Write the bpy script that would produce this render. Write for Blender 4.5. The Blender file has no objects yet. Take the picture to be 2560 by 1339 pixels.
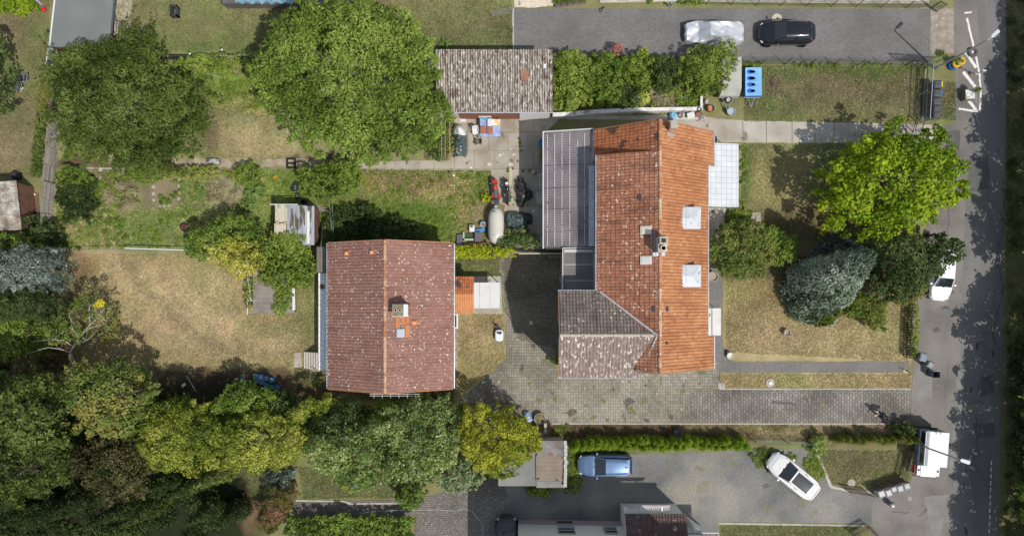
import bpy, math, random
import numpy as np
from mathutils import Vector, Matrix
# ---------------------------------------------------------------- camera, sky, sun, exposure
H, S, NX, NY = 58.0, 31.0, 1285.0, 748.0      # camera height, image px per metre on the ground, nadir pixel
sc = bpy.context.scene
COL = sc.collection
cam = bpy.data.cameras.new('camera'); camo = bpy.data.objects.new('camera', cam); COL.objects.link(camo)
camo.location = (0, 0, H); camo.rotation_euler = (0, 0, 0)
cam.sensor_width = 36; cam.lens = H*S/2560*36; cam.clip_end = 500
cam.shift_x = (1280-NX)/2560; cam.shift_y = (NY-669.5)/2560
sc.camera = camo
SUN = Vector((0.50, -0.47, 1.0)).normalized()
elev = math.asin(SUN.z); azi = math.atan2(SUN.x, SUN.y)
w = bpy.data.worlds.new('World'); sc.world = w; w.use_nodes = True
nt = w.node_tree; bg = nt.nodes['Background']
sky = nt.nodes.new('ShaderNodeTexSky'); sky.sky_type = 'NISHITA'; sky.sun_disc = False
sky.sun_elevation = elev; sky.sun_rotation = azi
hs = nt.nodes.new('ShaderNodeHueSaturation'); hs.inputs['Saturation'].default_value = .62
nt.links.new(sky.outputs[0], hs.inputs['Color']); nt.links.new(hs.outputs[0], bg.inputs[0]); bg.inputs[1].default_value = 0.15
sl = bpy.data.lights.new('sun', 'SUN'); sl.energy = 3.9; sl.angle = math.radians(0.5); sl.color = (1, 0.955, 0.89)
so = bpy.data.objects.new('sun', sl); COL.objects.link(so)
so.rotation_euler = SUN.to_track_quat('Z', 'Y').to_euler(); so.location = (30, -30, 60)
sc.view_settings.view_transform = 'Standard'; sc.view_settings.look = 'None'
sc.view_settings.exposure = 0.0; sc.view_settings.gamma = 1
sc.cycles.max_bounces = 5; sc.cycles.diffuse_bounces = 3; sc.cycles.transparent_max_bounces = 4

rng = np.random.default_rng(7); random.seed(7)
def W(px, py, h=0.0):
    k = (H-h)/(H*S)
    return ((px-NX)*k, (NY-py)*k, h)
def L3(c): return (c[0], c[1], c[2], 1.0)
# ---------------------------------------------------------------- materials
MATS = {}
def mat(name, cols, sc_=1.2, det=6, rough=.85, bump=0, bsc=None, fine=.15, fsc=22, spots=None, spots2=None, stretch=(1,1,1),
        brick=None, tint=False, metal=0, trans=0, spec=.3, coat=0, attr=None, alpha=None, ndist=0):
    if name in MATS: return MATS[name]
    m = bpy.data.materials.new(name); m.use_nodes = True; MATS[name] = m
    N = m.node_tree.nodes; K = m.node_tree.links.new
    b = N['Principled BSDF']; b.inputs['Roughness'].default_value = rough; b.inputs['Metallic'].default_value = metal
    b.inputs['Specular IOR Level'].default_value = spec; b.inputs['Coat Weight'].default_value = coat
    b.inputs['Coat Roughness'].default_value = .06
    tc = N.new('ShaderNodeTexCoord'); mp = N.new('ShaderNodeMapping'); mp.inputs['Scale'].default_value = stretch
    K(tc.outputs['Object'], mp.inputs[0])
    def noise(s, d=6, distort=0):
        n = N.new('ShaderNodeTexNoise'); n.inputs['Scale'].default_value = s; n.inputs['Detail'].default_value = d
        n.inputs['Distortion'].default_value = distort
        K(mp.outputs[0], n.inputs[0]); return n
    def mix(f, a, c, mode='MIX'):
        x = N.new('ShaderNodeMix'); x.data_type = 'RGBA'; x.blend_type = mode
        for s_, v in ((0, f), (6, a), (7, c)):
            if hasattr(v, 'links'): K(v, x.inputs[s_])
            elif isinstance(v, (int, float)): x.inputs[s_].default_value = v
            else: x.inputs[s_].default_value = L3(v)
        return x.outputs[2]
    def ramp(src, stops):
        r = N.new('ShaderNodeValToRGB'); e = r.color_ramp.elements
        while len(e) < len(stops): e.new(.5)
        for i, (p, c) in enumerate(stops): e[i].position = p; e[i].color = L3(c) if not isinstance(c, float) else (c, c, c, 1)
        K(src, r.inputs[0]); return r.outputs[0]
    n1 = noise(sc_, det, ndist)
    if tint:
        at = N.new('ShaderNodeAttribute'); at.attribute_name = 'tint'
        src = at.outputs['Fac']
        k = len(cols); col = ramp(src, [(i/max(1, k-1), c) for i, c in enumerate(cols)])
    elif attr:
        at = N.new('ShaderNodeAttribute'); at.attribute_name = attr; col = at.outputs['Color']
    else:
        k = len(cols)
        col = ramp(n1.outputs[0], [(.32+.36*i/max(1, k-1), c) for i, c in enumerate(cols)]) if k > 1 else mix(0, cols[0], cols[0])
    if tint == 'noise':
        col = mix(.35, col, ramp(n1.outputs[0], [(.35, cols[0]), (.65, cols[-1])]))
    if brick:
        br = N.new('ShaderNodeTexBrick'); m2 = N.new('ShaderNodeMapping'); m2.inputs['Rotation'].default_value = (0, 0, brick.get('rot', 0))
        K(tc.outputs['Object'], m2.inputs[0]); K(m2.outputs[0], br.inputs[0])
        br.inputs['Scale'].default_value = 1; br.inputs['Brick Width'].default_value = brick['w']; br.inputs['Row Height'].default_value = brick['h']
        br.inputs['Mortar Size'].default_value = brick['m']; br.inputs['Mortar Smooth'].default_value = .3; br.offset = brick.get('off', .5)
        v = brick.get('var', .15); br.inputs['Bias'].default_value = 0
        br.inputs['Color1'].default_value = (1-v, 1-v, 1-v, 1); br.inputs['Color2'].default_value = (1+v, 1+v, 1+v, 1); br.inputs['Mortar'].default_value = (1, 1, 1, 1)
        col = mix(1.0, col, br.outputs['Color'], 'MULTIPLY')
        fm = N.new('ShaderNodeMath'); fm.operation = 'MULTIPLY'; fm.inputs[1].default_value = brick.get('f', .85); K(br.outputs['Fac'], fm.inputs[0])
        col = mix(fm.outputs[0], col, brick['c'])
    if spots:
        for sp in ([spots] if isinstance(spots, tuple) else spots):
            c, s_, t = sp[:3]; ex = sp[-1] if isinstance(sp[-1], dict) else {}; wd = sp[3] if len(sp) > 3 and not isinstance(sp[3], dict) else .04
            n = noise(s_, 3)
            if 'st' in ex:
                m3 = N.new('ShaderNodeMapping'); m3.inputs['Scale'].default_value = ex['st']; K(tc.outputs['Object'], m3.inputs[0]); K(m3.outputs[0], n.inputs[0])
            f = ramp(n.outputs[0], [(t, 0.0), (min(1, t+wd), ex.get('a', 1.0))])
            if 'm' in ex:
                q = ramp(noise(ex['m'], 2).outputs[0], [(ex.get('lo', .42), 0.0), (ex.get('lo', .42)+.16, 1.0)]); mu = N.new('ShaderNodeMath'); mu.operation = 'MULTIPLY'; K(f, mu.inputs[0]); K(q, mu.inputs[1]); f = mu.outputs[0]
            col = mix(f, col, c)
    if fine:
        nf = noise(fsc, 3); f = ramp(nf.outputs[0], [(.25, 1-fine*1.6), (.75, 1+fine*1.6)])
        col = mix(1.0, col, f, 'MULTIPLY')
    K(col, b.inputs['Base Color'])
    if bump:
        nb = noise(bsc or fsc, 4); bp = N.new('ShaderNodeBump'); bp.inputs['Strength'].default_value = bump; bp.inputs['Distance'].default_value = .03
        K(nb.outputs[0], bp.inputs['Height']); K(bp.outputs[0], b.inputs['Normal'])
    if trans:
        t = N.new('ShaderNodeBsdfTranslucent'); mx = N.new('ShaderNodeMixShader'); mx.inputs[0].default_value = trans
        K(mix(1.0, col, (1.15, 1.25, .7), 'MULTIPLY'), t.inputs[0]); K(b.outputs[0], mx.inputs[1]); K(t.outputs[0], mx.inputs[2])
        K(mx.outputs[0], N['Material Output'].inputs[0])
    if alpha is not None: b.inputs['Alpha'].default_value = alpha
    return m
def flat(name, c, rough=.5, metal=0, coat=0, fine=.05, **k):
    return mat(name, [c], rough=rough, metal=metal, coat=coat, fine=fine, fsc=8, **k)
# ---------------------------------------------------------------- mesh builder
def tagit(o, label=None, cat=None, group=None, kind=None):
    if label: o['label'] = label
    if cat: o['category'] = cat
    if group: o['group'] = group
    if kind: o['kind'] = kind
    return o
def thing(name, label, cat, loc=(0,0,0), rz=0, group=None):
    o = bpy.data.objects.new(name, None); COL.objects.link(o); o.empty_display_size = .3
    o.location = loc; o.rotation_euler = (0, 0, rz); return tagit(o, label, cat, group)
class MB:
    """collects geometry; build() links it as one mesh object. Coordinates are world (or local to a parent at origin)."""
    def __init__(s): s.v = []; s.f = []; s.t = []; s.p = []
    def add(s, vs, fs, tint=None):
        n = len(s.v); s.p.append((n, len(s.f))); s.v += [tuple(p) for p in vs]; s.f += [tuple(i+n for i in f) for f in fs]
        s.t += [.5 if tint is None else tint]*len(fs); return s
    def box(s, x0, y0, z0, x1, y1, z1, tint=None):
        if x0 > x1: x0, x1 = x1, x0
        if y0 > y1: y0, y1 = y1, y0
        return s.add([(x0,y0,z0),(x1,y0,z0),(x1,y1,z0),(x0,y1,z0),(x0,y0,z1),(x1,y0,z1),(x1,y1,z1),(x0,y1,z1)],
            [(3,2,1,0),(4,5,6,7),(0,1,5,4),(1,2,6,5),(2,3,7,6),(3,0,4,7)], tint)
    def obox(s, c, size, rz=0, tint=None, ry=0, rx=0):
        M = Matrix.Translation(c) @ Matrix.Rotation(rz, 4, 'Z') @ Matrix.Rotation(ry, 4, 'Y') @ Matrix.Rotation(rx, 4, 'X')
        a, b, d = size[0]/2, size[1]/2, size[2]/2
        vs = [M @ Vector(p) for p in ((-a,-b,-d),(a,-b,-d),(a,b,-d),(-a,b,-d),(-a,-b,d),(a,-b,d),(a,b,d),(-a,b,d))]
        return s.add(vs, [(3,2,1,0),(4,5,6,7),(0,1,5,4),(1,2,6,5),(2,3,7,6),(3,0,4,7)], tint)
    def prism(s, pts, z0, z1, tint=None):
        a = sum(pts[i][0]*pts[(i+1) % len(pts)][1]-pts[(i+1) % len(pts)][0]*pts[i][1] for i in range(len(pts)))
        if a < 0: pts = pts[::-1]
        n = len(pts); vs = [(p[0], p[1], z0) for p in pts]+[(p[0], p[1], (p[2] if len(p) > 2 else z1)) for p in pts]
        return s.add(vs, [tuple(range(n-1, -1, -1)), tuple(range(n, 2*n))]+[(i, (i+1) % n, n+(i+1) % n, n+i) for i in range(n)], tint)
    def poly(s, pts, th=.03, tint=None):
        """a slab with the given 3-D outline, extruded down by th"""
        n = len(pts); P = [Vector(p) for p in pts]
        nn = Vector((0,0,0))
        for i in range(n): nn += P[i].cross(P[(i+1) % n])
        if nn.z < 0: P = P[::-1]
        vs = [p-Vector((0,0,th)) for p in P]+P
        return s.add(vs, [tuple(range(n-1, -1, -1)), tuple(range(n, 2*n))]+[(i, (i+1) % n, n+(i+1) % n, n+i) for i in range(n)], tint)
    def tube(s, pts, r, seg=6, r2=None, tint=None, cap=True):
        P = [Vector(p) for p in pts]; n = len(P); rs = [r+(r2-r)*i/(n-1) if r2 is not None else r for i in range(n)]
        vs = []; fs = []
        for i, p in enumerate(P):
            d = (P[min(i+1, n-1)]-P[max(i-1, 0)]).normalized()
            a = d.orthogonal().normalized() if i == 0 else (a-d*a.dot(d)).normalized()
            b = d.cross(a)
            for k in range(seg): t = 2*math.pi*k/seg; vs.append(p+(a*math.cos(t)+b*math.sin(t))*rs[i])
        for i in range(n-1):
            for k in range(seg): fs.append((i*seg+k, i*seg+(k+1) % seg, (i+1)*seg+(k+1) % seg, (i+1)*seg+k))
        if cap: fs += [tuple(range(seg-1, -1, -1)), tuple(range((n-1)*seg, n*seg))]
        return s.add(vs, fs, tint)
    def lathe(s, prof, c=(0,0,0), seg=20, tint=None, sx=1, sy=1):
        vs = []; fs = []; n = len(prof)
        for (r, z) in prof:
            for k in range(seg): t = 2*math.pi*k/seg; vs.append((c[0]+r*sx*math.cos(t), c[1]+r*sy*math.sin(t), c[2]+z))
        for i in range(n-1):
            for k in range(seg): fs.append((i*seg+k, i*seg+(k+1) % seg, (i+1)*seg+(k+1) % seg, (i+1)*seg+k))
        if prof[0][0] > 0: fs.append(tuple(range(seg-1, -1, -1)))
        if prof[-1][0] > 0: fs.append(tuple(range((n-1)*seg, n*seg)))
        return s.add(vs, fs, tint)
    def loft(s, rings, close=True, caps=True, tint=None):
        vs = []; fs = []; m = len(rings[0])
        for r in rings: vs += list(r)
        for i in range(len(rings)-1):
            for k in range(m if close else m-1): fs.append((i*m+k, i*m+(k+1) % m, (i+1)*m+(k+1) % m, (i+1)*m+k))
        if caps: fs += [tuple(range(m-1, -1, -1)), tuple(range((len(rings)-1)*m, len(rings)*m))]
        return s.add(vs, fs, tint)
    def pbox(s, x0, y0, x1, y1, z0, z1, tint=None):
        a = W(x0, y0, z1); b = W(x1, y1, z1); return s.box(a[0], a[1], z0, b[0], b[1], z1, tint)
    def build(s, name, m, parent=None, label=None, cat=None, group=None, kind=None, smooth=False, base=None, bevel=0, local=False, split=False):
        if split and len(s.p) > 1:
            e = s.p+[(len(s.v), len(s.f))]; r = None
            for (v0, f0), (v1, f1) in zip(e, e[1:]):
                q = MB(); q.add(s.v[v0:v1], [tuple(i-v0 for i in f) for f in s.f[f0:f1]]); q.t = s.t[f0:f1]; r = q.build(name, m, parent, label, cat, group, kind, smooth, base, bevel, local)
            return r
        V = np.array(s.v, dtype=float)
        if parent is not None: off = np.array((0,0,0)) if local else np.array(WL(parent))
        elif base is not None: off = np.array(base)
        else: off = np.array((V[:,0].mean(), V[:,1].mean(), V[:,2].min()))
        me = bpy.data.meshes.new(name); me.from_pydata((V-off).tolist(), [], s.f); me.materials.append(m)
        if len(set(s.t)) > 1:
            at = me.attributes.new('tint', 'FLOAT', 'FACE'); at.data.foreach_set('value', np.array(s.t, dtype=np.float32))
        if smooth: me.shade_smooth()
        me.update()
        o = bpy.data.objects.new(name, me); COL.objects.link(o)
        if parent is not None: o.parent = parent
        else: o.location = off
        if bevel:
            md = o.modifiers.new('bevel', 'BEVEL'); md.width = bevel; md.segments = 2; md.limit_method = 'ANGLE'
        return tagit(o, label, cat, group, kind)
def WL(o):
    p = Vector(o.location)
    while o.parent: o = o.parent; p = p+Vector(o.location)
    return p
def quadmesh(name, V, tint, m, parent=None, off=(0,0,0), F=4):
    """fast mesh of independent polygons with F corners each. V: (n*F,3)"""
    n = len(V)//F; me = bpy.data.meshes.new(name)
    me.vertices.add(n*F); me.vertices.foreach_set('co', (V-np.array(off)).astype(np.float32).ravel())
    me.loops.add(n*F); me.loops.foreach_set('vertex_index', np.arange(n*F, dtype=np.int32))
    me.polygons.add(n); me.polygons.foreach_set('loop_start', np.arange(0, n*F, F, dtype=np.int32))
    me.update(calc_edges=True); me.materials.append(m)
    at = me.attributes.new('tint', 'FLOAT', 'FACE'); at.data.foreach_set('value', tint.astype(np.float32))
    o = bpy.data.objects.new(name, me); COL.objects.link(o)
    if parent is not None: o.parent = parent
    else: o.location = off
    return o
def copy_tree(o, parent=None):
    c = o.copy(); COL.objects.link(c); c.parent = parent
    for ch in list(o.children): copy_tree(ch, c)
    return c
# ---------------------------------------------------------------- polygons and noise in numpy
def inpoly(P, poly):
    x, y = P[:,0], P[:,1]; r = np.zeros(len(P), bool); n = len(poly)
    for i in range(n):
        x0, y0 = poly[i]; x1, y1 = poly[(i+1) % n]
        c = ((y0 > y) != (y1 > y)); 
        with np.errstate(all='ignore'): xi = (x1-x0)*(y-y0)/(y1-y0+1e-12)+x0
        r ^= c & (x < xi)
    return r
def dpoly(P, poly):
    d = np.full(len(P), 1e9); n = len(poly)
    for i in range(n):
        a = np.array(poly[i], float); b = np.array(poly[(i+1) % n], float); ab = b-a
        t = np.clip(((P-a) @ ab)/(ab @ ab+1e-12), 0, 1); q = a+t[:,None]*ab
        d = np.minimum(d, np.hypot(*(P-q).T))
    return d
_h = rng.random((64, 64))
def vnoise(x, y, s):
    x = np.asarray(x)/s; y = np.asarray(y)/s; xi = np.floor(x).astype(int); yi = np.floor(y).astype(int); fx = x-xi; fy = y-yi
    fx = fx*fx*(3-2*fx); fy = fy*fy*(3-2*fy); g = lambda a, b: _h[a % 64, b % 64]
    return (g(xi, yi)*(1-fx)+g(xi+1, yi)*fx)*(1-fy)+(g(xi, yi+1)*(1-fx)+g(xi+1, yi+1)*fx)*fy
def fbm(x, y, s): return (vnoise(x, y, s)+.5*vnoise(x, y, s/2.1)+.25*vnoise(x, y, s/4.3))/1.75
def rough_outline(pts, amp, step=8):
    out = []
    for i in range(len(pts)):
        a = pts[i]; b = pts[(i+1) % len(pts)]; L = math.dist(a[:2], b[:2]); n = max(1, int(L/step))
        for k in range(n):
            t = k/n; out.append((a[0]+(b[0]-a[0])*t+(random.uniform(-amp, amp) if k else 0), a[1]+(b[1]-a[1])*t+(random.uniform(-amp, amp) if k else 0)))
    return out
def sheet(name, pts, z, m, amp=0, step=10, label=None, cat=None, kind='structure', group=None):
    """a ground sheet from an outline in image pixels at ground level"""
    P = rough_outline(pts, amp, step) if amp else pts
    b = MB(); P3 = [W(x, y)[:2]+(z,) for x, y in P]
    a = sum(P3[i][0]*P3[(i+1) % len(P3)][1]-P3[(i+1) % len(P3)][0]*P3[i][1] for i in range(len(P3)))
    if a < 0: P3 = P3[::-1]
    b.add(P3, [tuple(range(len(P3)))])
    o = b.build(name, m, kind=kind, label=label, cat=cat, group=group, base=(0, 0, 0)); return o
# ---------------------------------------------------------------- foliage
def leafcloud(name, lobes, n, size, m, parent=None, aspect=.55, rnd=.5, up=.3, shell=.55, ltint=.3, lower=.25, droop=0, off=None):
    lobes = np.array(lobes, float); w_ = lobes[:,3]**2; idx = rng.choice(len(lobes), n, p=w_/w_.sum())
    d = rng.normal(size=(n, 3)); d /= np.linalg.norm(d, axis=1)[:,None]
    fl = rng.random(n) > lower; d[fl, 2] = np.abs(d[fl, 2])
    f = shell+(1.06-shell)*rng.random(n)**.7
    Lb = lobes[idx]; P = Lb[:,:3]+d*np.stack([Lb[:,3], Lb[:,3], Lb[:,4]], 1)*f[:,None]
    P[:,2] = np.maximum(P[:,2], .03)
    N = d+rng.normal(size=(n, 3))*rnd+np.array((0, 0, up)); N /= np.linalg.norm(N, axis=1)[:,None]
    T = np.cross(N, rng.normal(size=(n, 3)))
    if droop: T = d*np.array((1, 1, .2))+rng.normal(size=(n, 3))*.45+np.array((0, 0, -droop)); 
    T /= np.linalg.norm(T, axis=1)[:,None]; B = np.cross(N, T); B /= np.linalg.norm(B, axis=1)[:,None]
    s = size*(.6+.8*rng.random(n))[:,None]/2
    V = np.empty((n, 4, 3)); V[:,0] = P+T*s; V[:,1] = P+B*s*aspect-T*s*.1; V[:,2] = P-T*s; V[:,3] = P-B*s*aspect-T*s*.1
    lt = rng.random(len(lobes)); tint = np.clip(.5+.19*rng.normal(size=n)+(lt[idx]-.5)*1.5*ltint+(fbm(P[:,0]+60, P[:,1]+60, 2.3)-.5)*1.1*ltint/.3, 0, 1)
    o = off if off is not None else (tuple(WL(parent)) if parent is not None else tuple(P.mean(0)*[1, 1, 0]))
    return quadmesh(name, V.reshape(-1, 3), tint, m, parent, o)
def dome_lobes(poly, h0, h1, lr, zr=.5, drop=.1, flatten=.8, skirt=True):
    poly = np.array(poly); mn = poly.min(0); mx = poly.max(0); st = lr*.95
    gx, gy = np.meshgrid(np.arange(mn[0], mx[0], st), np.arange(mn[1], mx[1], st)); P = np.stack([gx.ravel(), gy.ravel()], 1)
    P += rng.uniform(-.5, .5, P.shape)*st; P = P[inpoly(P, poly)]; P = P[rng.random(len(P)) > drop]
    if len(P) < 3: P = poly.mean(0)+rng.normal(size=(4, 2))*.1
    d = dpoly(P, poly); R = max(d.max(), 1e-3); q = np.clip(d/R, 0, 1)
    z = h0+(h1-h0)*np.sqrt(np.clip(1-(1-q)**2, 0, 1))*.95+rng.uniform(-1, 1, len(P))*zr*.8+(fbm(P[:,0]+90, P[:,1]+90, lr*3.2)-.62)*zr*4.2
    r = lr*rng.uniform(.55, 1.2, len(P)); r = np.minimum(r, np.maximum(lr*.4, d+lr*.3))
    z = np.minimum(z, h1)-r*.5
    L = np.stack([P[:,0], P[:,1], np.maximum(z, r*.5), r, r*flatten], 1)
    if skirt:
        E = L[d < R*.55].copy(); E[:,2] = np.maximum(.3, h0-rng.random(len(E))*(h0*.45)); c = poly.mean(0); E[:,:2] = c+(E[:,:2]-c)*.86; L = np.vstack([L, E])
    return L
BARK = mat('bark', [(.10,.08,.06), (.2,.17,.13)], 6, bump=.5, stretch=(1,1,.3))
def plant(name, label, outline, h, m, lr=.8, leaf=.24, cov=3.4, group=None, cat=None, at=None, h0=None, trunk=True, tr=None, ground=False, **k):
    """tree or shrub; outline in image pixels as seen, mapped at the height of its widest part"""
    q_ = np.array(outline); am = min(9, np.ptp(q_, 0).min()*(.07 if np.ptp(q_, 0).min() > 130 else .11)); outline = rough_outline(outline, am, max(7, am*1.9)); leaf = leaf*.86 if leaf > .15 else leaf
    hm = (h*.5 if h0 is None else h0); P = [W(x, y, 0 if ground else hm)[:2] for x, y in outline]; P_ = np.array(P); c = P_.mean(0)
    if at: c = np.array(W(*at)[:2])
    x, y = P_.T; A = abs(np.dot(x, np.roll(y, 1))-np.dot(y, np.roll(x, 1)))/2
    asp = k.get('aspect', .55); n = int(A*cov*1.55/(leaf*leaf*asp*.5)); n = max(150, min(n, 85000))
    dk = {q: k.pop(q) for q in ('zr', 'drop', 'flatten', 'skirt') if q in k}
    sp = k.pop('spike', None); L = dome_lobes(P, hm, h, lr, **dk)
    tr_ = 'tree' in name; sp = (.55*lr if tr_ else .4*lr) if sp is None else sp
    if sp:
        ex = []; per = sum(math.dist(P[i], P[i-1]) for i in range(len(P)))
        for i in range(int(per/(lr*.75))):
            j = random.randrange(len(P)); u = random.random(); q = np.array(P[j])*u+np.array(P[j-1])*(1-u); d = q-c; d /= np.linalg.norm(d)+1e-6; ang = random.uniform(-.5, .5); d = np.array((d[0]*math.cos(ang)-d[1]*math.sin(ang), d[0]*math.sin(ang)+d[1]*math.cos(ang))); ln = sp*random.uniform(.3, 1.5); z = hm+random.uniform(-.3, .5)*(h-hm)
            for s_ in range(4): f = s_/3; e = q+d*(ln*(f*1.3-.3)); ex.append([e[0], e[1], max(.2, z-.15*f), lr*(.5-.36*f), lr*(.36-.24*f)])
        L = np.vstack([L, np.array(ex)]) if ex else L
    tree = 'tree' in name or name in ('conifer', 'fir', 'spruce')
    t = thing(name, label, cat or ('tree' if tree else 'shrub'), (c[0], c[1], 0), 0, group)
    leafcloud('crown' if tree else 'foliage', L, n, leaf, m, t, **k)
    if trunk:
        b = MB(); r = tr or max(.03, h*.022); top = Vector((c[0], c[1], hm*(.75 if tree else .5)))
        b.tube([(c[0], c[1], 0), (c[0]+.05*r, c[1], top.z*.5), top], r*1.3, 8, r*.8)
        for i in rng.choice(len(L), min(len(L), 9 if tree else 5), replace=False):
            q = Vector(L[i][:3]); mid = top.lerp(q, .5)+Vector((0, 0, -.1*h*.3)); b.tube([top-Vector((0,0,.1)), mid, q], r*.5, 5, r*.12)
        b.build('trunk' if tree else 'stem', BARK, t)
    return t
def leafm(name, cols, trans=.28, rough=.65, spec=.18):
    cols = [(c[0]*.97, c[1], c[2]*.78) if c[1] > c[2]*1.5 else c for c in cols]
    return mat(name, cols, rough=rough, tint=True, fine=0, trans=trans, spec=spec)
def blob(px, py, r, h=0, n=10, j=.18):
    return [(px+r*math.cos(a)*(1+random.uniform(-j, j)), py+r*math.sin(a)*(1+random.uniform(-j, j))) for a in [2*math.pi*i/n for i in range(n)]]
# ================================================================ GROUND
def ground():
    xs = np.concatenate([[-400, -200, -100, -60], np.arange(-44, 44.01, .16), [60, 100, 200, 400]])
    ys = np.concatenate([[-400, -200, -100, -50], np.arange(-21, 26.01, .16), [50, 100, 200, 400]])
    X, Y = np.meshgrid(xs, ys); nx, ny = len(xs), len(ys)
    px = X.ravel()*S+NX; py = NY-Y.ravel()*S; P = np.stack([px, py], 1)
    col = np.tile(np.array((.20, .185, .085)), (len(P), 1))
    wx = (fbm(px, py, 60)-.5)*60+(vnoise(px, py, 9)-.5)*14; wy = (fbm(px+999, py+77, 60)-.5)*60+(vnoise(px+50, py, 9)-.5)*14
    G = dict(dry=(.43,.345,.20), drygold=(.355,.285,.15), mid=(.225,.215,.10), olive=(.175,.175,.08), green=(.12,.175,.045), lush=(.175,.225,.065),
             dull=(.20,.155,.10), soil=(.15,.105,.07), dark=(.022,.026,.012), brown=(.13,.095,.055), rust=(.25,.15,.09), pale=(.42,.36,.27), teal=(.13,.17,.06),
             weedy=(.235,.235,.12), verge=(.05,.07,.02), sand=(.33,.25,.15))
    def pol(c, pts, soft=10, warp=1, a=1.0):
        nonlocal col
        Q = P+np.stack([wx, wy], 1)*warp; poly = np.array(pts, float)
        mn = poly.min(0)-soft*2-40; mx = poly.max(0)+soft*2+40; s = (P[:,0] > mn[0]) & (P[:,0] < mx[0]) & (P[:,1] > mn[1]) & (P[:,1] < mx[1])
        q = Q[s]; d = dpoly(q, poly); d = np.where(inpoly(q, poly), d, -d); f = np.clip(.5+d/(2*soft), 0, 1)[:,None]*a
        col[s] = col[s]*(1-f)+np.array(G[c])*f
    def rect(c, x0, y0, x1, y1, **k): pol(c, [(x0,y0),(x1,y0),(x1,y1),(x0,y1)], **k)
    rect('mid', -200, -200, 1290, 430, soft=5, warp=0)
    rect('mid', 290, -100, 1280, 130, soft=4, warp=0)
    rect('dull', 320, -20, 470, 60, soft=40, a=.4); rect('olive', 330, 60, 660, 130, soft=30, a=.7); rect('green', 400, 95, 660, 131, soft=20, a=.35)
    rect('dull', 1090, 30, 1280, 80, soft=30, a=.5); rect('olive', 900, 60, 1280, 125, soft=25, a=.6)
    rect('dull', -50, 30, 110, 110, soft=30, a=.6); rect('olive', 60, 60, 140, 170, soft=20); rect('dull', -20, 260, 100, 430, soft=40, a=.8); rect('sand', -20, 330, 60, 420, soft=30, a=.4)
    # garden west of the walnut
    rect('green', 430, 140, 660, 230, soft=14); rect('lush', 520, 150, 660, 260, soft=20, a=.8); rect('mid', 500, 230, 700, 400, soft=18)
    rect('dry', 540, 300, 740, 390, soft=30, a=.65); rect('soil', 500, 300, 550, 370, soft=15, a=.6); rect('dry', 600, 330, 720, 385, soft=15, a=.5)
    rect('brown', 130, 400, 900, 425, soft=6); rect('weedy', 125, 420, 900, 625, soft=8, warp=.5); rect('green', 700, 425, 900, 500, soft=12)
    rect('soil', 235, 428, 340, 465, soft=14, warp=.9); rect('dull', 350, 435, 455, 515, soft=16, warp=.9, a=.9); rect('teal', 450, 430, 520, 515, soft=22, a=.6)
    rect('sand', 520, 450, 600, 515, soft=12, a=.6); rect('teal', 320, 520, 450, 605, soft=25, a=.8, warp=1.6); rect('weedy', 560, 420, 700, 600, soft=20); rect('lush', 590, 440, 700, 560, soft=25, a=.6)
    rect('lush', 640, 425, 740, 500, soft=12, a=.7)
    rect('green', 890, 424, 1230, 440, soft=5, warp=.3); rect('sand', 900, 440, 1225, 560, soft=20, warp=.8); rect('green', 900, 470, 1000, 560, soft=20, a=.8)
    rect('weedy', 1030, 500, 1130, 570, soft=20, a=.9); rect('lush', 1020, 480, 1110, 560, soft=25, a=.7); rect('mid', 1100, 440, 1230, 600, soft=20, a=.5); rect('dull', 1050, 440, 1130, 465, soft=8, warp=.3, a=.7)
    pol('dull', [(960,430),(1060,440),(1080,490),(980,480)], soft=20, a=.7); rect('green', 800, 510, 1140, 605, soft=14); rect('sand', 1170, 545, 1215, 600, soft=15, a=.4)
    rect('green', 1190, 440, 1230, 510, soft=8, a=.7)
    # dry lawn
    pol('drygold', [(170,632),(480,632),(620,660),(800,690),(800,900),(740,925),(380,925),(250,905),(170,850),(180,740)], soft=6, warp=.2)
    pol('dry', [(230,650),(600,690),(620,800),(740,850),(720,900),(420,905),(320,800),(280,720)], soft=45, warp=1)
    pol('rust', [(160,640),(230,640),(230,700),(200,740),(165,750)], soft=20, a=.6); pol('mid', [(740,700),(800,700),(800,900),(760,900)], soft=20, a=.6)
    for i in range(13): x = 440+i*19+random.uniform(-5, 5); y = random.uniform(640, 720); rect('pale', x, y, x+2, y+random.uniform(60, 170), soft=4, a=.5, warp=.2)
    pol('dull', [(300,640),(330,640),(420,760),(560,860),(745,900),(740,912),(540,880),(400,780)], soft=9, a=.35)
    pol('pale', [(1860,880),(2270,840),(2270,860),(1870,896)], soft=8, a=.3)
    rect('olive', 620, 800, 770, 830, soft=20, a=.4)
    rect('brown', -100, 700, 200, 1000, soft=20, a=.8); rect('soil', 380, 922, 720, 1000, soft=8, warp=.4); rect('brown', 700, 925, 1160, 1000, soft=10); rect('green', 760, 925, 830, 960, soft=10, a=.4)
    rect('dark', -100, 960, 660, 1500, soft=30); pol('olive', [(560,1160),(650,1170),(660,1210),(620,1250),(600,1200)], soft=12); pol('olive', [(740,1160),(1020,1180),(1010,1250),(760,1245)], soft=8, warp=.3)  # wood floor near black: its shade is put into the ground colour
    pol('rust', [(600,1240),(650,1260),(640,1339),(600,1339)], soft=15, a=.6)
    # small lawns between the houses
    pol('drygold', [(1137,780),(1262,780),(1265,900),(1215,945),(1150,1000),(1137,1000)], soft=5, warp=.2); pol('dry', [(1170,800),(1240,800),(1240,880),(1180,900)], soft=25, a=.5)
    rect('olive', 1137, 640, 1252, 692, soft=4, warp=.1)
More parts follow.
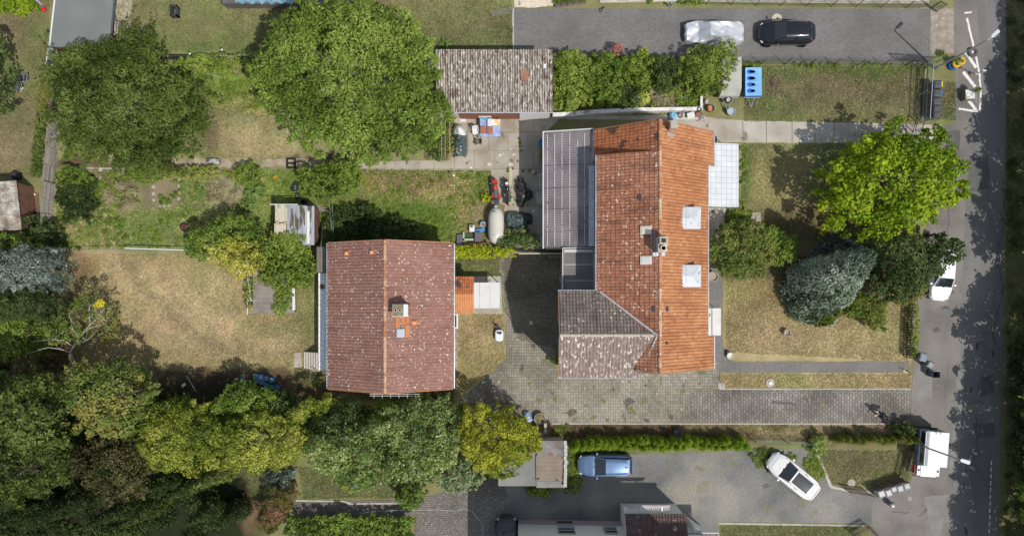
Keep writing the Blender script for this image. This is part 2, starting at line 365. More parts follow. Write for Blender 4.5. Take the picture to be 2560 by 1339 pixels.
    # front gardens by the road
    rect('mid', 1850, 160, 2330, 305, soft=4, warp=.1); rect('green', 1850, 155, 2330, 190, soft=12, a=.7); rect('dull', 1950, 190, 2290, 270, soft=35, a=.85); rect('olive', 1850, 240, 2000, 305, soft=25, a=.6)
    rect('olive', 2325, 200, 2395, 305, soft=4, warp=.2); rect('dull', 2340, 200, 2390, 290, soft=20, a=.5); rect('olive', 2300, 80, 2395, 165, soft=8)
    rect('sand', 2325, 30, 2395, 130, soft=10, a=.7)
    rect('mid', 1780, 358, 2320, 900, soft=5, warp=.1); rect('drygold', 1860, 370, 2040, 560, soft=30, a=.8); rect('green', 1850, 355, 1880, 520, soft=10, a=.6); rect('lush', 1850, 390, 1870, 440, soft=8, a=.7)
    rect('brown', 1780, 540, 2200, 760, soft=30, a=.7); rect('drygold', 1810, 700, 2280, 905, soft=10, warp=.3); rect('dry', 1850, 800, 2260, 900, soft=30, a=.75); rect('rust', 1880, 690, 1960, 770, soft=25, a=.4)
    rect('drygold', 1798, 930, 2280, 972, soft=4, warp=.15); rect('dry', 2000, 935, 2270, 968, soft=12, a=.5)
    rect('brown', 1370, 1055, 2290, 1110, soft=6, warp=.2); rect('sand', 1900, 1062, 2280, 1095, soft=10, a=.9); rect('drygold', 1700, 1062, 1900, 1085, soft=14, a=.5)
    pol('mid', [(2035,1120),(2290,1120),(2275,1180),(2190,1220),(2120,1225),(2075,1215)], soft=4, warp=.1); pol('dull', [(2060,1130),(2250,1130),(2200,1190),(2090,1200)], soft=25, a=.7)
    rect('olive', 1795, 1310, 2170, 1360, soft=4, warp=.1)
    rect('mid', 2500, -200, 3200, 1500, soft=14, warp=.4); rect('brown', 2495, -200, 2525, 1500, soft=10, warp=.5, a=.5)
    rect('green', 1790, 525, 1850, 570, soft=10, a=.4)
    n_ = fbm(px, py, 45); n2 = vnoise(px, py, 14); n3 = fbm(px+300, py+500, 120)
    hue = np.stack([1-.16*(n3-.5), 1+.12*(n3-.5), 1-.2*(n3-.5)], 1)
    st = vnoise(px, py*.12+200, 7)
    gp = np.clip((fbm(px+700, py+900, 26)-.56)*5, 0, .5)[:,None]*np.clip((.27-col[:,:1])*12, .22, 1)*(col.mean(1) > .12)[:,None]
    col = col*(1-gp)+col*np.array((.62, .86, .55))*gp
    col = col*(0.76+.46*n_[:,None])*(0.9+.14*n2[:,None]+.08*st[:,None])*hue*.97
    me = bpy.data.meshes.new('ground'); V = np.stack([X.ravel(), Y.ravel(), np.zeros(X.size)], 1).astype(np.float32)
    me.vertices.add(len(V)); me.vertices.foreach_set('co', V.ravel())
    i = (np.arange(ny-1)[:,None]*nx+np.arange(nx-1)[None]).ravel(); F = np.stack([i, i+1, i+nx+1, i+nx], 1).astype(np.int32)
    me.loops.add(F.size); me.loops.foreach_set('vertex_index', F.ravel()); me.polygons.add(len(F)); me.polygons.foreach_set('loop_start', np.arange(0, F.size, 4, dtype=np.int32))
    me.update(calc_edges=True)
    ca = me.color_attributes.new('Col', 'FLOAT_COLOR', 'POINT'); ca.data.foreach_set('color', np.concatenate([col, np.ones((len(col), 1))], 1).astype(np.float32).ravel())
    m = mat('grass_ground', [(1,1,1)], attr='Col', fine=.13, fsc=9, bump=.3, bsc=14, rough=.95, spec=.1)
    me.materials.append(m); o = bpy.data.objects.new('ground', me); COL.objects.link(o); tagit(o, kind='structure')
    return X, Y, col, nx, ny, xs, ys
GX, GY, GC, gnx, gny, gxs, gys = ground()
# grass blades on every lawn, one stuff object, coloured like the ground they grow from
def grass(name, polys, n, size=.11, seed=3, label='short dry grass blades covering the lawns', k=1.0):
    g = np.random.default_rng(seed); out = []; 
    A = [abs(sum(p[i][0]*p[(i+1) % len(p)][1]-p[(i+1) % len(p)][0]*p[i][1] for i in range(len(p)))) for p in polys]; T = sum(A)
    for p, a in zip(polys, A):
        q = np.array(p, float); kk = int(n*a/T); c = g.uniform(q.min(0), q.max(0), (kk*2, 2)); c = c[inpoly(c, q)][:kk]; out.append(c)
    P = np.vstack(out); n = len(P); x = (P[:,0]-NX)/S; y = (NY-P[:,1])/S
    ix = np.clip(np.searchsorted(gxs, x), 0, gnx-1); iy = np.clip(np.searchsorted(gys, y), 0, gny-1); c = GC[iy*gnx+ix]
    c = c*g.uniform(.82, 1.3, n)[:,None]*k; c[g.random(n) < .12] *= np.array((.6, .9, .45)); c[g.random(n) < .12] *= np.array((1.25, 1.12, 1.1))
    th = g.uniform(0, 2*math.pi, n); s = size*g.uniform(.5, 1.3, n); h = s*g.uniform(.3, .9, n); B = np.stack([x, y, np.full(n, .006)], 1)
    d = np.stack([np.cos(th), np.sin(th), np.zeros(n)], 1); e = np.stack([-d[:,1], d[:,0], np.zeros(n)], 1)
    V = np.empty((n, 3, 3)); V[:,0] = B-e*s[:,None]*.32; V[:,1] = B+e*s[:,None]*.32; V[:,2] = B+d*s[:,None]+np.stack([0*h, 0*h, h], 1)
    m = mat('grass_blades', [(1,1,1)], attr='gcol', fine=0, rough=.8, trans=.25, spec=.15)
    o = quadmesh(name, V.reshape(-1, 3), g.random(n), m, F=3)
    ca = o.data.attributes.new('gcol', 'FLOAT_COLOR', 'FACE'); ca.data.foreach_set('color', np.concatenate([c, np.ones((n, 1))], 1).astype(np.float32).ravel())
    return tagit(o, label, 'grass', kind='stuff')
LAWNS = [[(290,0),(1280,0),(1280,128),(290,128)], [(-20,-20),(125,-20),(110,440),(-20,440)], [(430,145),(660,145),(740,395),(500,395)],
  [(180,635),(480,635),(620,665),(795,700),(795,880),(740,925),(260,925),(190,850)], [(1140,785),(1258,785),(1262,900),(1215,940),(1140,990)], [(1140,642),(1250,642),(1250,690),(1140,690)],
  [(1860,165),(2310,165),(2310,303),(1860,303)], [(2340,205),(2390,205),(2390,300),(2340,300)], [(1855,360),(2300,360),(2300,600),(1855,600)], [(1815,640),(2270,640),(2270,903),(1815,880)],
  [(1800,934),(2275,934),(2275,970),(1800,970)], [(1380,1062),(2280,1062),(2280,1100),(1380,1100)], [(2040,1125),(2280,1125),(2270,1180),(2190,1215),(2080,1210)], [(1800,1313),(2150,1313),(2150,1345),(1800,1345)],
  [(900,428),(1225,428),(1225,600),(900,600)], [(560,1160),(650,1170),(660,1240),(600,1250)], [(745,1165),(1010,1180),(1005,1245),(760,1245)], [(740,930),(1150,930),(1150,1000),(740,1000)], [(390,925),(730,925),(700,985),(400,990)],
  [(2515,-10),(2640,-10),(2640,1350),(2515,1350)]]
grass('grass', LAWNS, 330000)

grass('weed_grass', [[(130,425),(232,428),(238,520),(130,520)], [(600,428),(900,428),(890,500),(700,600),(600,570)], [(130,520),(340,522),(600,518),(600,560),(470,612),(160,618),(138,590)], [(455,430),(520,430),(520,515),(455,515)], [(440,150),(655,150),(665,290),(540,270),(500,230)], [(905,430),(1225,432),(1150,600),(905,600)]], 62000, .24, 5, 'long coarse grass of the rough garden plots', np.array((1.42, 1.42, 1.2)))
# ---------------------------------------------------------------- paving, roads, markings
m_asph = mat('old_asphalt', [(.13,.12,.11), (.18,.165,.15), (.215,.198,.18)], .35, bump=.25, fsc=40, fine=.16, spots=((.09,.08,.07), .9, .67))
m_road = mat('road_asphalt', [(.13,.126,.12), (.185,.18,.172)], .5, bump=.25, fsc=45, fine=.18, stretch=(1,.35,1), spots=[((.22,.21,.2), 3.5, .66), ((.04,.04,.04), 1.8, .68)])
m_gravel = mat('gravel', [(.10,.105,.105), (.155,.155,.15), (.235,.225,.195)], .22, det=9, bump=.8, bsc=24, fsc=20, fine=.42, spots=[((.27,.25,.20), .16, .5, .22), ((.15,.16,.08), .5, .62, .1), ((.45,.44,.42), 9, .73)])
m_block = mat('block_paving', [(.13,.126,.12), (.18,.172,.163)], .3, fine=.1, brick=dict(w=.22, h=.11, m=.008, c=(.09,.085,.08), var=.12, f=.7), bump=.1)
m_pavers = mat('worn_pavers', [(.15,.135,.105), (.24,.22,.178), (.32,.295,.245)], .28, fine=.12, brick=dict(w=.24, h=.2, m=.018, c=(.07,.065,.045), var=.18, rot=math.pi/2, off=0, f=.75), spots=[((.14,.14,.06), 1.3, .62), ((.42,.40,.34), 2.2, .66), ((.10,.085,.06), .7, .63)], bump=.15)
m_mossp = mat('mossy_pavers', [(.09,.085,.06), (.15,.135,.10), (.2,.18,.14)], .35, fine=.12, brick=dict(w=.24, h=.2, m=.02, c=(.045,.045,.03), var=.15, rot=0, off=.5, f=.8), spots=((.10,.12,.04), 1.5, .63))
m_setts = mat('big_pavers', [(.12,.11,.095), (.185,.17,.15), (.26,.24,.215)], .35, fine=.12, brick=dict(w=.36, h=.22, m=.024, c=(.055,.05,.035), var=.2, rot=math.pi/2, off=.5, f=.85), spots=[((.2,.2,.09), 1.7, .66), ((.5,.48,.42), 6, .74)])
m_path = mat('path_pavers', [(.16,.15,.14), (.21,.2,.185)], .6, fine=.12, brick=dict(w=.2, h=.1, m=.012, c=(.07,.065,.055), var=.12, rot=math.pi/2, f=.7))
m_conc = mat('concrete', [(.30,.265,.215), (.38,.345,.29), (.45,.42,.37)], .5, fine=.1, fsc=16, spots=((.2,.17,.12), 1.1, .64), bump=.15)
m_slab = mat('terrace_slabs', [(.25,.215,.165), (.34,.30,.24), (.40,.36,.30)], .6, fine=.1, fsc=18, spots=[((.16,.13,.09), 1.4, .64), ((.55,.52,.46), 2.6, .70)], brick=dict(w=1.6, h=1.5, m=.02, c=(.14,.13,.08), var=.1, off=.3, f=.8), bump=.15)
m_stone = mat('crazy_paving', [(.50,.43,.32), (.62,.55,.44)], 1, fine=.1, spots=((.3,.26,.2), 3.2, .6))
m_dkpave = mat('dark_pavers', [(.13,.115,.10), (.19,.17,.15)], .5, fine=.14, brick=dict(w=.3, h=.18, m=.02, c=(.05,.045,.035), var=.15, f=.8), spots=((.42,.38,.32), 5.5, .72))
m_white = mat('white_paint', [(.62,.60,.56), (.75,.73,.70)], 4, fine=.08, spots=((.3,.28,.26), 6, .62))
m_kerb = mat('kerb_stone', [(.33,.31,.27), (.45,.42,.37)], 2)
sheet('road', [(2390,-120),(2520,-120),(2512,500),(2505,900),(2492,1450),(2360,1450),(2372,900),(2385,500)], .008, m_road, 0)
sheet('pavement', [(2385,-60),(2440,-60),(2450,200),(2420,300),(2410,600),(2400,900),(2385,1180),(2370,1450),(2165,1450),(2178,1340),(2178,1235),(2275,1210),(2293,1120),(2290,1060),(2277,1040),(2282,900),(2300,700),(2318,560),(2345,318),(2398,305),(2395,170),(2385,120)], .012, m_asph, 1.5, 12)
sheet('pavement', [(2300,20),(2395,20),(2395,130),(2330,135)], .004, mat('stony_soil', [(.22,.18,.14),(.34,.3,.25)], 2, fine=.2, spots=((.5,.46,.4), 4, .66)), 3)
sheet('driveway', [(1285,22),(2327,22),(2325,158),(1840,152),(1384,128),(1283,122)], .012, m_block)
sheet('patio', [(1285,-60),(1385,-60),(1388,14),(1340,20),(1285,19)], .05, m_stone, 1)
sheet('patio', [(1500,-60),(2322,-60),(2322,10),(2050,9),(1700,5),(1500,8)], .05, mat('paving_flags', [(.42,.38,.3), (.52,.48,.4)], 1, brick=dict(w=.5, h=.4, m=.03, c=(.3,.27,.2), var=.2), spots=((.45,.36,.2), 2, .62)))
sheet('forecourt', [(1235,1100),(1420,1140),(1870,1125),(2035,1120),(2078,1215),(2120,1228),(2178,1235),(2178,1308),(1795,1304),(1795,1450),(1150,1450),(1240,1230)], .008, m_gravel, 2)
sheet('courtyard', [(1250,640),(1410,640),(1410,880),(1790,880),(1800,903),(1800,968),(1730,972),(1728,1056),(1380,1058),(1300,1050),(1150,1000),(1215,942),(1266,895),(1262,780),(1252,700)], .012, m_pavers, 1)
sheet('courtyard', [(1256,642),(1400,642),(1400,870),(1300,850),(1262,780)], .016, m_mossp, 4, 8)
sheet('driveway', [(1728,972),(2276,972),(2276,1057),(1728,1057)], .016, m_setts, .8, 14)
sheet('path', [(1796,903),(2272,903),(2272,931),(1796,931)], .016, m_path, .8, 12)
sheet('path', [(1768,640),(1806,700),(1806,860),(1830,903),(1768,903)], .016, m_path)
sheet('path', [(1790,296),(1860,302),(2355,312),(2360,352),(2330,358),(1850,356),(1768,356),(1740,330),(1640,300),(1400,298),(1400,290),(1740,288)], .012, m_conc, .6, 14)
sheet('path', [(1768,520),(1815,520),(1812,640),(1768,640)], .012, m_conc, 1)
joint = mat('dark_joint', [(.05,.05,.035)], fine=.3)
for x in (1857, 1916, 1980, 2037, 2085, 2153, 2220, 2290): sheet('path_joint', [(x-.6,303),(x+.6,303),(x+.6,356),(x-.6,356)], .0165, joint)
sheet('terrace', [(1126,286),(1405,292),(1365,330),(1365,620),(1250,640),(1262,512),(1228,505),(1228,426),(890,424),(893,404),(1126,400)], .012, m_slab, .5, 16)
sheet('path', [(400,398),(480,396),(600,398),(740,396),(893,402),(893,422),(750,418),(600,418),(500,420),(400,418)], .008, mat('crumbled_concrete', [(.22,.17,.12), (.40,.33,.25)], 1.2, fine=.2, spots=((.2,.2,.09), 1.1, .55)), 3, 9)
sheet('drive', [(1040,1245),(1180,1210),(1250,1190),(1270,1240),(1290,1450),(1030,1450)], .012, m_dkpave, 2)
sheet('path', [(735,1252),(1030,1248),(1035,1290),(735,1292)], .012, m_dkpave, 1)
sheet('path', [(1185,690),(1252,690),(1256,784),(1185,784)], .010, m_conc)
sheet('path', [(1133,820),(1146,820),(1146,925),(1133,925)], .010, m_conc)
sheet('yard', [(285,-40),(333,-40),(325,95),(285,110)], .02, mat('sandy_slab', [(.40,.35,.27), (.52,.46,.37)], 1, spots=((.12,.1,.08), 5, .68)))
sheet('path', [(2030,1108),(2036,1108),(2080,1213),(2120,1222),(2176,1226),(2176,1232),(2118,1228),(2074,1218)], .03, m_kerb)
sheet('path', [(1796,1305),(2165,1311),(2165,1315),(1796,1309)], .03, m_kerb)
sheet('path', [(1380,1057),(2276,1057),(2276,1060),(1380,1060)], .03, m_kerb)
sheet('path', [(1800,970),(2276,970),(2276,973),(1800,973)], .03, m_kerb)
sheet('path', [(1280,20),(1285,20),(1285,125),(1281,125)], .05, m_kerb)
sheet('path', [(740,1248),(860,1250),(880,1256),(1000,1255),(1000,1259),(875,1260),(855,1254),(740,1252)], .04, m_kerb)
# road markings
def mark(pts, z=.017): sheet('road_marking', pts, z, m_white, .5, 6)
for a, b, t in (((2417,46),(2434,118),5), ((2440,142),(2450,195),5), ((2449,194),(2452,238),5), ((2452,238),(2449,282),5), ((2396,272),(2449,280),5), ((2412,128),(2440,170),7), ((2408,180),(2438,218),8), ((2420,250),(2440,276),7), ((2411,33),(2429,31),4)):
    d = np.array(b, float)-np.array(a, float); nn = np.array((-d[1], d[0]))/np.linalg.norm(d)*t/2
    mark([tuple(a+nn), tuple(b+nn), tuple(b-nn), tuple(a-nn)])
m_patch = mat('tarmac_patch', [(.085,.083,.08), (.12,.117,.11)], 1.5, bump=.2, fsc=40, fine=.15)
m_patch2 = mat('pale_tarmac_patch', [(.17,.165,.155), (.235,.225,.205)], 1, bump=.2, fsc=40, fine=.15)
for i, (q, m_) in enumerate((([(2435,1060),(2485,1056),(2488,1092),(2440,1094)], m_patch), ([(2450,940),(2480,938),(2486,985),(2452,990)], m_patch), ([(2395,900),(2412,905),(2395,1180),(2372,1180)], m_patch2), ([(2290,905),(2330,900),(2330,1000),(2292,1010)], m_patch2), ([(2325,600),(2380,590),(2370,760),(2330,770)], m_patch2), ([(2420,400),(2470,390),(2476,470),(2425,480)], m_patch), ([(2310,1240),(2370,1235),(2350,1339),(2330,1339)], m_patch2), ([(2365,330),(2400,325),(2396,440),(2362,450)], m_patch))): sheet('tarmac_patch', q, .0125+.0005*i+(.004 if i in (2,3,4,6) else 0), m_, 1.2, 9)
for i, (q, c_) in enumerate((([(1560,1000),(1575,992),(1590,1003),(1572,1012)], 0), ([(1903,1213),(1918,1207),(1927,1214),(1912,1221)], 0), ([(1930,1000),(1990,1006),(1990,1012),(1928,1008)], 0), ([(2330,820),(2345,815),(2350,828),(2336,832)], 0), ([(1950,70),(1990,66),(2000,80),(1960,92)], 0))): sheet('oil_stain', q, .0195, m_patch, 1.5, 5)
# worn edge line and cracks of the road
for y in range(1150, 1340, 17): mark([(2477-(y-1150)*.03,y),(2480-(y-1150)*.03,y),(2479-(y-1150)*.03,y+11),(2476-(y-1150)*.03,y+11)])
def crack(pts, wd, z=.014, m=joint, nm='asphalt_crack'):
    P = []; 
    for i in range(len(pts)-1):
        n = max(1, int(math.dist(pts[i], pts[i+1])/9))
        for k in range(n): P.append((pts[i][0]+(pts[i+1][0]-pts[i][0])*k/n+random.uniform(-2.2, 2.2), pts[i][1]+(pts[i+1][1]-pts[i][1])*k/n+random.uniform(-1.5, 1.5)))
    b = MB()
    for i in range(len(P)-1):
        a = np.array(P[i]); c = np.array(P[i+1]); d = c-a; L = np.linalg.norm(d)+1e-6; nn = np.array((-d[1], d[0]))/L*wd*random.uniform(.3, 1); e = d/L*.8
        q = [a-e-nn, c+e-nn, c+e+nn, a-e+nn][::1]; b.add([W(x, y)[:2]+(z+.00001*(i % 7)*10,) for x, y in q][::-1], [(0,1,2,3)])
    b.build(nm, m, kind='structure')
crack([(2508,450),(2512,560),(2490,640),(2508,720),(2490,800),(2480,840),(2492,870)], 1.3); crack([(2500,470),(2515,480),(2500,560)], 1.2)
crack([(2440,1040),(2440,1120),(2425,1200)], .8); crack([(2425,1010),(2445,1000),(2470,1015)], .8); crack([(2370,900),(2362,1000),(2364,1060)], .5)
crack([(2230,1278),(2280,1282)], 1.2, z=.018); crack([(2300,1290),(2320,1270),(2322,1255)], 1.1, z=.018); crack([(2300,700),(2280,900)], .5, z=.018); crack([(2290,800),(2370,808)], .5, z=.018)
crack([(2375,450),(2372,520),(2368,600)], .8, z=.018)
# loose manhole covers and slabs lying on the ground
def disc(name, label, px, py, r, z, m, cat, group=None, sy=1):
    b = MB(); c = W(px, py); b.lathe([(r, 0), (r, z*.8), (r*.95, z), (.001, z)], (c[0], c[1], .01), 24, sy=sy); return b.build(name, m, None, label, cat, group)
m_iron = mat('cast_iron', [(.16,.15,.14), (.25,.235,.22)], 6, rough=.6, metal=.3, bump=.3)
disc('manhole_cover', 'round pale concrete manhole cover in the fenced lawn', 2128, 1206, .33, .05, m_conc, 'manhole cover')
disc('manhole_cover', 'small round iron cover in the tarmac near the bins', 2274, 1245, .17, .012, m_iron, 'manhole cover')
t = disc('manhole_cover', 'white domed drain cover in the dry grass strip', 1925, 956, .36, .08, m_conc, 'drain cover')
b = MB(); c = W(1925, 956); b.lathe([(.17, .085), (.15, .13), (.08, .16), (.001, .165)], (c[0], c[1], .01), 20); b.build('cap', mat('white_cap', [(.75,.73,.7)], fine=.03), t, smooth=True)
b = MB(); b.pbox(1796, 956, 1813, 971, 0, .05); b.build('paving_slab', m_conc, label='square concrete slab at the corner of the dry grass strip', cat='slab')
b = MB(); b.pbox(1323, 802, 1332, 811, 0, .03); b.build('drain_grate', m_kerb, label='small square drain grate in the shaded courtyard', cat='drain')
# ================================================================ BUILDINGS
def tiles(poly3, eave, tw=.235, th=.335, lift=.035, roll=.035, seed=1):
    """pan tiles over a roof plane. poly3: 3-D outline; eave: two indices of the lower edge. Returns an MB whose tint varies by tile."""
    g = random.Random(seed); P = [Vector(p) for p in poly3]; n = Vector((0,0,0))
    for i in range(len(P)): n += P[i].cross(P[(i+1) % len(P)])
    n.normalize(); n = n if n.z > 0 else -n
    A = P[eave[0]]; U = (P[eave[1]]-A).normalized(); V = n.cross(U)
    if V.z < 0: V = -V
    uv = [((p-A).dot(U), (p-A).dot(V)) for p in P]; u0 = min(u for u, v in uv); u1 = max(u for u, v in uv); v0 = min(v for u, v in uv); v1 = max(v for u, v in uv)
    nu = int(math.ceil((u1-u0)/tw)); nv = int(math.ceil((v1-v0)/th)); tw = (u1-u0)/nu; th = (v1-v0)/nv
    C = np.array([[u0+(i+.5)*tw, v0+(j+.5)*th] for j in range(nv) for i in range(nu)]); ok = inpoly(C, uv)
    b = MB(); prof = ((0, .0), (.22, .8), (.42, 1), (.62, .55), (.8, .1), (1, 0))
    for (cu, cv), k in zip(C, ok):
        if not k: continue
        t = min(1, max(0, .5+.2*g.gauss(0, 1))); lf = lift*g.uniform(.7, 1.3); sk = g.uniform(-.006, .006); vs = []
        for e, v in ((0, cv-th*.55), (1, cv+th*.55)):
            for f, z in prof:
                vs.append(A+U*(cu-tw/2+f*tw+sk)+V*v+n*(.012+z*roll+(lf if e == 0 else 0)))
        m = len(prof)
        for f, z in prof: vs.append(A+U*(cu-tw/2+f*tw+sk)+V*(cv-th*.55)+n*(z*roll*.2))
        fs = [(i, i+1, m+i+1, m+i) for i in range(m-1)]+[(2*m+i, 2*m+i+1, i+1, i) for i in range(m-1)]
        b.add(vs, fs, t)
    b.poly([p for p in P], .12, .5)
    return b
def corr(P0, U, V, lu, lv, pitch=.18, amp=.03, tw=.02):
    """corrugated sheet; ridges run along V"""
    b = MB(); U = Vector(U); V = Vector(V); P0 = Vector(P0); n = U.normalized().cross(V.normalized()); n = n if n.z > 0 else -n
    U.normalize(); V.normalize(); k = 6; N = int(lu/pitch)*k; vs = []
    for i in range(N+1):
        z = math.cos(2*math.pi*i/k)*amp
        for q in (0, .5, 1): vs.append(P0+U*(lu*i/N)+V*(lv*q)+n*z)
    m = 3; b.add(vs, [(i*m+j, (i+1)*m+j, (i+1)*m+j+1, i*m+j+1) for i in range(N) for j in range(2)])
    vs = [v-n*tw for v in vs]; b.add(vs, [(i*m+j+1, (i+1)*m+j+1, (i+1)*m+j, i*m+j) for i in range(N) for j in range(2)])
    return b
def ridge_caps(a, b_, r=.11, step=.36, seed=4):
    g = random.Random(seed); b = MB(); A = Vector(a); B = Vector(b_); n = int((B-A).length/step); d = (B-A)/n; s = d.normalized(); side = s.cross(Vector((0,0,1))).normalized(); up = side.cross(s)
    for i in range(n):
        rings = []
        for q, rr in ((-.03, 1.12), (1.03, .95)):
            rings.append([A+d*(i+q)+side*(math.cos(t)*r*rr)+up*(math.sin(t)*r*rr*.8) for t in [math.pi*k/6 for k in range(7)]])
        b.loft(rings, close=False, caps=False, tint=g.random())
    return b
m_orange = mat('orange_tiles', [(.27,.10,.045), (.36,.145,.06), (.43,.185,.08), (.49,.255,.12)], .3, tint='noise', fine=.16, fsc=14, spots=[((.22,.09,.045), .9, .50, .2, dict(st=(.35,2.2,.35), a=.55)), ((.62,.50,.38), 6, .68, dict(m=.5))], bump=.1)
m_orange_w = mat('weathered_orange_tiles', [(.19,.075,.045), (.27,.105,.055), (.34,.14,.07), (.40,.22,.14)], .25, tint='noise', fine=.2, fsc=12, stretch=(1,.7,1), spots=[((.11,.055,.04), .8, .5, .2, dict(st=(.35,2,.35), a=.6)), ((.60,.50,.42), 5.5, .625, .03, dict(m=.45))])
m_brown = mat('brown_concrete_tiles', [(.10,.085,.07), (.155,.125,.105), (.21,.17,.145)], .6, tint='noise', fine=.2, fsc=12, spots=[((.07,.05,.035), 1, .5, .2, dict(st=(2,.4,.4), a=.6)), ((.52,.47,.41), 5.5, .62, dict(m=.6))])
m_brown_s = mat('lichen_brown_tiles', [(.15,.11,.09), (.21,.155,.13), (.27,.21,.175)], .6, tint='noise', fine=.2, fsc=12, stretch=(2.2,.8,1), spots=[((.56,.51,.45), 3.4, .585)])
m_red = mat('dusky_red_tiles', [(.20,.098,.072), (.25,.128,.098), (.30,.165,.13)], .6, tint='noise', fine=.14, fsc=12, spots=[((.12,.06,.045), .8, .52, .2, dict(st=(.35,2,.35), a=.5)), ((.62,.56,.48), 6.2, .635, .03, dict(m=.4, lo=.3))])
m_newtile = mat('fresh_orange_tiles', [(.42,.16,.06), (.52,.22,.09), (.56,.26,.12)], 1.5, tint='noise', fine=.08, spots=((.25,.1,.06), 1.5, .66))
m_cap = mat('ridge_tiles', [(.30,.13,.065), (.42,.22,.12), (.48,.34,.24)], 2, tint=True, fine=.15, spots=((.6,.52,.42), 4, .62))
m_wall = mat('rendered_wall', [(.52,.47,.40), (.60,.56,.50)], .8, fine=.06, bump=.2)
m_wall2 = mat('pale_green_render', [(.72,.74,.67), (.78,.80,.73)], .8, fine=.05, bump=.15)
m_plinth = mat('pink_plinth', [(.40,.32,.32), (.46,.38,.38)], 1, fine=.06)
m_zinc = mat('zinc', [(.36,.39,.42), (.48,.51,.54)], 3, rough=.45, metal=.5, fine=.08)
m_wmetal = mat('white_metal', [(.46,.485,.51), (.55,.57,.59)], 1.6, spots=((.25,.25,.24), 4, .62, .1), rough=.4, metal=.1, fine=.05)
m_pvc = flat('white_pvc', (.62,.62,.61), .35)
m_grey = flat('grey_plastic', (.10,.105,.115), .45)
m_black = flat('black_plastic', (.022,.022,.024), .5)
m_glass = mat('window_glass', [(.03,.035,.04)], rough=.06, spec=.8, fine=0)
m_brick = mat('chimney_brick', [(.30,.12,.07), (.38,.18,.11)], 5, brick=dict(w=.24, h=.07, m=.01, c=(.3,.26,.22), var=.2))
m_wood = mat('weathered_wood', [(.20,.175,.145), (.33,.295,.25)], 2.2, stretch=(6,.6,1), fine=.2, fsc=10)
m_dwood = mat('brown_wood', [(.13,.065,.04), (.20,.11,.07)], 3, fine=.15)
# ---- main house with the orange roof
mh = thing('brick_house', 'large house with a long orange pan tile roof and an ell of brown tiles', 'house', (8, 3.5, 0))
zl = lambda x: 8-.385*(10.15-x)          # raised west slope
zo = lambda x: 8-.75*(10.15-x); zr = lambda x: 8-.75*(x-10.15)
b = MB(); b.prism([(6.25,-4.85),(14.15,-4.85),(14.15,12.2),(6.25,12.2)], 0, 4.6)
b.loft([[(6.3,y,4.6),(14.4,y,4.6),(10.15,y,7.85)] for y in (-4.9, 12.2)]); b.loft([[(6.25,y,4.6),(10.1,y,4.6),(10.1,y,zl(10.1)-.14),(6.25,y,zl(6.25)-.14)] for y in (-2.3, 10.28)])
b.build('wall', m_wall, mh)
b = MB(); b.box(3.55, -5.3, 0, 8.75, .2, 6.3); b.loft([[(x,-5.3,6.3),(x,.2,6.3),(x,-2.5,7.55)] for x in (3.55, 9.0)]); b.build('wing_wall', m_wall, mh)
b = tiles([(14.82,12.46,zr(14.82)),(14.82,9.92,zr(14.82)),(14.26,9.92,zr(14.26)),(14.26,-2.66,zr(14.26)),(14.82,-2.66,zr(14.82)),(14.82,-5.12,zr(14.82)),(10.15,-5.12,8),(10.15,12.46,8)], (0, 1), roll=.06, lift=.02, seed=1); rf = b.build('roof', m_orange, mh)
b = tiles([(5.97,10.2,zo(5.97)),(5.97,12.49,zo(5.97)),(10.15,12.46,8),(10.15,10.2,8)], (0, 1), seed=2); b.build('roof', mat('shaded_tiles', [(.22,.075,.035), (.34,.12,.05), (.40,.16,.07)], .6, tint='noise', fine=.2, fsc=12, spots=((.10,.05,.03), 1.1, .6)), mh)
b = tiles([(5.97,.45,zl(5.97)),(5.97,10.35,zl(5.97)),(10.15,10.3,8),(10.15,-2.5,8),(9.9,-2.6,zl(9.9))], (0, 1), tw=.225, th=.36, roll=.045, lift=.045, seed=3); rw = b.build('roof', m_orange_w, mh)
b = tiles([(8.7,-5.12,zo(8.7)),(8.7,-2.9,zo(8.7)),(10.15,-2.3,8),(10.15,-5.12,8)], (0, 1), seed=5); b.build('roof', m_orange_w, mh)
b = MB(); b.poly([(5.97,10.33,zo(5.97)-.05),(10.1,10.33,7.9),(10.1,10.33,8-.05),(5.97,10.33,zl(5.97)-.1)], .001); b.loft([[(5.97+1e-3,y,zo(5.97)-.1),(10.1,y,7.93),(5.97,y,zl(5.97)-.13)] for y in (10.24, 10.33)]); b.build('dormer_cheek', m_wall, mh)
# wing roof
yn, ys, yr, ze, zr_ = .57, -5.57, -2.5, 6.4, 7.8
b = tiles([(3.22,yn,ze),(6.15,yn,ze),(10.0,yr,zr_),(3.22,yr,zr_)], (0, 1), tw=.24, th=.30, roll=.045, lift=.045, seed=6); b.build('wing_roof', m_brown, mh)
b = tiles([(3.22,ys,ze),(8.85,ys,ze),(10.0,yr,zr_),(3.22,yr,zr_)], (0, 1), tw=.24, th=.33, seed=7); b.build('wing_roof', m_brown_s, mh)
b = ridge_caps((3.2,yr,zr_+.03), (9.95,yr,zr_+.03), seed=8); b.build('wing_ridge', mat('pale_ridge', [(.36,.31,.24), (.46,.42,.35)], 3, fine=.2, spots=((.15,.12,.07), 3, .6)), mh)
b = ridge_caps((10.15,12.48,8.03), (10.15,-5.14,8.03)); b.build('ridge', m_cap, mh)
m_lead = mat('valley_lead', [(.38,.42,.46), (.55,.6,.64)], 3, rough=.5, metal=.3)
b = MB(); vl = [(6.15,.55,zl(6.15)+.07),(7.5,-.52,zl(7.5)+.06),(8.9,-1.65,zl(8.9)+.06),(9.98,-2.5,zl(9.98)+.08)]; b.tube(vl, .07, 6)
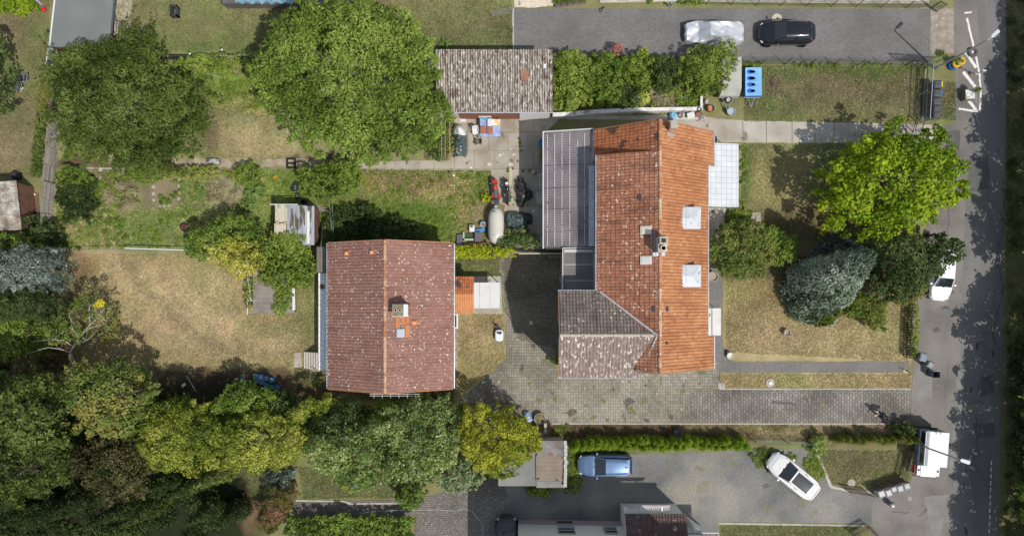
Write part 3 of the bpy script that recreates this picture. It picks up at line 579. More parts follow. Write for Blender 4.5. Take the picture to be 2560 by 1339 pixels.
b.tube([(9.98,-2.5,7.93),(9.55,-3.7,7.55),(9.15,-4.8,7.2),(8.95,-5.2,6.8)], .06, 6); b.build('valley_gutter', m_lead, mh)
b = MB()
for p in (((14.9,12.46,zr(14.82)-.02),(14.9,9.9,zr(14.82)-.02)), ((14.34,9.9,zr(14.26)-.02),(14.34,-2.66,zr(14.26)-.02)), ((14.9,-2.66,zr(14.82)-.02),(14.9,-5.12,zr(14.82)-.02)), ((5.88,10.35,zl(5.97)-.03),(5.88,.6,zl(5.97)-.03)), ((3.15,ys-.07,ze-.03),(8.85,ys-.07,ze-.03)), ((3.15,yn+.07,ze-.03),(6.0,yn+.07,ze-.03)), ((5.9,12.5,4.75),(5.9,10.4,4.75))): b.tube(p, .065, 6)
b.build('gutter', m_zinc, mh, split=True)
b = MB(); b.tube([(3.18,ys,ze+.05),(3.18,yr,zr_+.06),(3.18,yn,ze+.05)], .03, 5); b.tube([(5.97,12.53,zo(5.97)),(10.15,12.53,7.98),(14.82,12.53,zr(14.82))], .035, 5); b.tube([(14.82,-5.17,zr(14.82)),(10.15,-5.17,7.98),(8.8,-5.17,6.98)], .035, 5); b.build('verge_trim', mat('verge_trim', [(.35,.2,.12)], fine=.1), mh, split=True)
# metal clad dormers on the road side
for py0, py1, k in ((517,572,0), (662,717,1)):
    y1 = W(0,py0,6.6)[1]; y0 = W(0,py1,6.6)[1]; yc = (y0+y1)/2; xb = 11.35; xf = 13.36
    b = MB(); b.prism([(xf-.12,y0+.1),(xf-.12,y1-.1),(11.8,y1-.1),(11.8,y0+.1)], 5.3, 6.55); d = b.build('dormer', m_pvc, mh)
    b = MB(); E = .02
    b.add([(11.75,y0,6.62),(xf,y0,6.6),(xf,y1,6.6),(11.75,y1,6.62),(xb,yc,6.7),(12.75,yc,6.67)], [(0,1,5,4),(1,2,5),(2,3,4,5),(0,4,3)])
    b.add([(11.75,y0,6.54),(xf,y0,6.52),(xf,y1,6.52),(11.75,y1,6.54),(11.75,y0,6.62),(xf,y0,6.6),(xf,y1,6.6),(11.75,y1,6.62)], [(3,2,1,0),(0,1,5,4),(1,2,6,5),(2,3,7,6)]); b.build('dormer_roof', m_wmetal, d)
    b = MB(); b.tube([(12.75,yc,6.68),(xf,y0,6.61)], .012, 4); b.tube([(12.75,yc,6.68),(xf,y1,6.61)], .012, 4); b.tube([(xb,yc,6.705),(12.75,yc,6.675)], .012, 4); b.tube([(12.3,y0,6.62),(12.3,yc,6.7),(12.3,y1,6.62)], .009, 4); b.build('seam', m_lead, d, split=True)
# skylights, vents, roof ladder, snow hooks
m_cream = flat('cream_frame', (.60,.55,.40), .5)
for py in (575, 650):
    x, y, _ = W(1615, py, 7.7); z = zl(x); t = math.atan(-.385); b = MB(); b.obox((x,y,z+.09), (.78,.56,.16), 0, ry=t); s_ = b.build('skylight', m_cream if py < 600 else m_pvc, mh)
    b = MB(); b.obox((x-.02,y,z+.18), (.62,.42,.03), 0, ry=t); b.build('pane', mat('milky_pane', [(.55,.53,.43),(.62,.6,.52)], rough=.25, fine=0), s_)
    b = MB(); b.obox((x,y,z+.05), (.82,.62,.06), 0, ry=t); b.build('flashing', m_lead, s_)
for px, py, zf in ((1632,771,zl), (1600,493,zl), (1667,772,zr), (1666,857,zr)):
    x, y, _ = W(px, py, 7.6); z = zf(x); b = MB(); b.obox((x,y,z+.09), (.22,.34 if py != 857 else .2,.1), 0, ry=math.atan(-.385) if zf is zl else math.atan(.75)); b.build('roof_vent', flat('slate_grey', (.05,.055,.06), .6), mh)
b = MB(); x0, x1 = W(1628,0,7.9)[0], W(1636,0,7.9)[0]; ya = W(0,575,7.9)[1]; yb = W(0,642,7.9)[1]
for x in (x0, x1): b.tube([(x,ya,zl(x)+.14),(x,yb,zl(x)+.14)], .018, 5)
for i in range(13): y = ya+(yb-ya)*i/12; b.tube([(x0,y,zl(x0)+.14),(x1,y,zl(x1)+.14)], .015, 4)
b.build('roof_ladder', m_zinc, mh)
b = MB()
for y in list(np.linspace(9.9, 12.2, 4)): b.box(9.55, y-.02, zo(9.7)+.08, 9.85, y+.02, zo(9.7)+.13)
for y in list(np.linspace(-4.6, 9.5, 18)): b.box(10.28, y-.012, zr(10.32)+.07, 10.36, y+.012, zr(10.32)+.1); b.box(9.9, y-.012, zl(9.95)+.07, 10.0, y+.012, zl(9.95)+.1)
b.build('snow_hook', m_zinc, mh, split=True)
# chimneys
x, y, _ = W(1657, 610, 9); b = MB(); b.box(x-.3, y-.52, 7.2, x+.3, y+.52, 9.0); ch = b.build('chimney', m_zinc, mh)
b = MB(); b.box(x-.33, y-.55, 9.0, x+.33, y+.55, 9.1); b.box(x-.26, y-.02, 9.1, x+.26, y+.48, 9.28); b.build('cap', mat('soot_concrete', [(.34,.28,.2),(.5,.45,.36)], 5, spots=((.06,.05,.04), 3, .6)), ch)
b = MB(); b.lathe([(.2,0),(.2,.2),(.15,.2),(.15,.02),(.001,.02)], (x,y-.28,9.1), 18); b.build('chimney_pot', mat('cream_pot', [(.6,.53,.4)], fine=.1), ch)
b = MB(); b.box(x-.15, y+.08, 9.26, x+.15, y+.38, 9.285); b.lathe([(.13,0),(.001,0)], (x,y-.28,9.135), 16); b.build('flue', m_black, ch, split=True)
b = MB(); b.box(x-.5, y-.75, 7.6, x+.35, y-.5, 8.06); b.build('flashing', m_wmetal, ch)
x, y, _ = W(1685, 311, 8.6); b = MB(); b.box(x-.2, y-.22, 6.9, x+.2, y+.22, 8.6); ch = b.build('chimney', mat('tan_render', [(.33,.26,.17),(.42,.34,.24)], 3), mh)
b = MB(); b.box(x-.24, y-.26, 8.6, x+.24, y+.26, 8.68); b.build('cap', m_conc, ch); b = MB(); b.poly([(x-.25,y-.3,zr(x-.25)+.09),(x+.45,y-.3,zr(x+.45)+.09),(x+.3,y-.6,zr(x+.3)+.09),(x-.3,y-.6,zr(x-.3)+.09)], .03); b.build('flashing', m_zinc, ch)
# annex with corrugated roof and flat roof room
xl, xr = 2.27, 5.95; y0, y1 = 3.9, 12.64
b = MB(); b.box(2.5, 4.0, 0, 6.2, 12.3, 3.35); b.build('annex_wall', m_wall, mh)
ur = Vector((0,1,0)); vr = Vector((xr-xl, 0, 1.0)); m_cor = mat('purple_brown_corrugated', [(.16,.14,.145), (.215,.19,.195), (.27,.245,.25)], .5, rough=.6, fine=.12, spots=[((.45,.43,.42), 9, .7), ((.06,.05,.05), 2.6, .73)])
b = corr((xl,y0,3.5), ur, vr, y1-y0, vr.length, .13, .022); an = b.build('annex_roof', m_cor, mh)
b = MB()
for px in (1369, 1387, 1405, 1424, 1443, 1460, 1478):
    x = W(px,0,3.9)[0]; z = 3.5+(x-xl)/(xr-xl)
    yy = y0+.15
    while yy < y1-1: l_ = min(random.uniform(.9,1.7), y1-.15-yy); b.box(x-.022, yy, z+.015, x+.022, yy+l_, z+.032); yy += l_+random.uniform(.03,.2)
b.build('batten_strip', mat('pale_strip', [(.55,.53,.5)], fine=.1), an, split=True)
b = MB(); 
for y in (y0+1.2, y0+2.9, y0+4.5, y0+6.2): b.add([(xl,y-.012,3.535),(xr,y-.012,4.535),(xr,y+.012,4.535),(xl,y+.012,3.535)], [(0,1,2,3)])
b.build('sheet_lap', flat('lap', (.12,.105,.11)), an, split=True)
b = MB(); b.box(xl-.1, y0-.06, 3.42, xl-.02, y1+.06, 3.56); b.tube([(xl-.02,y1+.05,3.5),(xr,y1+.05,4.5)], .05, 5); b.build('roof_edge', m_pvc, an)
b = MB(); b.poly([(5.55,3.95,4.62),(5.95,3.95,4.7),(5.95,9.9,4.7),(5.55,9.9,4.62)], .06); b.build('gutter_board', m_zinc, mh)
fx0, fx1, fy0, fy1 = 3.66, 6.02, .69, 3.84
b = MB(); b.box(fx0+.15, fy0+.1, 0, 6.2, fy1-.05, 3.85); b.build('annex_wall', m_wall, mh)
b = MB(); b.box(fx0, fy0, 3.85, fx1, fy1, 4.0); fr = b.build('flat_roof', mat('felt_roof', [(.13,.125,.122), (.18,.172,.168)], .8, fine=.08, spots=((.04,.04,.04), 2.4, .7)), mh)
b = MB(); 
for px in ((fx0-.03,fy0,fx0+.02,fy1),(fx1-.03,fy0,fx1,fy1),(fx0,fy0-.03,fx1,fy0+.02),(fx0,fy1-.02,fx1,fy1+.03)): b.box(px[0], px[1], 3.98, px[2], px[3], 4.12)
b.build('parapet_rail', m_pvc, fr)
b = MB(); b.box(fx0+.1, fy1-.32, 4.001, fx1-.1, fy1-.1, 4.1); 
for y in (W(0,661,4)[1], W(0,701,4)[1]): b.box(fx0+.15, y-.025, 4.0, fx1-.05, y+.025, 4.03)
b.build('roof_batten', mat('grey_batten', [(.5,.49,.47)], fine=.08), fr, split=True)
# awnings on the road side
x0, x1 = W(1770,0,2.6)[0], W(1847,0,2.4)[0]; ya = W(0,358,2.6)[1]; yb = W(0,517,2.5)[1]
b = MB(); b.poly([(x0,yb,2.75),(x1,yb,2.35),(x1,ya,2.35),(x0,ya,2.75)], .03); aw = b.build('awning', mat('white_polycarbonate', [(.52,.54,.56), (.61,.63,.65)], 1.2, rough=.35, fine=.05, brick=dict(w=.42, h=.42, m=.022, c=(.33,.35,.36), var=.03, off=0, f=.8), spots=((.25,.24,.24), 5, .76)), mh)
b = MB(); 
for y in (ya-.05, (ya+yb)/2, yb+.05): b.tube([(x1-.05,y,0),(x1-.05,y,2.33)], .04, 6); b.tube([(x0,y,2.68),(x1,y,2.29)], .03, 5)
b.build('post', m_pvc, aw, split=True)
x0, x1 = W(1768,0,1.6)[0], W(1803,0,1.6)[0]; ya = W(0,770,1.6)[1]; yb = W(0,838,1.6)[1]
b = MB(); b.poly([(x0,yb,1.75),(x1,yb,1.55),(x1,ya,1.55),(x0,ya,1.75)], .04); aw = b.build('door_canopy', mat('dirty_white_panel', [(.52,.50,.47), (.62,.60,.57)], 2, fine=.08, spots=[((.10,.085,.07), 2.1, .645)]), mh)
b = MB(); b.tube([(x0+.35,yb+.02,1.76),(x0+.35,ya-.02,1.76)], .02, 5); b.tube([(x1-.04,ya-.05,0),(x1-.04,ya-.05,1.5)], .03, 5); b.tube([(x1-.04,yb+.05,0),(x1-.04,yb+.05,1.5)], .03, 5); b.build('rail', m_iron, aw)
b = MB(); b.pbox(1784, 340, 1792, 356, 0, 1.0); b.build('cellar_hatch', m_black, mh)
# windows and doors on walls that face away or sideways (seen when stepping aside)
b = MB()
for y in (-3.5, 1.5, 4.5, 8.0, 11.0): b.box(14.15, y-.5, 1.2, 14.2, y+.5, 2.6)
w_ = b.build('window', m_pvc, mh, split=True); b = MB()
for y in (-3.5, 1.5, 4.5, 8.0, 11.0): b.box(14.2, y-.42, 1.28, 14.21, y+.42, 2.52)
b.build('pane', m_glass, w_, split=True)
b = MB(); b.box(3.53, -3.2, 1.3, 3.5, -1.8, 2.7); w_ = b.build('window', m_pvc, mh, split=True); b = MB(); b.box(3.49, -3.1, 1.4, 3.485, -1.9, 2.6); b.build('pane', m_glass, w_, split=True)
# stair of the terrace door
st = thing('door_steps', 'concrete door steps with white railings beside the corrugated annex', 'steps', (W(1350,472)[0], W(1350,472)[1], 0)); b = MB()
for i in range(3):
    a = W(1341+i*7, 476, .9-.0*i); c = W(1348+i*7, 507, .9); b.box(a[0], c[1], 0, c[0]+.6 if i == 2 else c[0], a[1], .25+.28*i)
b.build('steps', m_conc, st, split=True); b = MB()
x0 = W(1349,0,1.2)[0]; x1 = W(1362,0,1.2)[0]; ya = W(0,434,1.2)[1]; yb = W(0,473,1.2)[1]
for i in range(5): x = x0+(x1-x0)*i/4; b.tube([(x,ya,1.15),(x,yb,1.15)], .016, 4)
b.tube([(x0,ya,1.15),(x1,ya,1.15)], .02, 4); b.tube([(x0,yb,1.15),(x1,yb,1.15)], .02, 4)
for x in (x0, x1):
    for y in (ya, yb): b.tube([(x,y,0),(x,y,1.15)], .02, 4)
b.build('railing', m_pvc, st); b = MB()
x0 = W(1338,0,1)[0]; ya = W(0,474,1)[1]; yb = W(0,508,1)[1]
for y in (ya, yb): b.tube([(x0,y,.0),(x0,y,.95),(x0+.8,y,1.25)], .02, 4)
b.build('handrail', m_iron, st)
# ---- left house with the dusky red roof
lh = thing('small_house', 'house with dusky red tiles speckled with white lichen and a ridge down the middle', 'house', (-9.3, -1.2, 0))
e0, e1, xr_, ya, yb = -14.1, -4.6, -9.3, 4.24, -6.73; sl_ = 2.7/4.75
b = MB(); b.box(-13.6, -6.4, 0, -5.1, 3.95, 3.5); b.loft([[(-13.6,y,3.5),(-5.1,y,3.5),(-9.3,y,5.95)] for y in (-6.4, 3.95)]); b.build('wall', m_wall, lh)
b = tiles([(e0,yb,3.5),(e0,ya,3.5),(xr_,ya,6.2),(xr_,yb,6.2)], (0, 1), tw=.235, th=.34, roll=.04, seed=11); b.build('roof', m_red, lh)
b = tiles([(e1,yb,3.5),(e1,ya,3.5),(xr_,ya,6.2),(xr_,yb,6.2)], (0, 1), tw=.235, th=.34, roll=.03, seed=12); rr = b.build('roof', m_red, lh)
b = ridge_caps((xr_,ya+.02,6.23), (xr_,yb-.02,6.23), seed=13); b.build('ridge', m_cap, lh)
b = MB()
for x in (e0-.07, e1+.07): b.tube([(x,yb,3.46),(x,ya,3.46)], .06, 6)
b.build('gutter', m_zinc, lh, split=True)
b = MB()
for y in (ya+.05, yb-.05): b.tube([(e0,y,3.52),(xr_,y,6.22),(e1,y,3.52)], .04, 5)
b.build('verge_tile', mat('verge_orange', [(.38,.16,.08),(.5,.25,.13)], 3), lh, split=True)
zt = lambda x: 6.2-sl_*abs(x-xr_)
x, y, _ = W(998, 775, 7.0); b = MB(); b.box(x-.45, y-.38, 5, x+.55, y+.38, 6.9); ch = b.build('chimney', m_brick, lh)
b = MB(); b.box(x-.5, y-.42, 6.9, x+.3, y+.42, 7.0); b.build('cap', mat('mossy_cap', [(.14,.13,.07),(.25,.23,.16)], 5), ch)
b = MB(); b.box(x+.3, y-.42, 6.88, x+.62, y+.42, 6.97); b.box(x-.55, y-.46, 6.86, x+.67, y-.42, 6.96); b.build('flashing', m_pvc, ch)
for dx in (-.25, .07):
    b = MB(); b.lathe([(.12,0),(.12,.1),(.08,.1),(.08,.0)], (x+dx,y,7.0), 14); p_ = b.build('chimney_pot', mat('tan_pot', [(.5,.4,.3)]), ch); b = MB(); b.lathe([(.079,.06),(.001,.06)], (x+dx,y,7.0), 12); b.build('flue', m_black, p_, split=True)
b = MB()
for px0, py0, px1, py1 in ((990,793,1000,820),(1003,790,1012,812),(1014,793,1021,808),(1012,812,1022,843)):
    a = W(px0,py0,5.7); c = W(px1,py1,5.7); b.poly([(a[0],a[1],zt(a[0])+.085),(c[0],a[1],zt(c[0])+.085),(c[0],c[1],zt(c[0])+.085),(a[0],c[1],zt(a[0])+.085)], .05)
b.build('patched_tiles', m_newtile, rr, split=True)
x, y, _ = W(1001, 832, 5.7); b = MB(); b.obox((x,y,zt(x)+.12), (.6,.6,.12), 0, ry=math.atan(sl_)); s_ = b.build('skylight', m_zinc, lh); b = MB(); b.obox((x+.01,y,zt(x)+.19), (.48,.48,.02), 0, ry=math.atan(sl_)); b.build('pane', mat('sky_pane', [(.4,.42,.45)], rough=.15, fine=0), s_)
for px, py in ((863,632),(935,632),(1037,806)):
    x, y, _ = W(px, py, 5); b = MB(); b.obox((x,y,zt(x)+.1), (.5,.34,.1), 0, ry=math.atan(sl_)*(1 if x > xr_ else -1)); v_ = b.build('roof_vent', m_newtile, lh); b = MB(); b.obox((x,y-.02,zt(x)+.18), (.22,.22,.14)); b.build('cowl', mat('salmon_cowl', [(.62,.32,.2)]), v_)
b = MB(); b.box(-13.65,-4,1,-13.6,-2.8,2.2); b.box(-13.65,1,1,-13.6,2.2,2.2); w_ = b.build('window', m_pvc, lh, split=True); b = MB(); b.box(-13.67,-3.9,1.1,-13.65,-2.9,2.1); b.box(-13.67,1.1,1.1,-13.65,2.1,2.1); b.build('pane', m_glass, w_, split=True)
# ladder hung on the gable
ld = MB(); x0 = W(926,0,4)[0]; x1 = W(1050,0,4)[0]; y = W(0,984,4.2)[1]
for dy in (0, -.14): ld.tube([(x0,y+dy,4.2),(x1,y+dy,4.2)], .022, 5)
for i in range(6): xx = x0+.3+i*(x1-x0-.6)/5; ld.tube([(xx,y+.05,4.2),(xx,y-.32,4.2)], .016, 4)
ld.build('balcony_rail', m_pvc, None, 'thin white metal rail along the south gable of the dusky red roof', 'rail')
# west balcony, stairs, little lean-to
bl = thing('raised_terrace', 'raised white paved terrace along the west side of the dusky red house', 'terrace', (*W(808,800)[:2], 0))
m_hex = mat('white_paving', [(.74,.77,.80), (.82,.84,.86)], 1, fine=.05, brick=dict(w=.42, h=.36, m=.022, c=(.40,.42,.44), var=.03, rot=.6, f=.8))
b = MB(); xa = W(797,0,1.4)[0]; b.box(xa, W(0,925,1.4)[1], 0, -13.6, W(0,682,1.4)[1], 1.4); b.build('platform', m_hex, bl)
b = MB(); b.box(xa-.04, W(0,925,1.4)[1], 1.3, xa, W(0,682,1.4)[1], 1.43); b.box(xa-.5, W(0,925,1.4)[1]-.05, 1.3, -13.6, W(0,925,1.4)[1], 1.43); b.build('edge_trim', m_kerb, bl)
b = MB(); xs0 = W(755,0,.7)[0]
for i in range(6): b.box(xs0+i*(xa-xs0)/6, W(0,923,1)[1], 0, xs0+(i+1)*(xa-xs0)/6-.01, W(0,881,1)[1], .22*(i+1)-.02)
b.build('stairs', mat('tan_steps', [(.42,.37,.31),(.5,.46,.4)], 2), bl, split=True)
b = MB(); b.pbox(735, 881, 754, 918, 0, .06); b.build('paving_slab', m_conc, label='bare concrete pad at the foot of the terrace stairs', cat='slab')
b = MB(); b.pbox(800, 711, 810, 722, 1.4, 1.5); b.build('doormat', m_dwood, label='small square brown mat on the white raised terrace', cat='mat')
ls = thing('lean_to', 'small dark corrugated lean-to beside the upper left corner of the dusky red roof', 'shed', (*W(806,650)[:2], 0))
a = W(791,617,2.3); c = W(826,680,2.3); b = MB(); b.box(a[0]+.1, c[1]+.1, 0, -13.6, a[1]-.1, 2.1); b.build('wall', m_dwood, ls)
b = corr((a[0],c[1],2.2), (1,0,0), (0,1,0), c[0]-a[0], a[1]-c[1], .1, .016); b.build('roof', mat('dark_sheet', [(.12,.11,.09),(.2,.18,.15)], 1, stretch=(1,.3,1), spots=((.04,.03,.02), 2, .58)), ls)
# porch with the orange gable roof and the white canopy
pc = thing('porch', 'entrance porch with a fresh orange pan tile roof on the dusky red house', 'porch', (*W(1160,737)[:2], 0))
a = W(1135,692,2.5); c = W(1185,782,2.5); yr2 = W(0,735,3)[1]
b = MB(); b.box(a[0]+.0, c[1]+.15, 0, c[0]-.15, a[1]-.15, 2.4); b.build('wall', m_wall, pc)
x0, x1 = -4.9, c[0]
b = tiles([(x0,c[1],2.45),(x1,c[1],2.45),(x1,yr2,3.0),(x0,yr2,3.0)], (0, 1), tw=.2, th=.3, lift=.015, roll=.018, seed=21); b.build('roof', m_newtile, pc)
b = tiles([(x0,a[1],2.45),(x1,a[1],2.45),(x1,yr2,3.0),(x0,yr2,3.0)], (0, 1), tw=.2, th=.3, seed=22); b.build('roof', mat('blotched_orange_tiles', [(.36,.11,.04), (.44,.15,.055), (.5,.2,.08)], 1, tint='noise', fine=.15, spots=((.10,.06,.045), 1.3, .56)), pc)  # north half: deeper orange with dark brown blotches
cn = thing('entrance_canopy', 'flat white panel canopy on posts next to the fresh orange porch', 'canopy', (*W(1218,738)[:2], 0))
b = MB(); xx = [W(p,0,2.1)[0] for p in (1184,1199,1225,1250)]; ya2 = W(0,706,2.1)[1]; yb2 = W(0,770,2.1)[1]
for i in range(3): b.box(xx[i]+.012, yb2, 2.06, xx[i+1]-.012, ya2, 2.1)
b.build('panel', mat('white_panels', [(.56,.56,.54), (.62,.62,.6)], 1, fine=.03, rough=.4, brick=dict(w=.42, h=.36, m=.008, c=(.6,.6,.58), var=.01, off=0, f=.5)), cn)
for px in (1248, 1200):
    for y in (ya2-.06, yb2+.06): b = MB(); b.tube([(W(px,0,2.1)[0],y,0),(W(px,0,2.1)[0],y,2.06)], .04, 6); b.build('post', m_zinc, cn)
cf = thing('light_well', 'white framed glass cover set against the wall below the orange porch', 'window', (*W(1141,804)[:2], 0)); b = MB(); b.box(-4.98, W(0,821,.5)[1], .05, W(1145,0,.5)[0], W(0,784,.5)[1], .5); b.build('frame', m_pvc, cf)
b = MB(); b.box(-4.97, W(0,817,.5)[1], .5, W(1141,0,.5)[0], W(0,787,.5)[1], .505); b.build('pane', m_glass, cf)
# ---- garage with the mossy corrugated roof
ga = thing('garage', 'low garage with a wide mossy corrugated roof beside the big walnut tree', 'garage', (*W(1236,210)[:2], 0))
x0, x1, ya, yb = -6.0, 2.99, 19.2, 14.45
m_moss = mat('mossy_corrugated', [(.19,.155,.125), (.31,.275,.235), (.42,.39,.34)], .9, stretch=(5.3,1.3,1), fine=.22, fsc=4, spots=[((.10,.062,.042), 1.0, .47, .14, dict(a=.8)), ((.60,.56,.49), 2.2, .56, .05, dict(a=.9))])
b = corr((x0,yb,2.45), (1,0,0), (0,1,.06), x1-x0, ya-yb, .19, .055); r_ = b.build('roof', m_moss, ga)
b = MB(); b.box(x0+.15, yb+.12, 0, x1-.15, ya-.15, 2.38); b.build('wall', mat('garage_wall', [(.5,.46,.4)], fine=.1), ga)
b = MB(); b.box(x0, yb-.06, 2.36, x1, yb-.01, 2.46); b.build('gutter', m_wmetal, ga, split=True)
b = MB(); b.box(x0+1.7, yb+.06, .05, 0.4, yb+.11, 2.3); b.build('door', mat('red_brown_boards', [(.20,.085,.05), (.27,.12,.08)], 2, stretch=(8,1,1), fine=.15), ga)
b = MB(); b.box(.45, yb+.05, .0, x1-.2, yb+.1, 2.3); b.build('panel', mat('white_panel', [(.66,.64,.6)], fine=.06), ga)
for px, py in ((1312,188),(1362,165)):
    a = W(px,py,2.7); b = MB(); b.box(a[0]-.3 if px < 1350 else a[0]-.1, a[1]-.4 if px < 1350 else a[1]-.15, 2.6, a[0]+.3 if px < 1350 else a[0]+.1, a[1]+.4 if px < 1350 else a[1]+.15, 2.72); b.build('patch_sheet' if px < 1350 else 'loose_tile', mat('rusty_patch', [(.22,.1,.06),(.35,.2,.14)], 4, stretch=(1,.2,1)) if px < 1350 else m_pvc, r_)
bench = thing('wooden_shelf', 'long white and ochre shelf with a row of round holes under the garage eave', 'shelf', (*W(1337,289)[:2], 0))
b = MB(); b.pbox(1305, 280, 1372, 288, .3, .75); b.build('board', m_pvc, bench); b = MB(); b.pbox(1309, 288, 1365, 291, .2, .6); b.build('front_board', mat('ochre_board', [(.5,.36,.14)], fine=.1), bench)
b = MB()
for i in range(7): p = W(1314+i*7.7, 284, .76); b.lathe([(.07,0),(.07,.006),(.001,.006)], (p[0],p[1],.75), 10)
b.build('hole', m_black, bench, split=True)
# retaining wall of the planting bed
rw_ = thing('retaining_wall', 'long low whitewashed wall edging the shrub bed behind the orange roof', 'wall', (*W(1560,280)[:2], 0))
b = MB(); tp_ = [(1382,281),(1400,281),(1500,273),(1600,269),(1757,267)]; bt_ = [(1382,290),(1420,291),(1500,283),(1600,278),(1757,275)]
for i in range(4): b.prism([W(x,y,.7)[:2] for x, y in (tp_[i], tp_[i+1], bt_[i+1], bt_[i])], 0, .7)
b.prism([W(x,y,.72)[:2] for x, y in ((1751,240),(1757,240),(1757,266.5),(1751,266.5))], 0, .72); b.build('wall', mat('whitewash', [(.55,.53,.5), (.74,.72,.69)], 1.5, fine=.08, spots=((.34,.31,.27), 1.8, .62)), rw_)
# ---- pale house at the bottom edge
wh = thing('rendered_house', 'tall pale rendered house with a pinkish plinth at the bottom edge', 'house', (*W(1480,1400)[:2], 0))
xw, xe = W(1295,0)[0], W(1660,0)[0]; yw = W(0,1299)[1]; yw2 = W(0,1304)[1]
b = MB(); b.prism([(xw,yw),(xe,yw2),(xe,yw-9),(xw,yw-9)], 1.2, 8.0); b.prism([(xe,yw2-.02),(W(1735,0)[0],yw2-.05),(W(1735,0)[0],yw-9),(xe,yw-9)], 0, 6.0); b.build('wall', m_wall2, wh)
b = MB(); b.prism([(xw+.02,yw+.05),(xe,yw2+.05),(xe,yw-9),(xw+.02,yw-9)], 0, 1.2); b.build('plinth', m_plinth, wh)
b = MB(); b.prism([(xw-.02,yw+.02),(xe+.02,yw2+.02),(xe+.02,yw-9),(xw-.02,yw-9)], 8.0, 8.1); b.build('roof', m_brown, wh)
def win(px0, px1, z0, z1):
    x0 = W(px0,0,(z0+z1)/2)[0]; x1 = W(px1,0,(z0+z1)/2)[0]; b = MB(); yy = yw+.03
    b.box(x0-.06, yy-.05, z0-.06, x1+.06, yy, z1+.06); f = b.build('window', mat('sage_frame', [(.42,.44,.33)], fine=.05), wh)
    b = MB(); b.box(x0, yy, z0, x1, yy+.012, z1); b.build('pane', m_glass, f); b = MB(); b.box(x0, yy+.012, (z0+z1)/2-.03, x1, yy+.03, (z0+z1)/2+.03); b.build('glazing_bar', m_pvc, f, split=True)
    b = MB(); b.box(x0-.1, yy, z0-.14, x1+.1, yy+.16, z0-.07); b.build('sill', m_zinc, f)
win(1397, 1436, 2.1, 3.3); win(1512, 1541, 2.1, 3.2)
b = MB(); b.box(W(1392,0,.6)[0], yw+.05, .45, W(1431,0,.6)[0], yw+.062, .85); b.build('window', m_glass, wh)
# bay with brown tiles and pergola
b = MB(); a = W(1563,1284,3.2); c = W(1714,1284,3.2); b.box(a[0]+.1, yw-.1, 0, c[0]-.1, a[1]-.1, 3.1); b.build('bay_wall', m_wall2, wh)
b = tiles([(a[0],a[1],3.2),(c[0],a[1],3.2),(c[0],a[1]-2.0,4.4),(a[0],a[1]-2.0,4.4)], (0, 1), tw=.24, th=.3, lift=.05, roll=.05, seed=31); b.build('bay_roof', mat('dark_brown_tiles', [(.07,.045,.04),(.10,.065,.055),(.16,.115,.1)], 1, tint='noise', fine=.2, spots=[((.4,.35,.33), 3, .68)]), wh)
b = MB(); a = W(1560,1262,3.0); c = W(1678,1270,3.0); b.poly([(a[0],a[1],3.0),(c[0],a[1],3.0),(c[0]-.3,c[1],3.0),(a[0]+.5,c[1],3.0)], .12); cp = b.build('canopy_beam', m_plinth, wh)
b = MB(); 
for i in range(22): x = a[0]+.15+i*(c[0]-a[0]-.3)/21; b.box(x-.02, a[1]-.62, 2.9, x+.02, a[1]-.02, 2.94)
for x in (a[0]+.1, a[0]+1.3, a[0]+2.9): b.box(x-.05, a[1]-.7, 2.95, x+.05, a[1]-.1, 3.02)
b.build('canopy_slat', m_pvc, cp, split=True)
b = MB(); p = [W(1714,1287,0)[:2], W(1740,1306,0)[:2], W(1752,1312,0)[:2], W(1752,1400,0)[:2], W(1714,1400,0)[:2]]; b.prism(p, 0, 2.6); b.build('side_wall', m_wall2, wh)
q = W(1718,1332,2.8); c = W(1795,1318,2.8); b = tiles([(q[0],q[1],2.8),(c[0],q[1],2.8),(c[0],q[1]-3,4.0),(q[0],q[1]-3,4.0)], (0, 1), tw=.24, th=.3, seed=33); b.build('side_roof', m_brown_s, wh)
b = MB(); b.tube([W(1716,1331,2.85), W(1796,1331,2.85), W(1797,1360,2.85)], .05, 5); b.build('gutter', m_zinc, wh, split=True)
# ---- concrete outbuilding with patched roofs (bottom centre)
ob = thing('outbuilding', 'low flat-roofed outbuilding of grey slabs and patched brown sheets under the yellow tree', 'garage', (*W(1330,1170)[:2], 0))
b = MB(); a = W(1246,1130,2.3); c = W(1340,1214,2.3); b.box(a[0], c[1], 2.15, c[0], a[1], 2.3); r1 = b.build('flat_roof', mat('grey_slab_roof', [(.18,.178,.165), (.25,.245,.23)], .6, fine=.07, brick=dict(w=.9, h=20, m=.012, c=(.2,.2,.18), var=.04, off=0)), ob)
b = MB(); b.box(a[0]+.15, c[1]+.02, 0, c[0], a[1], 2.15); b.build('wall', mat('grey_wall', [(.2,.19,.175)], fine=.12), ob)
b = MB(); a = W(1342,1101,2.5); c = W(1415,1140,2.5); b.box(a[0], c[1], 2.2, c[0], a[1], 2.5); b.build('felt_roof', mat('patched_felt', [(.13,.115,.11), (.27,.26,.25)], .8, fine=.12, ndist=1, spots=((.2,.12,.08), 1.5, .6)), ob)
a = W(1340,1139,2.45); c = W(1412,1202,2.45); b = corr((a[0],c[1],2.42), (0,1,0), (1,0,0), a[1]-c[1], c[0]-a[0], .1, .02); b.build('corrugated_roof', mat('tan_corrugated', [(.24,.19,.15), (.33,.28,.23)], .8, fine=.15, spots=((.12,.06,.04), 2.4, .66)), ob)
b = MB(); b.box(a[0]+.1, W(0,1215,2.3)[1], 0, c[0]-.05, W(0,1105,2.3)[1], 2.19); b.build('wall', mat('grey_wall2', [(.28,.26,.23)], fine=.12), ob)
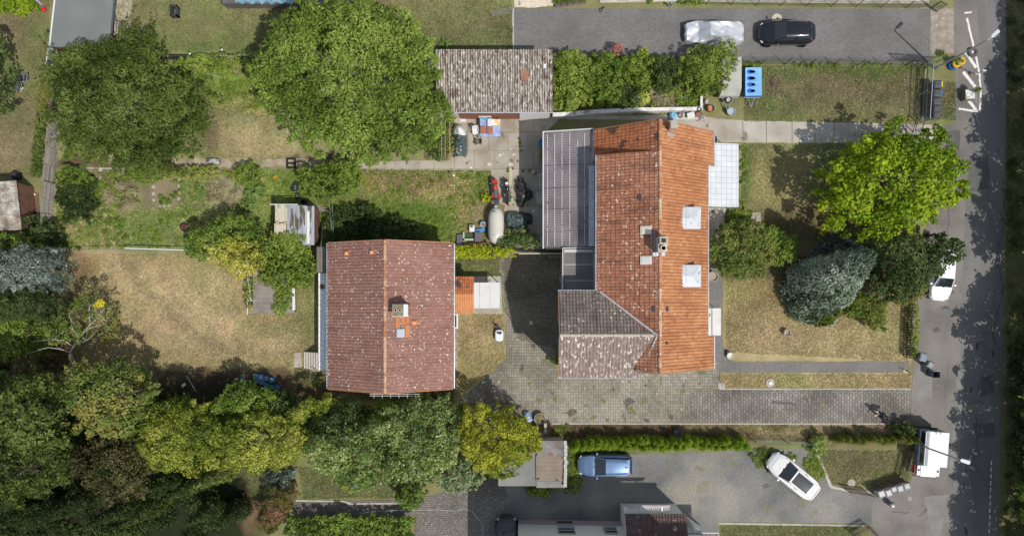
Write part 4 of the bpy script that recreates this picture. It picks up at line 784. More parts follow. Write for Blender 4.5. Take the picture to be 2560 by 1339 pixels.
b = MB(); a2 = W(1341,1202,2.3); c2 = W(1412,1220,2.3); b.poly([(a2[0],c2[1],2.1),(c2[0],c2[1],2.1),(c2[0],a2[1],2.32),(a2[0],a2[1],2.32)], .06); b.build('glazed_roof', mat('dirty_glass_sheet', [(.17,.175,.165), (.26,.26,.24)], 1.2, rough=.3, fine=.12), ob)
b = MB()
for i, yy in enumerate(np.linspace(1106, 1212, 12)): p = W(1414+random.uniform(-1,1), yy, 2.6); b.box(p[0]-.12, p[1]-.14, 2.45, p[0]+.12, p[1]+.14, 2.6, random.random())
b.build('coping_stone', mat('pale_coping', [(.42,.42,.38), (.55,.54,.49)], tint=True, fine=.1), ob, split=True)
# ---- grey felt shed, top left
fs = thing('garden_shed', 'grey felt flat-roofed shed with a white edge at the top left', 'shed', (*W(205,60)[:2], 0))
q = [W(140,-30,2.5),W(289,-30,2.5),W(275,122,2.5),W(123,118,2.5)]; b = MB(); b.poly(q, .08); b.build('roof', mat('grey_felt', [(.15,.16,.15), (.185,.195,.185)], .5, fine=.06), fs)
c_ = Vector((sum(p[0] for p in q)/4, sum(p[1] for p in q)/4)); b = MB(); b.prism([(c_.x+(p[0]-c_.x)*(.95 if p[0] < c_.x else .3), c_.y+(p[1]-c_.y)*.95) for p in q], 0, 2.42); b.build('wall', m_dwood, fs)
b = MB(); b.tube([q[0], q[3]], .06, 5); b.build('white_edge', m_pvc, fs); b = MB(); b.tube([q[1], q[2]], .07, 5); b.tube([q[3], q[2]], .03, 5); b.build('dark_edge', flat('dark_blue_grey', (.06,.07,.09)), fs)
# ---- old mossy shed at the left edge
os_ = thing('old_shed', 'old shed with a lichen covered roof at the left edge', 'shed', (*W(10,515)[:2], 0))
q = [W(-60,458,2.3),W(40,451,2.3),W(54,574,2.3),W(-60,578,2.3)]; b = MB(); b.poly(q, .06)
b.build('roof', mat('lichen_sheet', [(.17,.12,.09),(.30,.26,.21),(.45,.43,.38)], 1.6, det=8, fine=.25, fsc=8, brick=dict(w=3, h=1.0, m=.02, c=(.1,.08,.06), var=.05, off=.4)), os_)
b = MB(); b.prism([W(-60,462,2.2)[:2],W(38,456,2.2)[:2],W(50,570,2.2)[:2],W(-60,574,2.2)[:2]], 0, 2.22); b.build('wall', m_dwood, os_)
# ---- shack of plastic sheets in the garden
sk = thing('plastic_shack', 'ramshackle garden shack roofed with cream and grey corrugated plastic sheets', 'shed', (*W(742,560)[:2], 0))
def cor_px(x0, y0, x1, y1, z, m, parent, nm, pitch=.1, amp=.015, along='y', tz=0):
    a = W(x0,y0,z); c = W(x1,y1,z)
    b = corr((a[0],c[1],z), (1,0,0), (0,1,tz), c[0]-a[0], a[1]-c[1], pitch, amp) if along == 'y' else corr((a[0],c[1],z), (0,1,0), (1,0,tz), a[1]-c[1], c[0]-a[0], pitch, amp)
    return b.build(nm, m, parent)
m_crm = mat('cream_plastic', [(.42,.38,.28),(.52,.48,.37)], 1, fine=.1, spots=((.25,.22,.1), 2, .66)); m_gpl = mat('grey_plastic_sheet', [(.25,.26,.29),(.42,.43,.46)], .8, stretch=(3,.5,1), fine=.15, spots=((.11,.09,.06), 1.3, .54))
cor_px(688,511,718,555,2.15,m_crm,sk,'roof_sheet'); cor_px(686,558,716,592,2.1,m_crm,sk,'roof_sheet'); cor_px(718,513,765,605,2.1,m_gpl,sk,'roof_sheet'); cor_px(757,515,786,612,2.16,m_gpl,sk,'roof_sheet')
b = MB(); a = W(766,528,2.3); b.box(a[0], W(0,608,2.3)[1], 2.19, a[0]+.22, a[1], 2.22); b.box(W(675,0,2.2)[0], W(0,512,2.2)[1], 2.19, W(745,0,2.2)[0], W(0,510,2.2)[1], 2.25); b.build('white_batten', m_pvc, sk, split=True)
b = MB()
for px, py in ((697,517),(715,516),(693,557),(712,558)): p = W(px,py,2.3); b.obox((p[0],p[1],2.24), (.2,.2,.12), .1)
b.build('weight_brick', m_conc, sk, split=True); b = MB(); b.box(W(690,0,2)[0], W(0,606,2)[1], 0, W(784,0,2)[0], W(0,516,2)[1], 2.02); b.build('wall', m_dwood, sk)
# ---- sunken shed covered by climbers
cs = thing('overgrown_shed', 'low corrugated shed half buried under climbing plants by the dry lawn', 'shed', (*W(680,740)[:2], 0))
cor_px(632,672,736,783,1.3,mat('brown_grey_corrugated', [(.21,.175,.15),(.33,.29,.25)], .8, fine=.15),cs,'roof',.1,.018,'x')
b = MB(); b.box(W(636,0,1.2)[0], W(0,780,1.2)[1], 0, W(730,0,1.2)[0], W(0,676,1.2)[1], 1.22); b.build('wall', m_dwood, cs)
b = MB(); b.tube([W(618,686,1.2), W(628,753,1.2)], .04, 4); b.tube([W(618,750,1.2), W(655,752,1.2)], .04, 4); b.tube([W(618,752,1.1), W(619,786,.9)], .04, 4); b.build('white_batten', m_pvc, cs, split=True)
b = MB(); b.poly([W(731,716,1.4),W(737,722,1.4),W(738,774,1.4),W(731,776,1.4)], .05); b.build('white_board', m_pvc, cs)
# ---- pool deck at the top
pd = thing('pool_deck', 'dark wooden pool deck with a rumpled blue tarpaulin at the top edge', 'pool', (*W(722,0)[:2], 0))
b = MB(); b.pbox(556, -60, 888, 10, .0, .95); b.build('deck', mat('dark_deck', [(.10,.09,.09),(.16,.15,.15)], 1, brick=dict(w=4, h=.14, m=.012, c=(.03,.03,.03), var=.15)), pd)
b = MB(); a = W(588,-50,1.05); c = W(745,8,1.05); n = 24; vs = []
for i in range(n+1):
    for j in range(9):
        x = a[0]+(c[0]-a[0])*i/n; y = c[1]+(a[1]-c[1])*j/8+(.12*math.sin(i*1.7) if j == 0 else 0); vs.append((x,y,1.0+.12*vnoise(x*3+40,y*3,1)))
b.add(vs, [(i*9+j,(i+1)*9+j,(i+1)*9+j+1,i*9+j+1) for i in range(n) for j in range(8)]); b.build('tarpaulin', mat('blue_tarp', [(.10,.22,.30),(.22,.36,.42)], 2.5, ndist=1.5, rough=.4, fine=.1), pd, smooth=True)
# ================================================================ PLANTS
G_walnut = leafm('walnut_leaf', [(.085,.12,.018), (.14,.205,.04), (.21,.285,.065), (.31,.37,.10)])
G_cherry = leafm('cherry_leaf', [(.04,.062,.013), (.08,.112,.025), (.125,.165,.04), (.20,.235,.075)])
G_maple = leafm('maple_leaf', [(.07,.12,.006), (.15,.235,.010), (.26,.35,.018), (.40,.46,.04)], trans=.35)
G_mid = leafm('green_leaf', [(.06,.105,.018), (.12,.185,.033), (.19,.265,.055), (.28,.35,.09)])
G_dark = leafm('dark_leaf', [(.02,.04,.012), (.045,.075,.025), (.085,.125,.045), (.15,.19,.08)])
G_blue = leafm('blue_needle', [(.05,.078,.05), (.13,.18,.12), (.24,.305,.215), (.42,.47,.37)], trans=.1)
G_silver = leafm('silver_leaf', [(.04,.055,.042), (.09,.12,.095), (.17,.21,.175), (.31,.36,.31)], trans=.15)
G_yew = leafm('yew_needle', [(.02,.04,.008), (.055,.085,.012), (.11,.15,.02), (.19,.22,.04)], trans=.12)
G_yellow = leafm('yellowing_leaf', [(.07,.10,.015), (.15,.19,.03), (.28,.31,.055), (.46,.44,.12)], trans=.3)
G_cream = leafm('golden_leaf', [(.16,.19,.03), (.34,.34,.06), (.55,.50,.13), (.68,.60,.22)], trans=.3)
G_rusty = leafm('rusty_green_leaf', [(.06,.10,.025), (.13,.18,.045), (.22,.25,.08), (.33,.24,.09)], trans=.25)
G_olive = leafm('olive_leaf', [(.04,.05,.018), (.09,.105,.035), (.155,.165,.06), (.24,.235,.085)])
G_brown = leafm('brown_leaf', [(.04,.035,.02), (.09,.075,.04), (.15,.13,.065), (.24,.19,.10)])
G_ivy = leafm('ivy_leaf', [(.06,.10,.03), (.13,.19,.055), (.22,.29,.09), (.42,.46,.22)], rough=.4, spec=.5)
G_thuja = leafm('thuja_frond', [(.04,.07,.006), (.10,.165,.01), (.19,.28,.014), (.33,.42,.025)], trans=.12)
G_redthuja = leafm('browning_thuja', [(.05,.035,.015), (.09,.11,.015), (.13,.17,.02), (.26,.13,.07)], trans=.12)
G_lime = leafm('lime_leaf', [(.18,.22,.01), (.36,.40,.02), (.52,.54,.03), (.66,.64,.06)], trans=.3)
G_weed = leafm('weed_leaf', [(.08,.125,.022), (.16,.225,.04), (.24,.31,.06), (.35,.39,.12)], trans=.25)
G_dry = leafm('dry_stalk', [(.20,.16,.10), (.32,.27,.17), (.45,.39,.26)], trans=.1)
G_pink = leafm('pink_flower', [(.16,.22,.07), (.60,.20,.22), (.70,.30,.32)])

plant('cherry_tree', 'broad dark green tree with a rounded crown beside the slatted fence', [(165,140),(215,118),(300,105),(340,82),(385,84),(400,130),(430,165),(440,215),(500,215),(522,260),(520,320),(480,370),(455,400),(390,425),(330,425),(270,400),(205,395),(165,350),(150,280),(140,200)], 6.4, G_cherry, lr=.68, leaf=.3, cov=3.4, zr=.6, h0=2.6, spike=.95, aspect=.34)
plant('walnut_tree', 'largest tree, wide fresh green crown left of the mossy corrugated garage', [(700,75),(740,40),(790,20),(850,14),(900,28),(980,32),(1040,68),(1075,120),(1095,180),(1108,250),(1125,300),(1105,345),(1060,380),(990,392),(930,405),(860,395),(800,390),(735,350),(690,300),(655,250),(650,200),(640,150),(675,105)], 8.2, G_walnut, lr=.72, leaf=.34, cov=3.4, aspect=.38, droop=.5, zr=.6, h0=3.6)
plant('garden_tree', 'dark tree cut by the left edge beside the garden loungers', [(-80,60),(-10,80),(10,140),(24,200),(22,260),(-10,285),(-80,290)], 7, G_dark, lr=.6, leaf=.26, spike=.2)
plant('maple_tree', 'bright yellow-green tree between the front lawn and the road', [(2110,385),(2150,350),(2205,340),(2225,305),(2250,345),(2300,345),(2330,322),(2365,345),(2380,395),(2400,410),(2390,440),(2405,490),(2370,505),(2330,530),(2300,560),(2250,575),(2200,592),(2130,590),(2080,580),(2058,540),(2045,480),(2062,430)], 6.8, G_maple, lr=.78, leaf=.30, cov=3.4, zr=.6, aspect=.75, h0=3.2)
plant('roadside_tree', 'dark glossy tree leaning over the white hatchback on the pavement', [(2295,598),(2330,585),(2360,592),(2392,605),(2382,645),(2350,680),(2300,695),(2280,650)], 4.6, G_dark, lr=.55, leaf=.26, aspect=.7)
plant('garden_tree', 'dull green tree between the blue spruce and the front fence', [(2190,610),(2240,595),(2290,605),(2295,660),(2300,710),(2270,735),(2240,745),(2200,745),(2170,700),(2170,640)], 5.2, G_dark, lr=.6, leaf=.24, zr=.5)
plant('garden_tree', 'olive tinged tree beneath the dull green tree by the front fence', [(2215,690),(2280,680),(2305,720),(2285,750),(2240,755),(2205,740)], 3.6, G_olive, lr=.5, leaf=.22)
plant('juniper_shrub', 'spreading dark juniper with pointed fronds under the blue spruce', [(2040,785),(2080,770),(2140,730),(2200,740),(2222,765),(2205,790),(2212,828),(2180,818),(2160,790),(2120,790),(2095,780),(2060,808),(2045,800)], 2.4, G_yew, lr=.42, leaf=.26, aspect=.3, droop=.2)
plant('juniper_shrub', 'small juniper poking out below the blue spruce on the dry lawn', [(2000,780),(2050,775),(2080,790),(2075,805),(2040,812),(2020,800)], 1.3, G_yew, lr=.35, leaf=.22, aspect=.3)
plant('flowering_shrub', 'rounded green shrub with reddish tips against the orange roofed house', [(1778,600),(1800,565),(1850,550),(1900,560),(1925,600),(1930,650),(1900,690),(1850,692),(1805,685),(1775,660)], 3.4, G_rusty, lr=.5, leaf=.22, zr=.35)
plant('garden_shrub', 'bright green shrub behind the reddish tipped one, in the bright tree\'s shade', [(1900,570),(1945,575),(1990,610),(1985,645),(1945,660),(1915,640)], 2.6, G_mid, lr=.45, leaf=.2)
plant('garden_shrub', 'low weedy growth along the pale awning of the main house', [(1850,520),(1880,530),(1870,560),(1845,570),(1815,560),(1820,535)], .5, G_weed, lr=.2, leaf=.12, trunk=False)
G_wood = leafm('wood_leaf', [(.028,.042,.01), (.07,.095,.024), (.13,.16,.042), (.22,.24,.08)])  # wood palettes: corner falloff and shade darkness put into the leaf colours
G_woodbr = leafm('wood_brown_leaf', [(.025,.025,.012), (.06,.055,.025), (.11,.10,.045), (.18,.155,.08)])  # brown leaves, darkened the same way for the shaded wood
G_woodk = leafm('wood_dark_leaf', [(.012,.022,.007), (.027,.046,.014), (.054,.083,.027), (.10,.135,.05)])  # dark leaves with the wood's shade painted in as well
# cone-shaped conifers with a lean
def conifer(name, label, bx, by, h, r, m, lean=(0,0), leaf=.2, n=9000, rmin=.25, group=None, cat='tree', z0=.3, rl=.45, prof=1.0, trunk=True, aspect=.4):
    c = W(bx, by); t = thing(name, label, cat, (c[0], c[1], 0), 0, group); L = []
    nt_ = max(5, int(h/.42))
    for i in range(nt_):
        f = i/(nt_-1); z = z0+(h-z0)*f; R = rmin+(r-rmin)*(1-f)**prof; k = max(3, int(2*math.pi*R/(rl*.85)))
        for j in range(k):
            a = 2*math.pi*(j+random.random()*.5+i*.37)/k; rr = R*random.uniform(.78, 1.02)
            L.append([c[0]+lean[0]*f+max(0, rr-rl*.4)*math.cos(a), c[1]+lean[1]*f+max(0, rr-rl*.4)*math.sin(a), z, rl*random.uniform(.7, 1.15)*(1-.4*f), rl*.8])
    leafcloud('crown' if cat == 'tree' else 'foliage', L, n, leaf, m, t, aspect=aspect, up=.35, rnd=.7, ltint=.35)
    if trunk:
        b = MB(); b.tube([(c[0],c[1],0),(c[0]+lean[0]*.5,c[1]+lean[1]*.5,h*.5),(c[0]+lean[0]*.95,c[1]+lean[1]*.95,h*.97)], h*.018+.03, 6, .02); b.build('trunk' if cat == 'tree' else 'stem', BARK, t)
    return t
conifer('blue_spruce', 'big blue spruce leaning outwards over the front lawn', 2030, 730, 8.2, 2.6, G_blue, lean=(.7, 2.5), n=36000, leaf=.24, rl=.62, prof=.75)
conifer('blue_spruce', 'smaller grey-green spruce behind the big blue one', 2075, 650, 6.0, 1.9, G_silver, lean=(0, .3), n=14000, leaf=.2, rl=.4)
# left edge group
plant('garden_tree', 'silvery blue-grey tree at the left edge above the bare branched tree', [(-60,640),(0,650),(60,628),(85,610),(115,625),(150,628),(180,660),(182,692),(160,722),(120,712),(100,725),(40,712),(-60,730)], 6, G_silver, lr=.5, leaf=.26, zr=.5, h0=3.5, aspect=.35)
plant('garden_tree', 'dark green fir-like tree just below the silvery one', [(-60,735),(20,730),(80,725),(130,730),(165,745),(170,780),(130,800),(60,790),(-60,800)], 4.5, G_dark, lr=.5, leaf=.24, zr=.5, aspect=.35)
plant('garden_tree', 'mid green tree filling the corner below the lichen covered shed', [(-60,590),(0,585),(60,590),(110,600),(130,625),(90,625),(50,632),(0,645),(-60,640)], 4, G_mid, lr=.5, leaf=.24)
plant('garden_shrub', 'dark shrub squeezed between the old shed and the slatted fence', [(55,560),(100,540),(150,575),(160,620),(120,630),(80,600)], 2.6, G_dark, lr=.4, leaf=.22)
plant('garden_shrub', 'low green undergrowth left of the bare branched tree', [(-60,800),(60,800),(150,790),(165,840),(120,880),(60,900),(-60,900)], 1.6, G_mid, lr=.5, leaf=.2, zr=.3)
plant('garden_shrub', 'shaded undergrowth of dark bushes at the left edge', [(-60,890),(60,890),(140,880),(170,930),(100,950),(-60,960)], 1.8, G_brown, lr=.5, leaf=.22)
plant('flowering_shrub', 'pinkish brown faded shrub at the foot of the bare branched tree', [(85,810),(130,805),(150,830),(140,865),(100,870),(80,845)], 1.5, G_brown, lr=.3, leaf=.18)
# the bare-limbed tree
t = plant('bare_tree', 'half bare tree with pale sweeping branches at the corner of the dry lawn', [(165,765),(220,735),(285,760),(298,800),(280,850),(240,870),(190,850),(130,850),(120,800)], 4.4, G_rusty, lr=.4, leaf=.2, cov=1.1, trunk=False, h0=2.6, drop=.3)
b = MB(); P0 = W(187, 905, 0.1)
limbs = [[(187,905,.1),(175,880,1.6),(200,840,2.8),(245,790,4.1),(262,770,4.5)], [(196,842,2.7),(180,820,3.4),(178,800,3.9),(172,785,4.3)], [(182,865,2.2),(160,850,2.9),(135,848,3.3),(110,850,3.6)], [(200,836,2.9),(225,820,3.6),(262,808,4.0)],
  [(222,812,3.4),(238,800,4.0),(262,800,4.4)], [(176,880,1.7),(150,872,2.6),(120,868,3.0),(95,875,3.4)], [(225,808,3.5),(222,780,4.1),(225,762,4.5)], [(182,862,2.3),(215,852,3.2),(235,835,3.8)]]
for i, l in enumerate(limbs): b.tube([W(x,y,h) for x, y, h in l], .11 if i == 0 else .05, 6, .015)
for i in range(40):
    l = random.choice(limbs[:8]); x, y, h = random.choice(l[1:]); p = Vector(W(x,y,h)); b.tube([p, p+Vector((random.uniform(-.9,.9), random.uniform(-.4,1), random.uniform(.1,.7)))], .015, 3, .004)
b.build('trunk', mat('pale_bark', [(.33,.30,.24),(.46,.43,.36)], 5), t)
b = MB(); 
leafcloud('blossom', [[*W(250,758,4.4), .35, .25], [*W(240,764,4.3), .2, .2]], 130, .14, leafm('yellow_blossom', [(.6,.45,.02),(.8,.65,.05)]), t)
# bottom-left wood: each tree its own
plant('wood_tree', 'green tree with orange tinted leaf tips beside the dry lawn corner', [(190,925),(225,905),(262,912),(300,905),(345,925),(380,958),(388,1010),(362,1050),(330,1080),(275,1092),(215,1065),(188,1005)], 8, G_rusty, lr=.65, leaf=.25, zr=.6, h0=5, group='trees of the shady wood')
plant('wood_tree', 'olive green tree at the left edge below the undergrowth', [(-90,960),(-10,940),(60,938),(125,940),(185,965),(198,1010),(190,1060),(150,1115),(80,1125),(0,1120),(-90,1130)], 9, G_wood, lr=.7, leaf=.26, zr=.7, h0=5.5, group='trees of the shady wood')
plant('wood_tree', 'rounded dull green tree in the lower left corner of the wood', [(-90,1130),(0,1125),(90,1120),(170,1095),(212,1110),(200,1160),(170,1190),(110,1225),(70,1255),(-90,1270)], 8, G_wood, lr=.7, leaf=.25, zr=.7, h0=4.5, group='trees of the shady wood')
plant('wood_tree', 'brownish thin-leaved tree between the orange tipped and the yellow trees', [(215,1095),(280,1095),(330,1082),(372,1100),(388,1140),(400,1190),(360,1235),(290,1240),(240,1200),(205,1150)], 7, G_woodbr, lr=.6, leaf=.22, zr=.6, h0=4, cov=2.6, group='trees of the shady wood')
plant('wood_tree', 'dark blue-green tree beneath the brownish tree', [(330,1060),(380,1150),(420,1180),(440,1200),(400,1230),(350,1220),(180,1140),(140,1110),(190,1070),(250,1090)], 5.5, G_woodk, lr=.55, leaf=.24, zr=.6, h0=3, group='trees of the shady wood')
for i, (x, y, h, lb) in enumerate([(20,1300,5,'dark young conifer in the very lower left corner'),(110,1290,6,'dark young conifer second from the left corner'),(190,1255,5.5,'dark young conifer under the dull green tree'),(270,1290,6,'dark young conifer standing left of the tallest pale spire'),(345,1290,7,'tallest pale tipped conifer at the bottom edge of the wood'),(400,1210,5,'slim conifer below the yellow trees'),(455,1225,6,'slim conifer with a pale leader beside the shaded soil'),(520,1200,6.5,'conifer spire pointing at the shaded path'),(500,1290,5.5,'bushy conifer at the bottom edge near the shaded soil'),(570,1290,5,'rightmost conifer of the wood, its arm reaching right')]):
    k = (H-h*.6)/H; conifer('conifer', lb, NX+(x-NX)*k, NY+(y-NY)*k, h, .95, G_woodk if i not in (4, 7) else G_wood, n=2600, leaf=.2, rl=.3, rmin=.08, group='young conifers of the shady wood')
# row of mixed trees below the dry lawn and the dusky red house
plant('yellow_tree', 'wide yellow leaved tree, leftmost of the yellow trees', [(400,1010),(440,995),(500,1000),(545,1020),(575,1050),(585,1100),(560,1150),(500,1187),(455,1168),(420,1155),(385,1140),(365,1095),(378,1045)], 6.6, G_yellow, lr=.55, leaf=.2, zr=.5, h0=3.4, group='yellow trees in the lower tree row')
plant('yellow_tree', 'yellow tree in the middle of the lower tree row', [(580,1050),(640,1025),(700,1035),(750,1060),(785,1095),(770,1135),(710,1160),(640,1172),(575,1160),(570,1100)], 6, G_yellow, lr=.5, leaf=.2, zr=.5, h0=3.2, group='yellow trees in the lower tree row')
plant('yellow_tree', 'small pale yellow tree tip poking up toward the dusky red house', [(720,1030),(760,1005),(790,985),(828,985),(836,1010),(805,1032),(770,1040),(740,1068),(715,1055)], 4.6, G_yellow, lr=.4, leaf=.19, zr=.3, group='yellow trees in the lower tree row')
plant('yellow_tree', 'round golden green tree beside the flat-roofed outbuilding', [(1155,1020),(1200,1005),(1250,1020),(1310,1035),(1340,1075),(1345,1115),(1315,1140),(1285,1178),(1235,1185),(1190,1155),(1152,1115),(1145,1060)], 6.2, leafm('golden_green_leaf', [(.06,.10,.01), (.15,.19,.02), (.31,.32,.04), (.50,.46,.07)]), lr=.52, leaf=.2, zr=.5, h0=3.2)
plant('lush_tree', 'fresh green tree beside the blue water barrels', [(540,1005),(570,975),(610,955),(650,965),(690,985),(700,1015),(640,1030),(575,1045),(540,1030)], 4.6, G_mid, lr=.5, leaf=.22, zr=.4)
plant('lush_tree', 'dark green bush tree between the barrels and the small pale yellow tree', [(690,985),(745,990),(780,1010),(750,1060),(700,1040),(670,1000)], 3.6, G_dark, lr=.45, leaf=.22)
plant('lush_tree', 'dark leafy tree below the left corner of the dusky red roof', [(800,1030),(850,1005),(900,1008),(935,1030),(900,1065),(830,1080),(780,1085),(760,1060)], 3.8, G_dark, lr=.45, leaf=.22)
plant('ivy_tree', 'broad ivy covered tree with pale glossy leaves in the middle of the lower row', [(770,1085),(830,1065),(900,1055),(955,1075),(960,1130),(950,1190),(905,1222),(860,1195),(800,1165),(765,1130)], 5.4, G_ivy, lr=.48, leaf=.19, zr=.6, h0=3, aspect=.75)
plant('ivy_tree', 'tall ivy covered tree below the right half of the dusky red roof', [(930,1045),(985,1015),(1040,990),(1075,982),(1110,992),(1140,1010),(1150,1060),(1145,1130),(1105,1185),(1040,1200),(975,1200),(945,1130)], 5.8, G_ivy, lr=.5, leaf=.19, zr=.7, h0=3.2, aspect=.75)
plant('lush_tree', 'small bright tree just under the gable rail of the dusky red roof', [(900,1020),(950,1000),(1000,1005),(1005,1030),(950,1055),(905,1060)], 3.2, G_mid, lr=.4, leaf=.2)
plant('ivy_shrub', 'blue-green ivy mound leaning over the alloy wheel', [(1060,1165),(1110,1140),(1165,1145),(1205,1165),(1215,1190),(1190,1218),(1120,1228),(1080,1205)], 3.0, leafm('blue_ivy', [(.05,.08,.045), (.12,.165,.10), (.22,.28,.17), (.40,.45,.30)], rough=.4), lr=.42, leaf=.18, aspect=.7)
plant('garden_shrub', 'rounded bright shrub at the end of the paved strip with a dark shadow', [(992,1240),(1015,1215),(1050,1210),(1068,1232),(1045,1262),(1000,1264)], 2.2, G_mid, lr=.35, leaf=.2, aspect=.7)
plant('garden_shrub', 'thin green shrub left of the rounded bright one on the small lawn', [(830,1180),(890,1170),(960,1190),(940,1215),(880,1225),(840,1205)], 2.0, G_weed, lr=.35, leaf=.16, cov=2)
plant('weeping_shrub', 'blue-grey weeping shrub with hanging white tipped leaves', [(662,1175),(700,1160),(735,1172),(735,1200),(705,1215),(672,1205)], 2.4, G_silver, lr=.38, leaf=.24, aspect=.3, droop=.8)
plant('red_conifer', 'sprawling conifer with red-brown patches below the weeping shrub', [(690,1205),(740,1205),(742,1240),(715,1285),(690,1320),(650,1315),(648,1285),(672,1245)], 3.0, leafm('red_brown_needle', [(.04,.05,.015), (.12,.13,.03), (.20,.11,.07), (.34,.17,.12)]), lr=.38, leaf=.17, cat='tree', zr=.35)
plant('low_hedge', 'clipped leafy hedge running along the bottom edge', [(722,1292),(800,1290),(900,1292),(1033,1296),(1037,1365),(722,1365)], 1.7, G_mid, lr=.4, leaf=.2, cat='hedge', zr=.15, aspect=.8, h0=1.2)
# middle garden
plant('garden_tree', 'dark green spreading shrub tree above the golden one', [(470,600),(500,572),(545,555),(590,540),(640,555),(665,590),(650,615),(600,600),(560,620),(520,650),(485,640)], 3.6, G_mid, lr=.45, leaf=.2, zr=.4)
plant('golden_shrub', 'golden yellow shrub tree at the upper edge of the dry lawn', [(522,620),(560,600),(600,585),(640,600),(665,640),(660,670),(610,695),(590,690),(560,665),(530,650)], 3.6, G_cream, lr=.4, leaf=.2, zr=.4)
plant('climbing_plant', 'lush climber sprawling over the back of the garden shacks', [(640,610),(690,580),(740,590),(775,605),(788,650),(780,700),(740,722),(700,690),(660,695),(655,650)], 2.8, G_weed, lr=.4, leaf=.2, aspect=.8, zr=.3)
plant('climbing_plant', 'bright creeper covering the right side of the overgrown low shed', [(700,725),(735,715),(737,760),(725,785),(700,790),(682,775),(690,740)], 1.9, G_weed, lr=.3, leaf=.16, zr=.15, trunk=False)
plant('climbing_plant', 'loose green vine spreading across the upper edge of the overgrown low shed', [(650,670),(700,665),(735,680),(738,712),(715,735),(695,745),(680,715),(655,710)], 1.8, G_weed, lr=.28, leaf=.17, cov=2.2, zr=.2, trunk=False, h0=1.4)
plant('climbing_plant', 'sparse creeper on the left side of the overgrown low shed', [(618,690),(650,690),(655,740),(640,775),(615,770)], 1.6, G_weed, lr=.25, leaf=.14, cov=1.2, zr=.15, trunk=False)
plant('garden_tree', 'small bushy tree right of the plastic roofed shack path', [(745,440),(790,420),(830,405),(880,405),(910,430),(900,470),(850,495),(800,500),(765,480)], 2.8, G_mid, lr=.42, leaf=.2, zr=.35)
plant('garden_shrub', 'dark shaded shrub against the upper wall of the dusky red house', [(815,545),(850,520),(910,515),(950,530),(960,570),(955,604),(860,606),(815,600)], 1.9, G_dark, lr=.42, leaf=.2, zr=.3)
plant('garden_shrub', 'round glossy dark shrub right of the shaded one by the red house', [(955,560),(990,545),(1040,560),(1060,590),(1050,606),(955,606)], 1.6, G_dark, lr=.35, leaf=.17, aspect=.8)
plant('garden_shrub', 'dark blue-green shrub in the vegetable garden by the slatted fence', [(150,460),(180,440),(205,455),(240,450),(232,490),(255,520),(225,530),(220,560),(185,540),(160,560),(158,515),(138,500)], 1.2, G_dark, lr=.3, leaf=.24, zr=.35, aspect=.3, cov=2.2)
plant('garden_shrub', 'bright weedy bush in the upper left of the vegetable garden', [(160,415),(220,425),(235,450),(190,470),(150,455)], 1.2, G_mid, lr=.3, leaf=.18)
plant('garden_shrub', 'feathery green bush hanging below the broad dark tree', [(320,415),(370,400),(400,425),(395,450),(350,455),(320,440)], 1.4, G_mid, lr=.3, leaf=.22, aspect=.3, droop=.3)
plant('garden_shrub', 'pale yellow-green bush beside the crumbled path', [(400,425),(470,418),(540,418),(550,438),(480,445),(405,442)], .9, leafm('pale_perennial', [(.14,.17,.04),(.27,.29,.08),(.42,.42,.16)]), lr=.28, leaf=.16, trunk=False)
plant('garden_shrub', 'ferny green bush near the crumbled path end', [(590,415),(625,400),(650,425),(640,460),(600,460)], 1.3, G_mid, lr=.3, leaf=.2, aspect=.3)
plant('garden_shrub', 'green bushes along the dark screen below the top lawn', [(430,160),(480,142),(560,140),(640,145),(640,165),(560,175),(470,182)], 1.3, G_weed, lr=.35, leaf=.17, zr=.2)
plant('dry_shrub', 'dry twiggy bush where the dark screen meets the walnut tree', [(580,150),(610,138),(640,150),(630,185),(590,180)], 1.4, G_dry, lr=.3, leaf=.3, aspect=.12, cov=1.2, droop=-.4)
plant('climbing_plant', 'reddish rose climber on the trellis at the terrace edge', [(1055,360),(1090,340),(1128,300),(1132,340),(1128,392),(1070,396)], 1.3, G_rusty, lr=.28, leaf=.15, cov=2, zr=.15)
plant('rhododendron', 'shrub with pale flowers between the gas tank and the corrugated annex', [(1240,600),(1262,578),(1290,572),(1320,575),(1345,590),(1346,616),(1250,618)], 1.5, leafm('pale_tip_leaf', [(.05,.09,.03),(.12,.17,.06),(.22,.27,.10),(.62,.58,.48)], rough=.4), lr=.3, leaf=.2, aspect=.5, zr=.2)
plant('yellow_shrub', 'small bright yellow shrub beside the red motorcycle', blob(1215, 492, 12), .9, G_lime, lr=.22, leaf=.16, trunk=True)
plant('garden_shrub', 'bright green bush at the wall corner of the brown tiled ell', [(1380,885),(1395,878),(1402,895),(1392,910),(1378,905)], 1.4, G_mid, lr=.25, leaf=.17)
# yellow hedge between the houses
plant('yellow_hedge', 'clipped lime yellow hedge at the upper side of the small lawn', [(1137,617),(1200,613),(1240,618),(1292,628),(1292,640),(1200,643),(1137,642)], 1.2, G_lime, lr=.28, leaf=.13, cat='hedge', zr=.06, h0=.8)
plant('low_hedge', 'low mottled hedge along the outside of the slatted fence', [(102,195),(122,200),(118,290),(108,330),(102,400),(98,442),(80,442),(86,360),(92,290),(98,240)], .9, G_rusty, lr=.25, leaf=.14, cat='hedge', zr=.08, h0=.6)
plant('low_hedge', 'bright clipped hedge in the upper left corner', [(-40,-10),(60,-12),(88,5),(95,25),(70,34),(-40,28)], .9, G_lime if False else G_thuja, lr=.28, leaf=.13, cat='hedge', zr=.08)
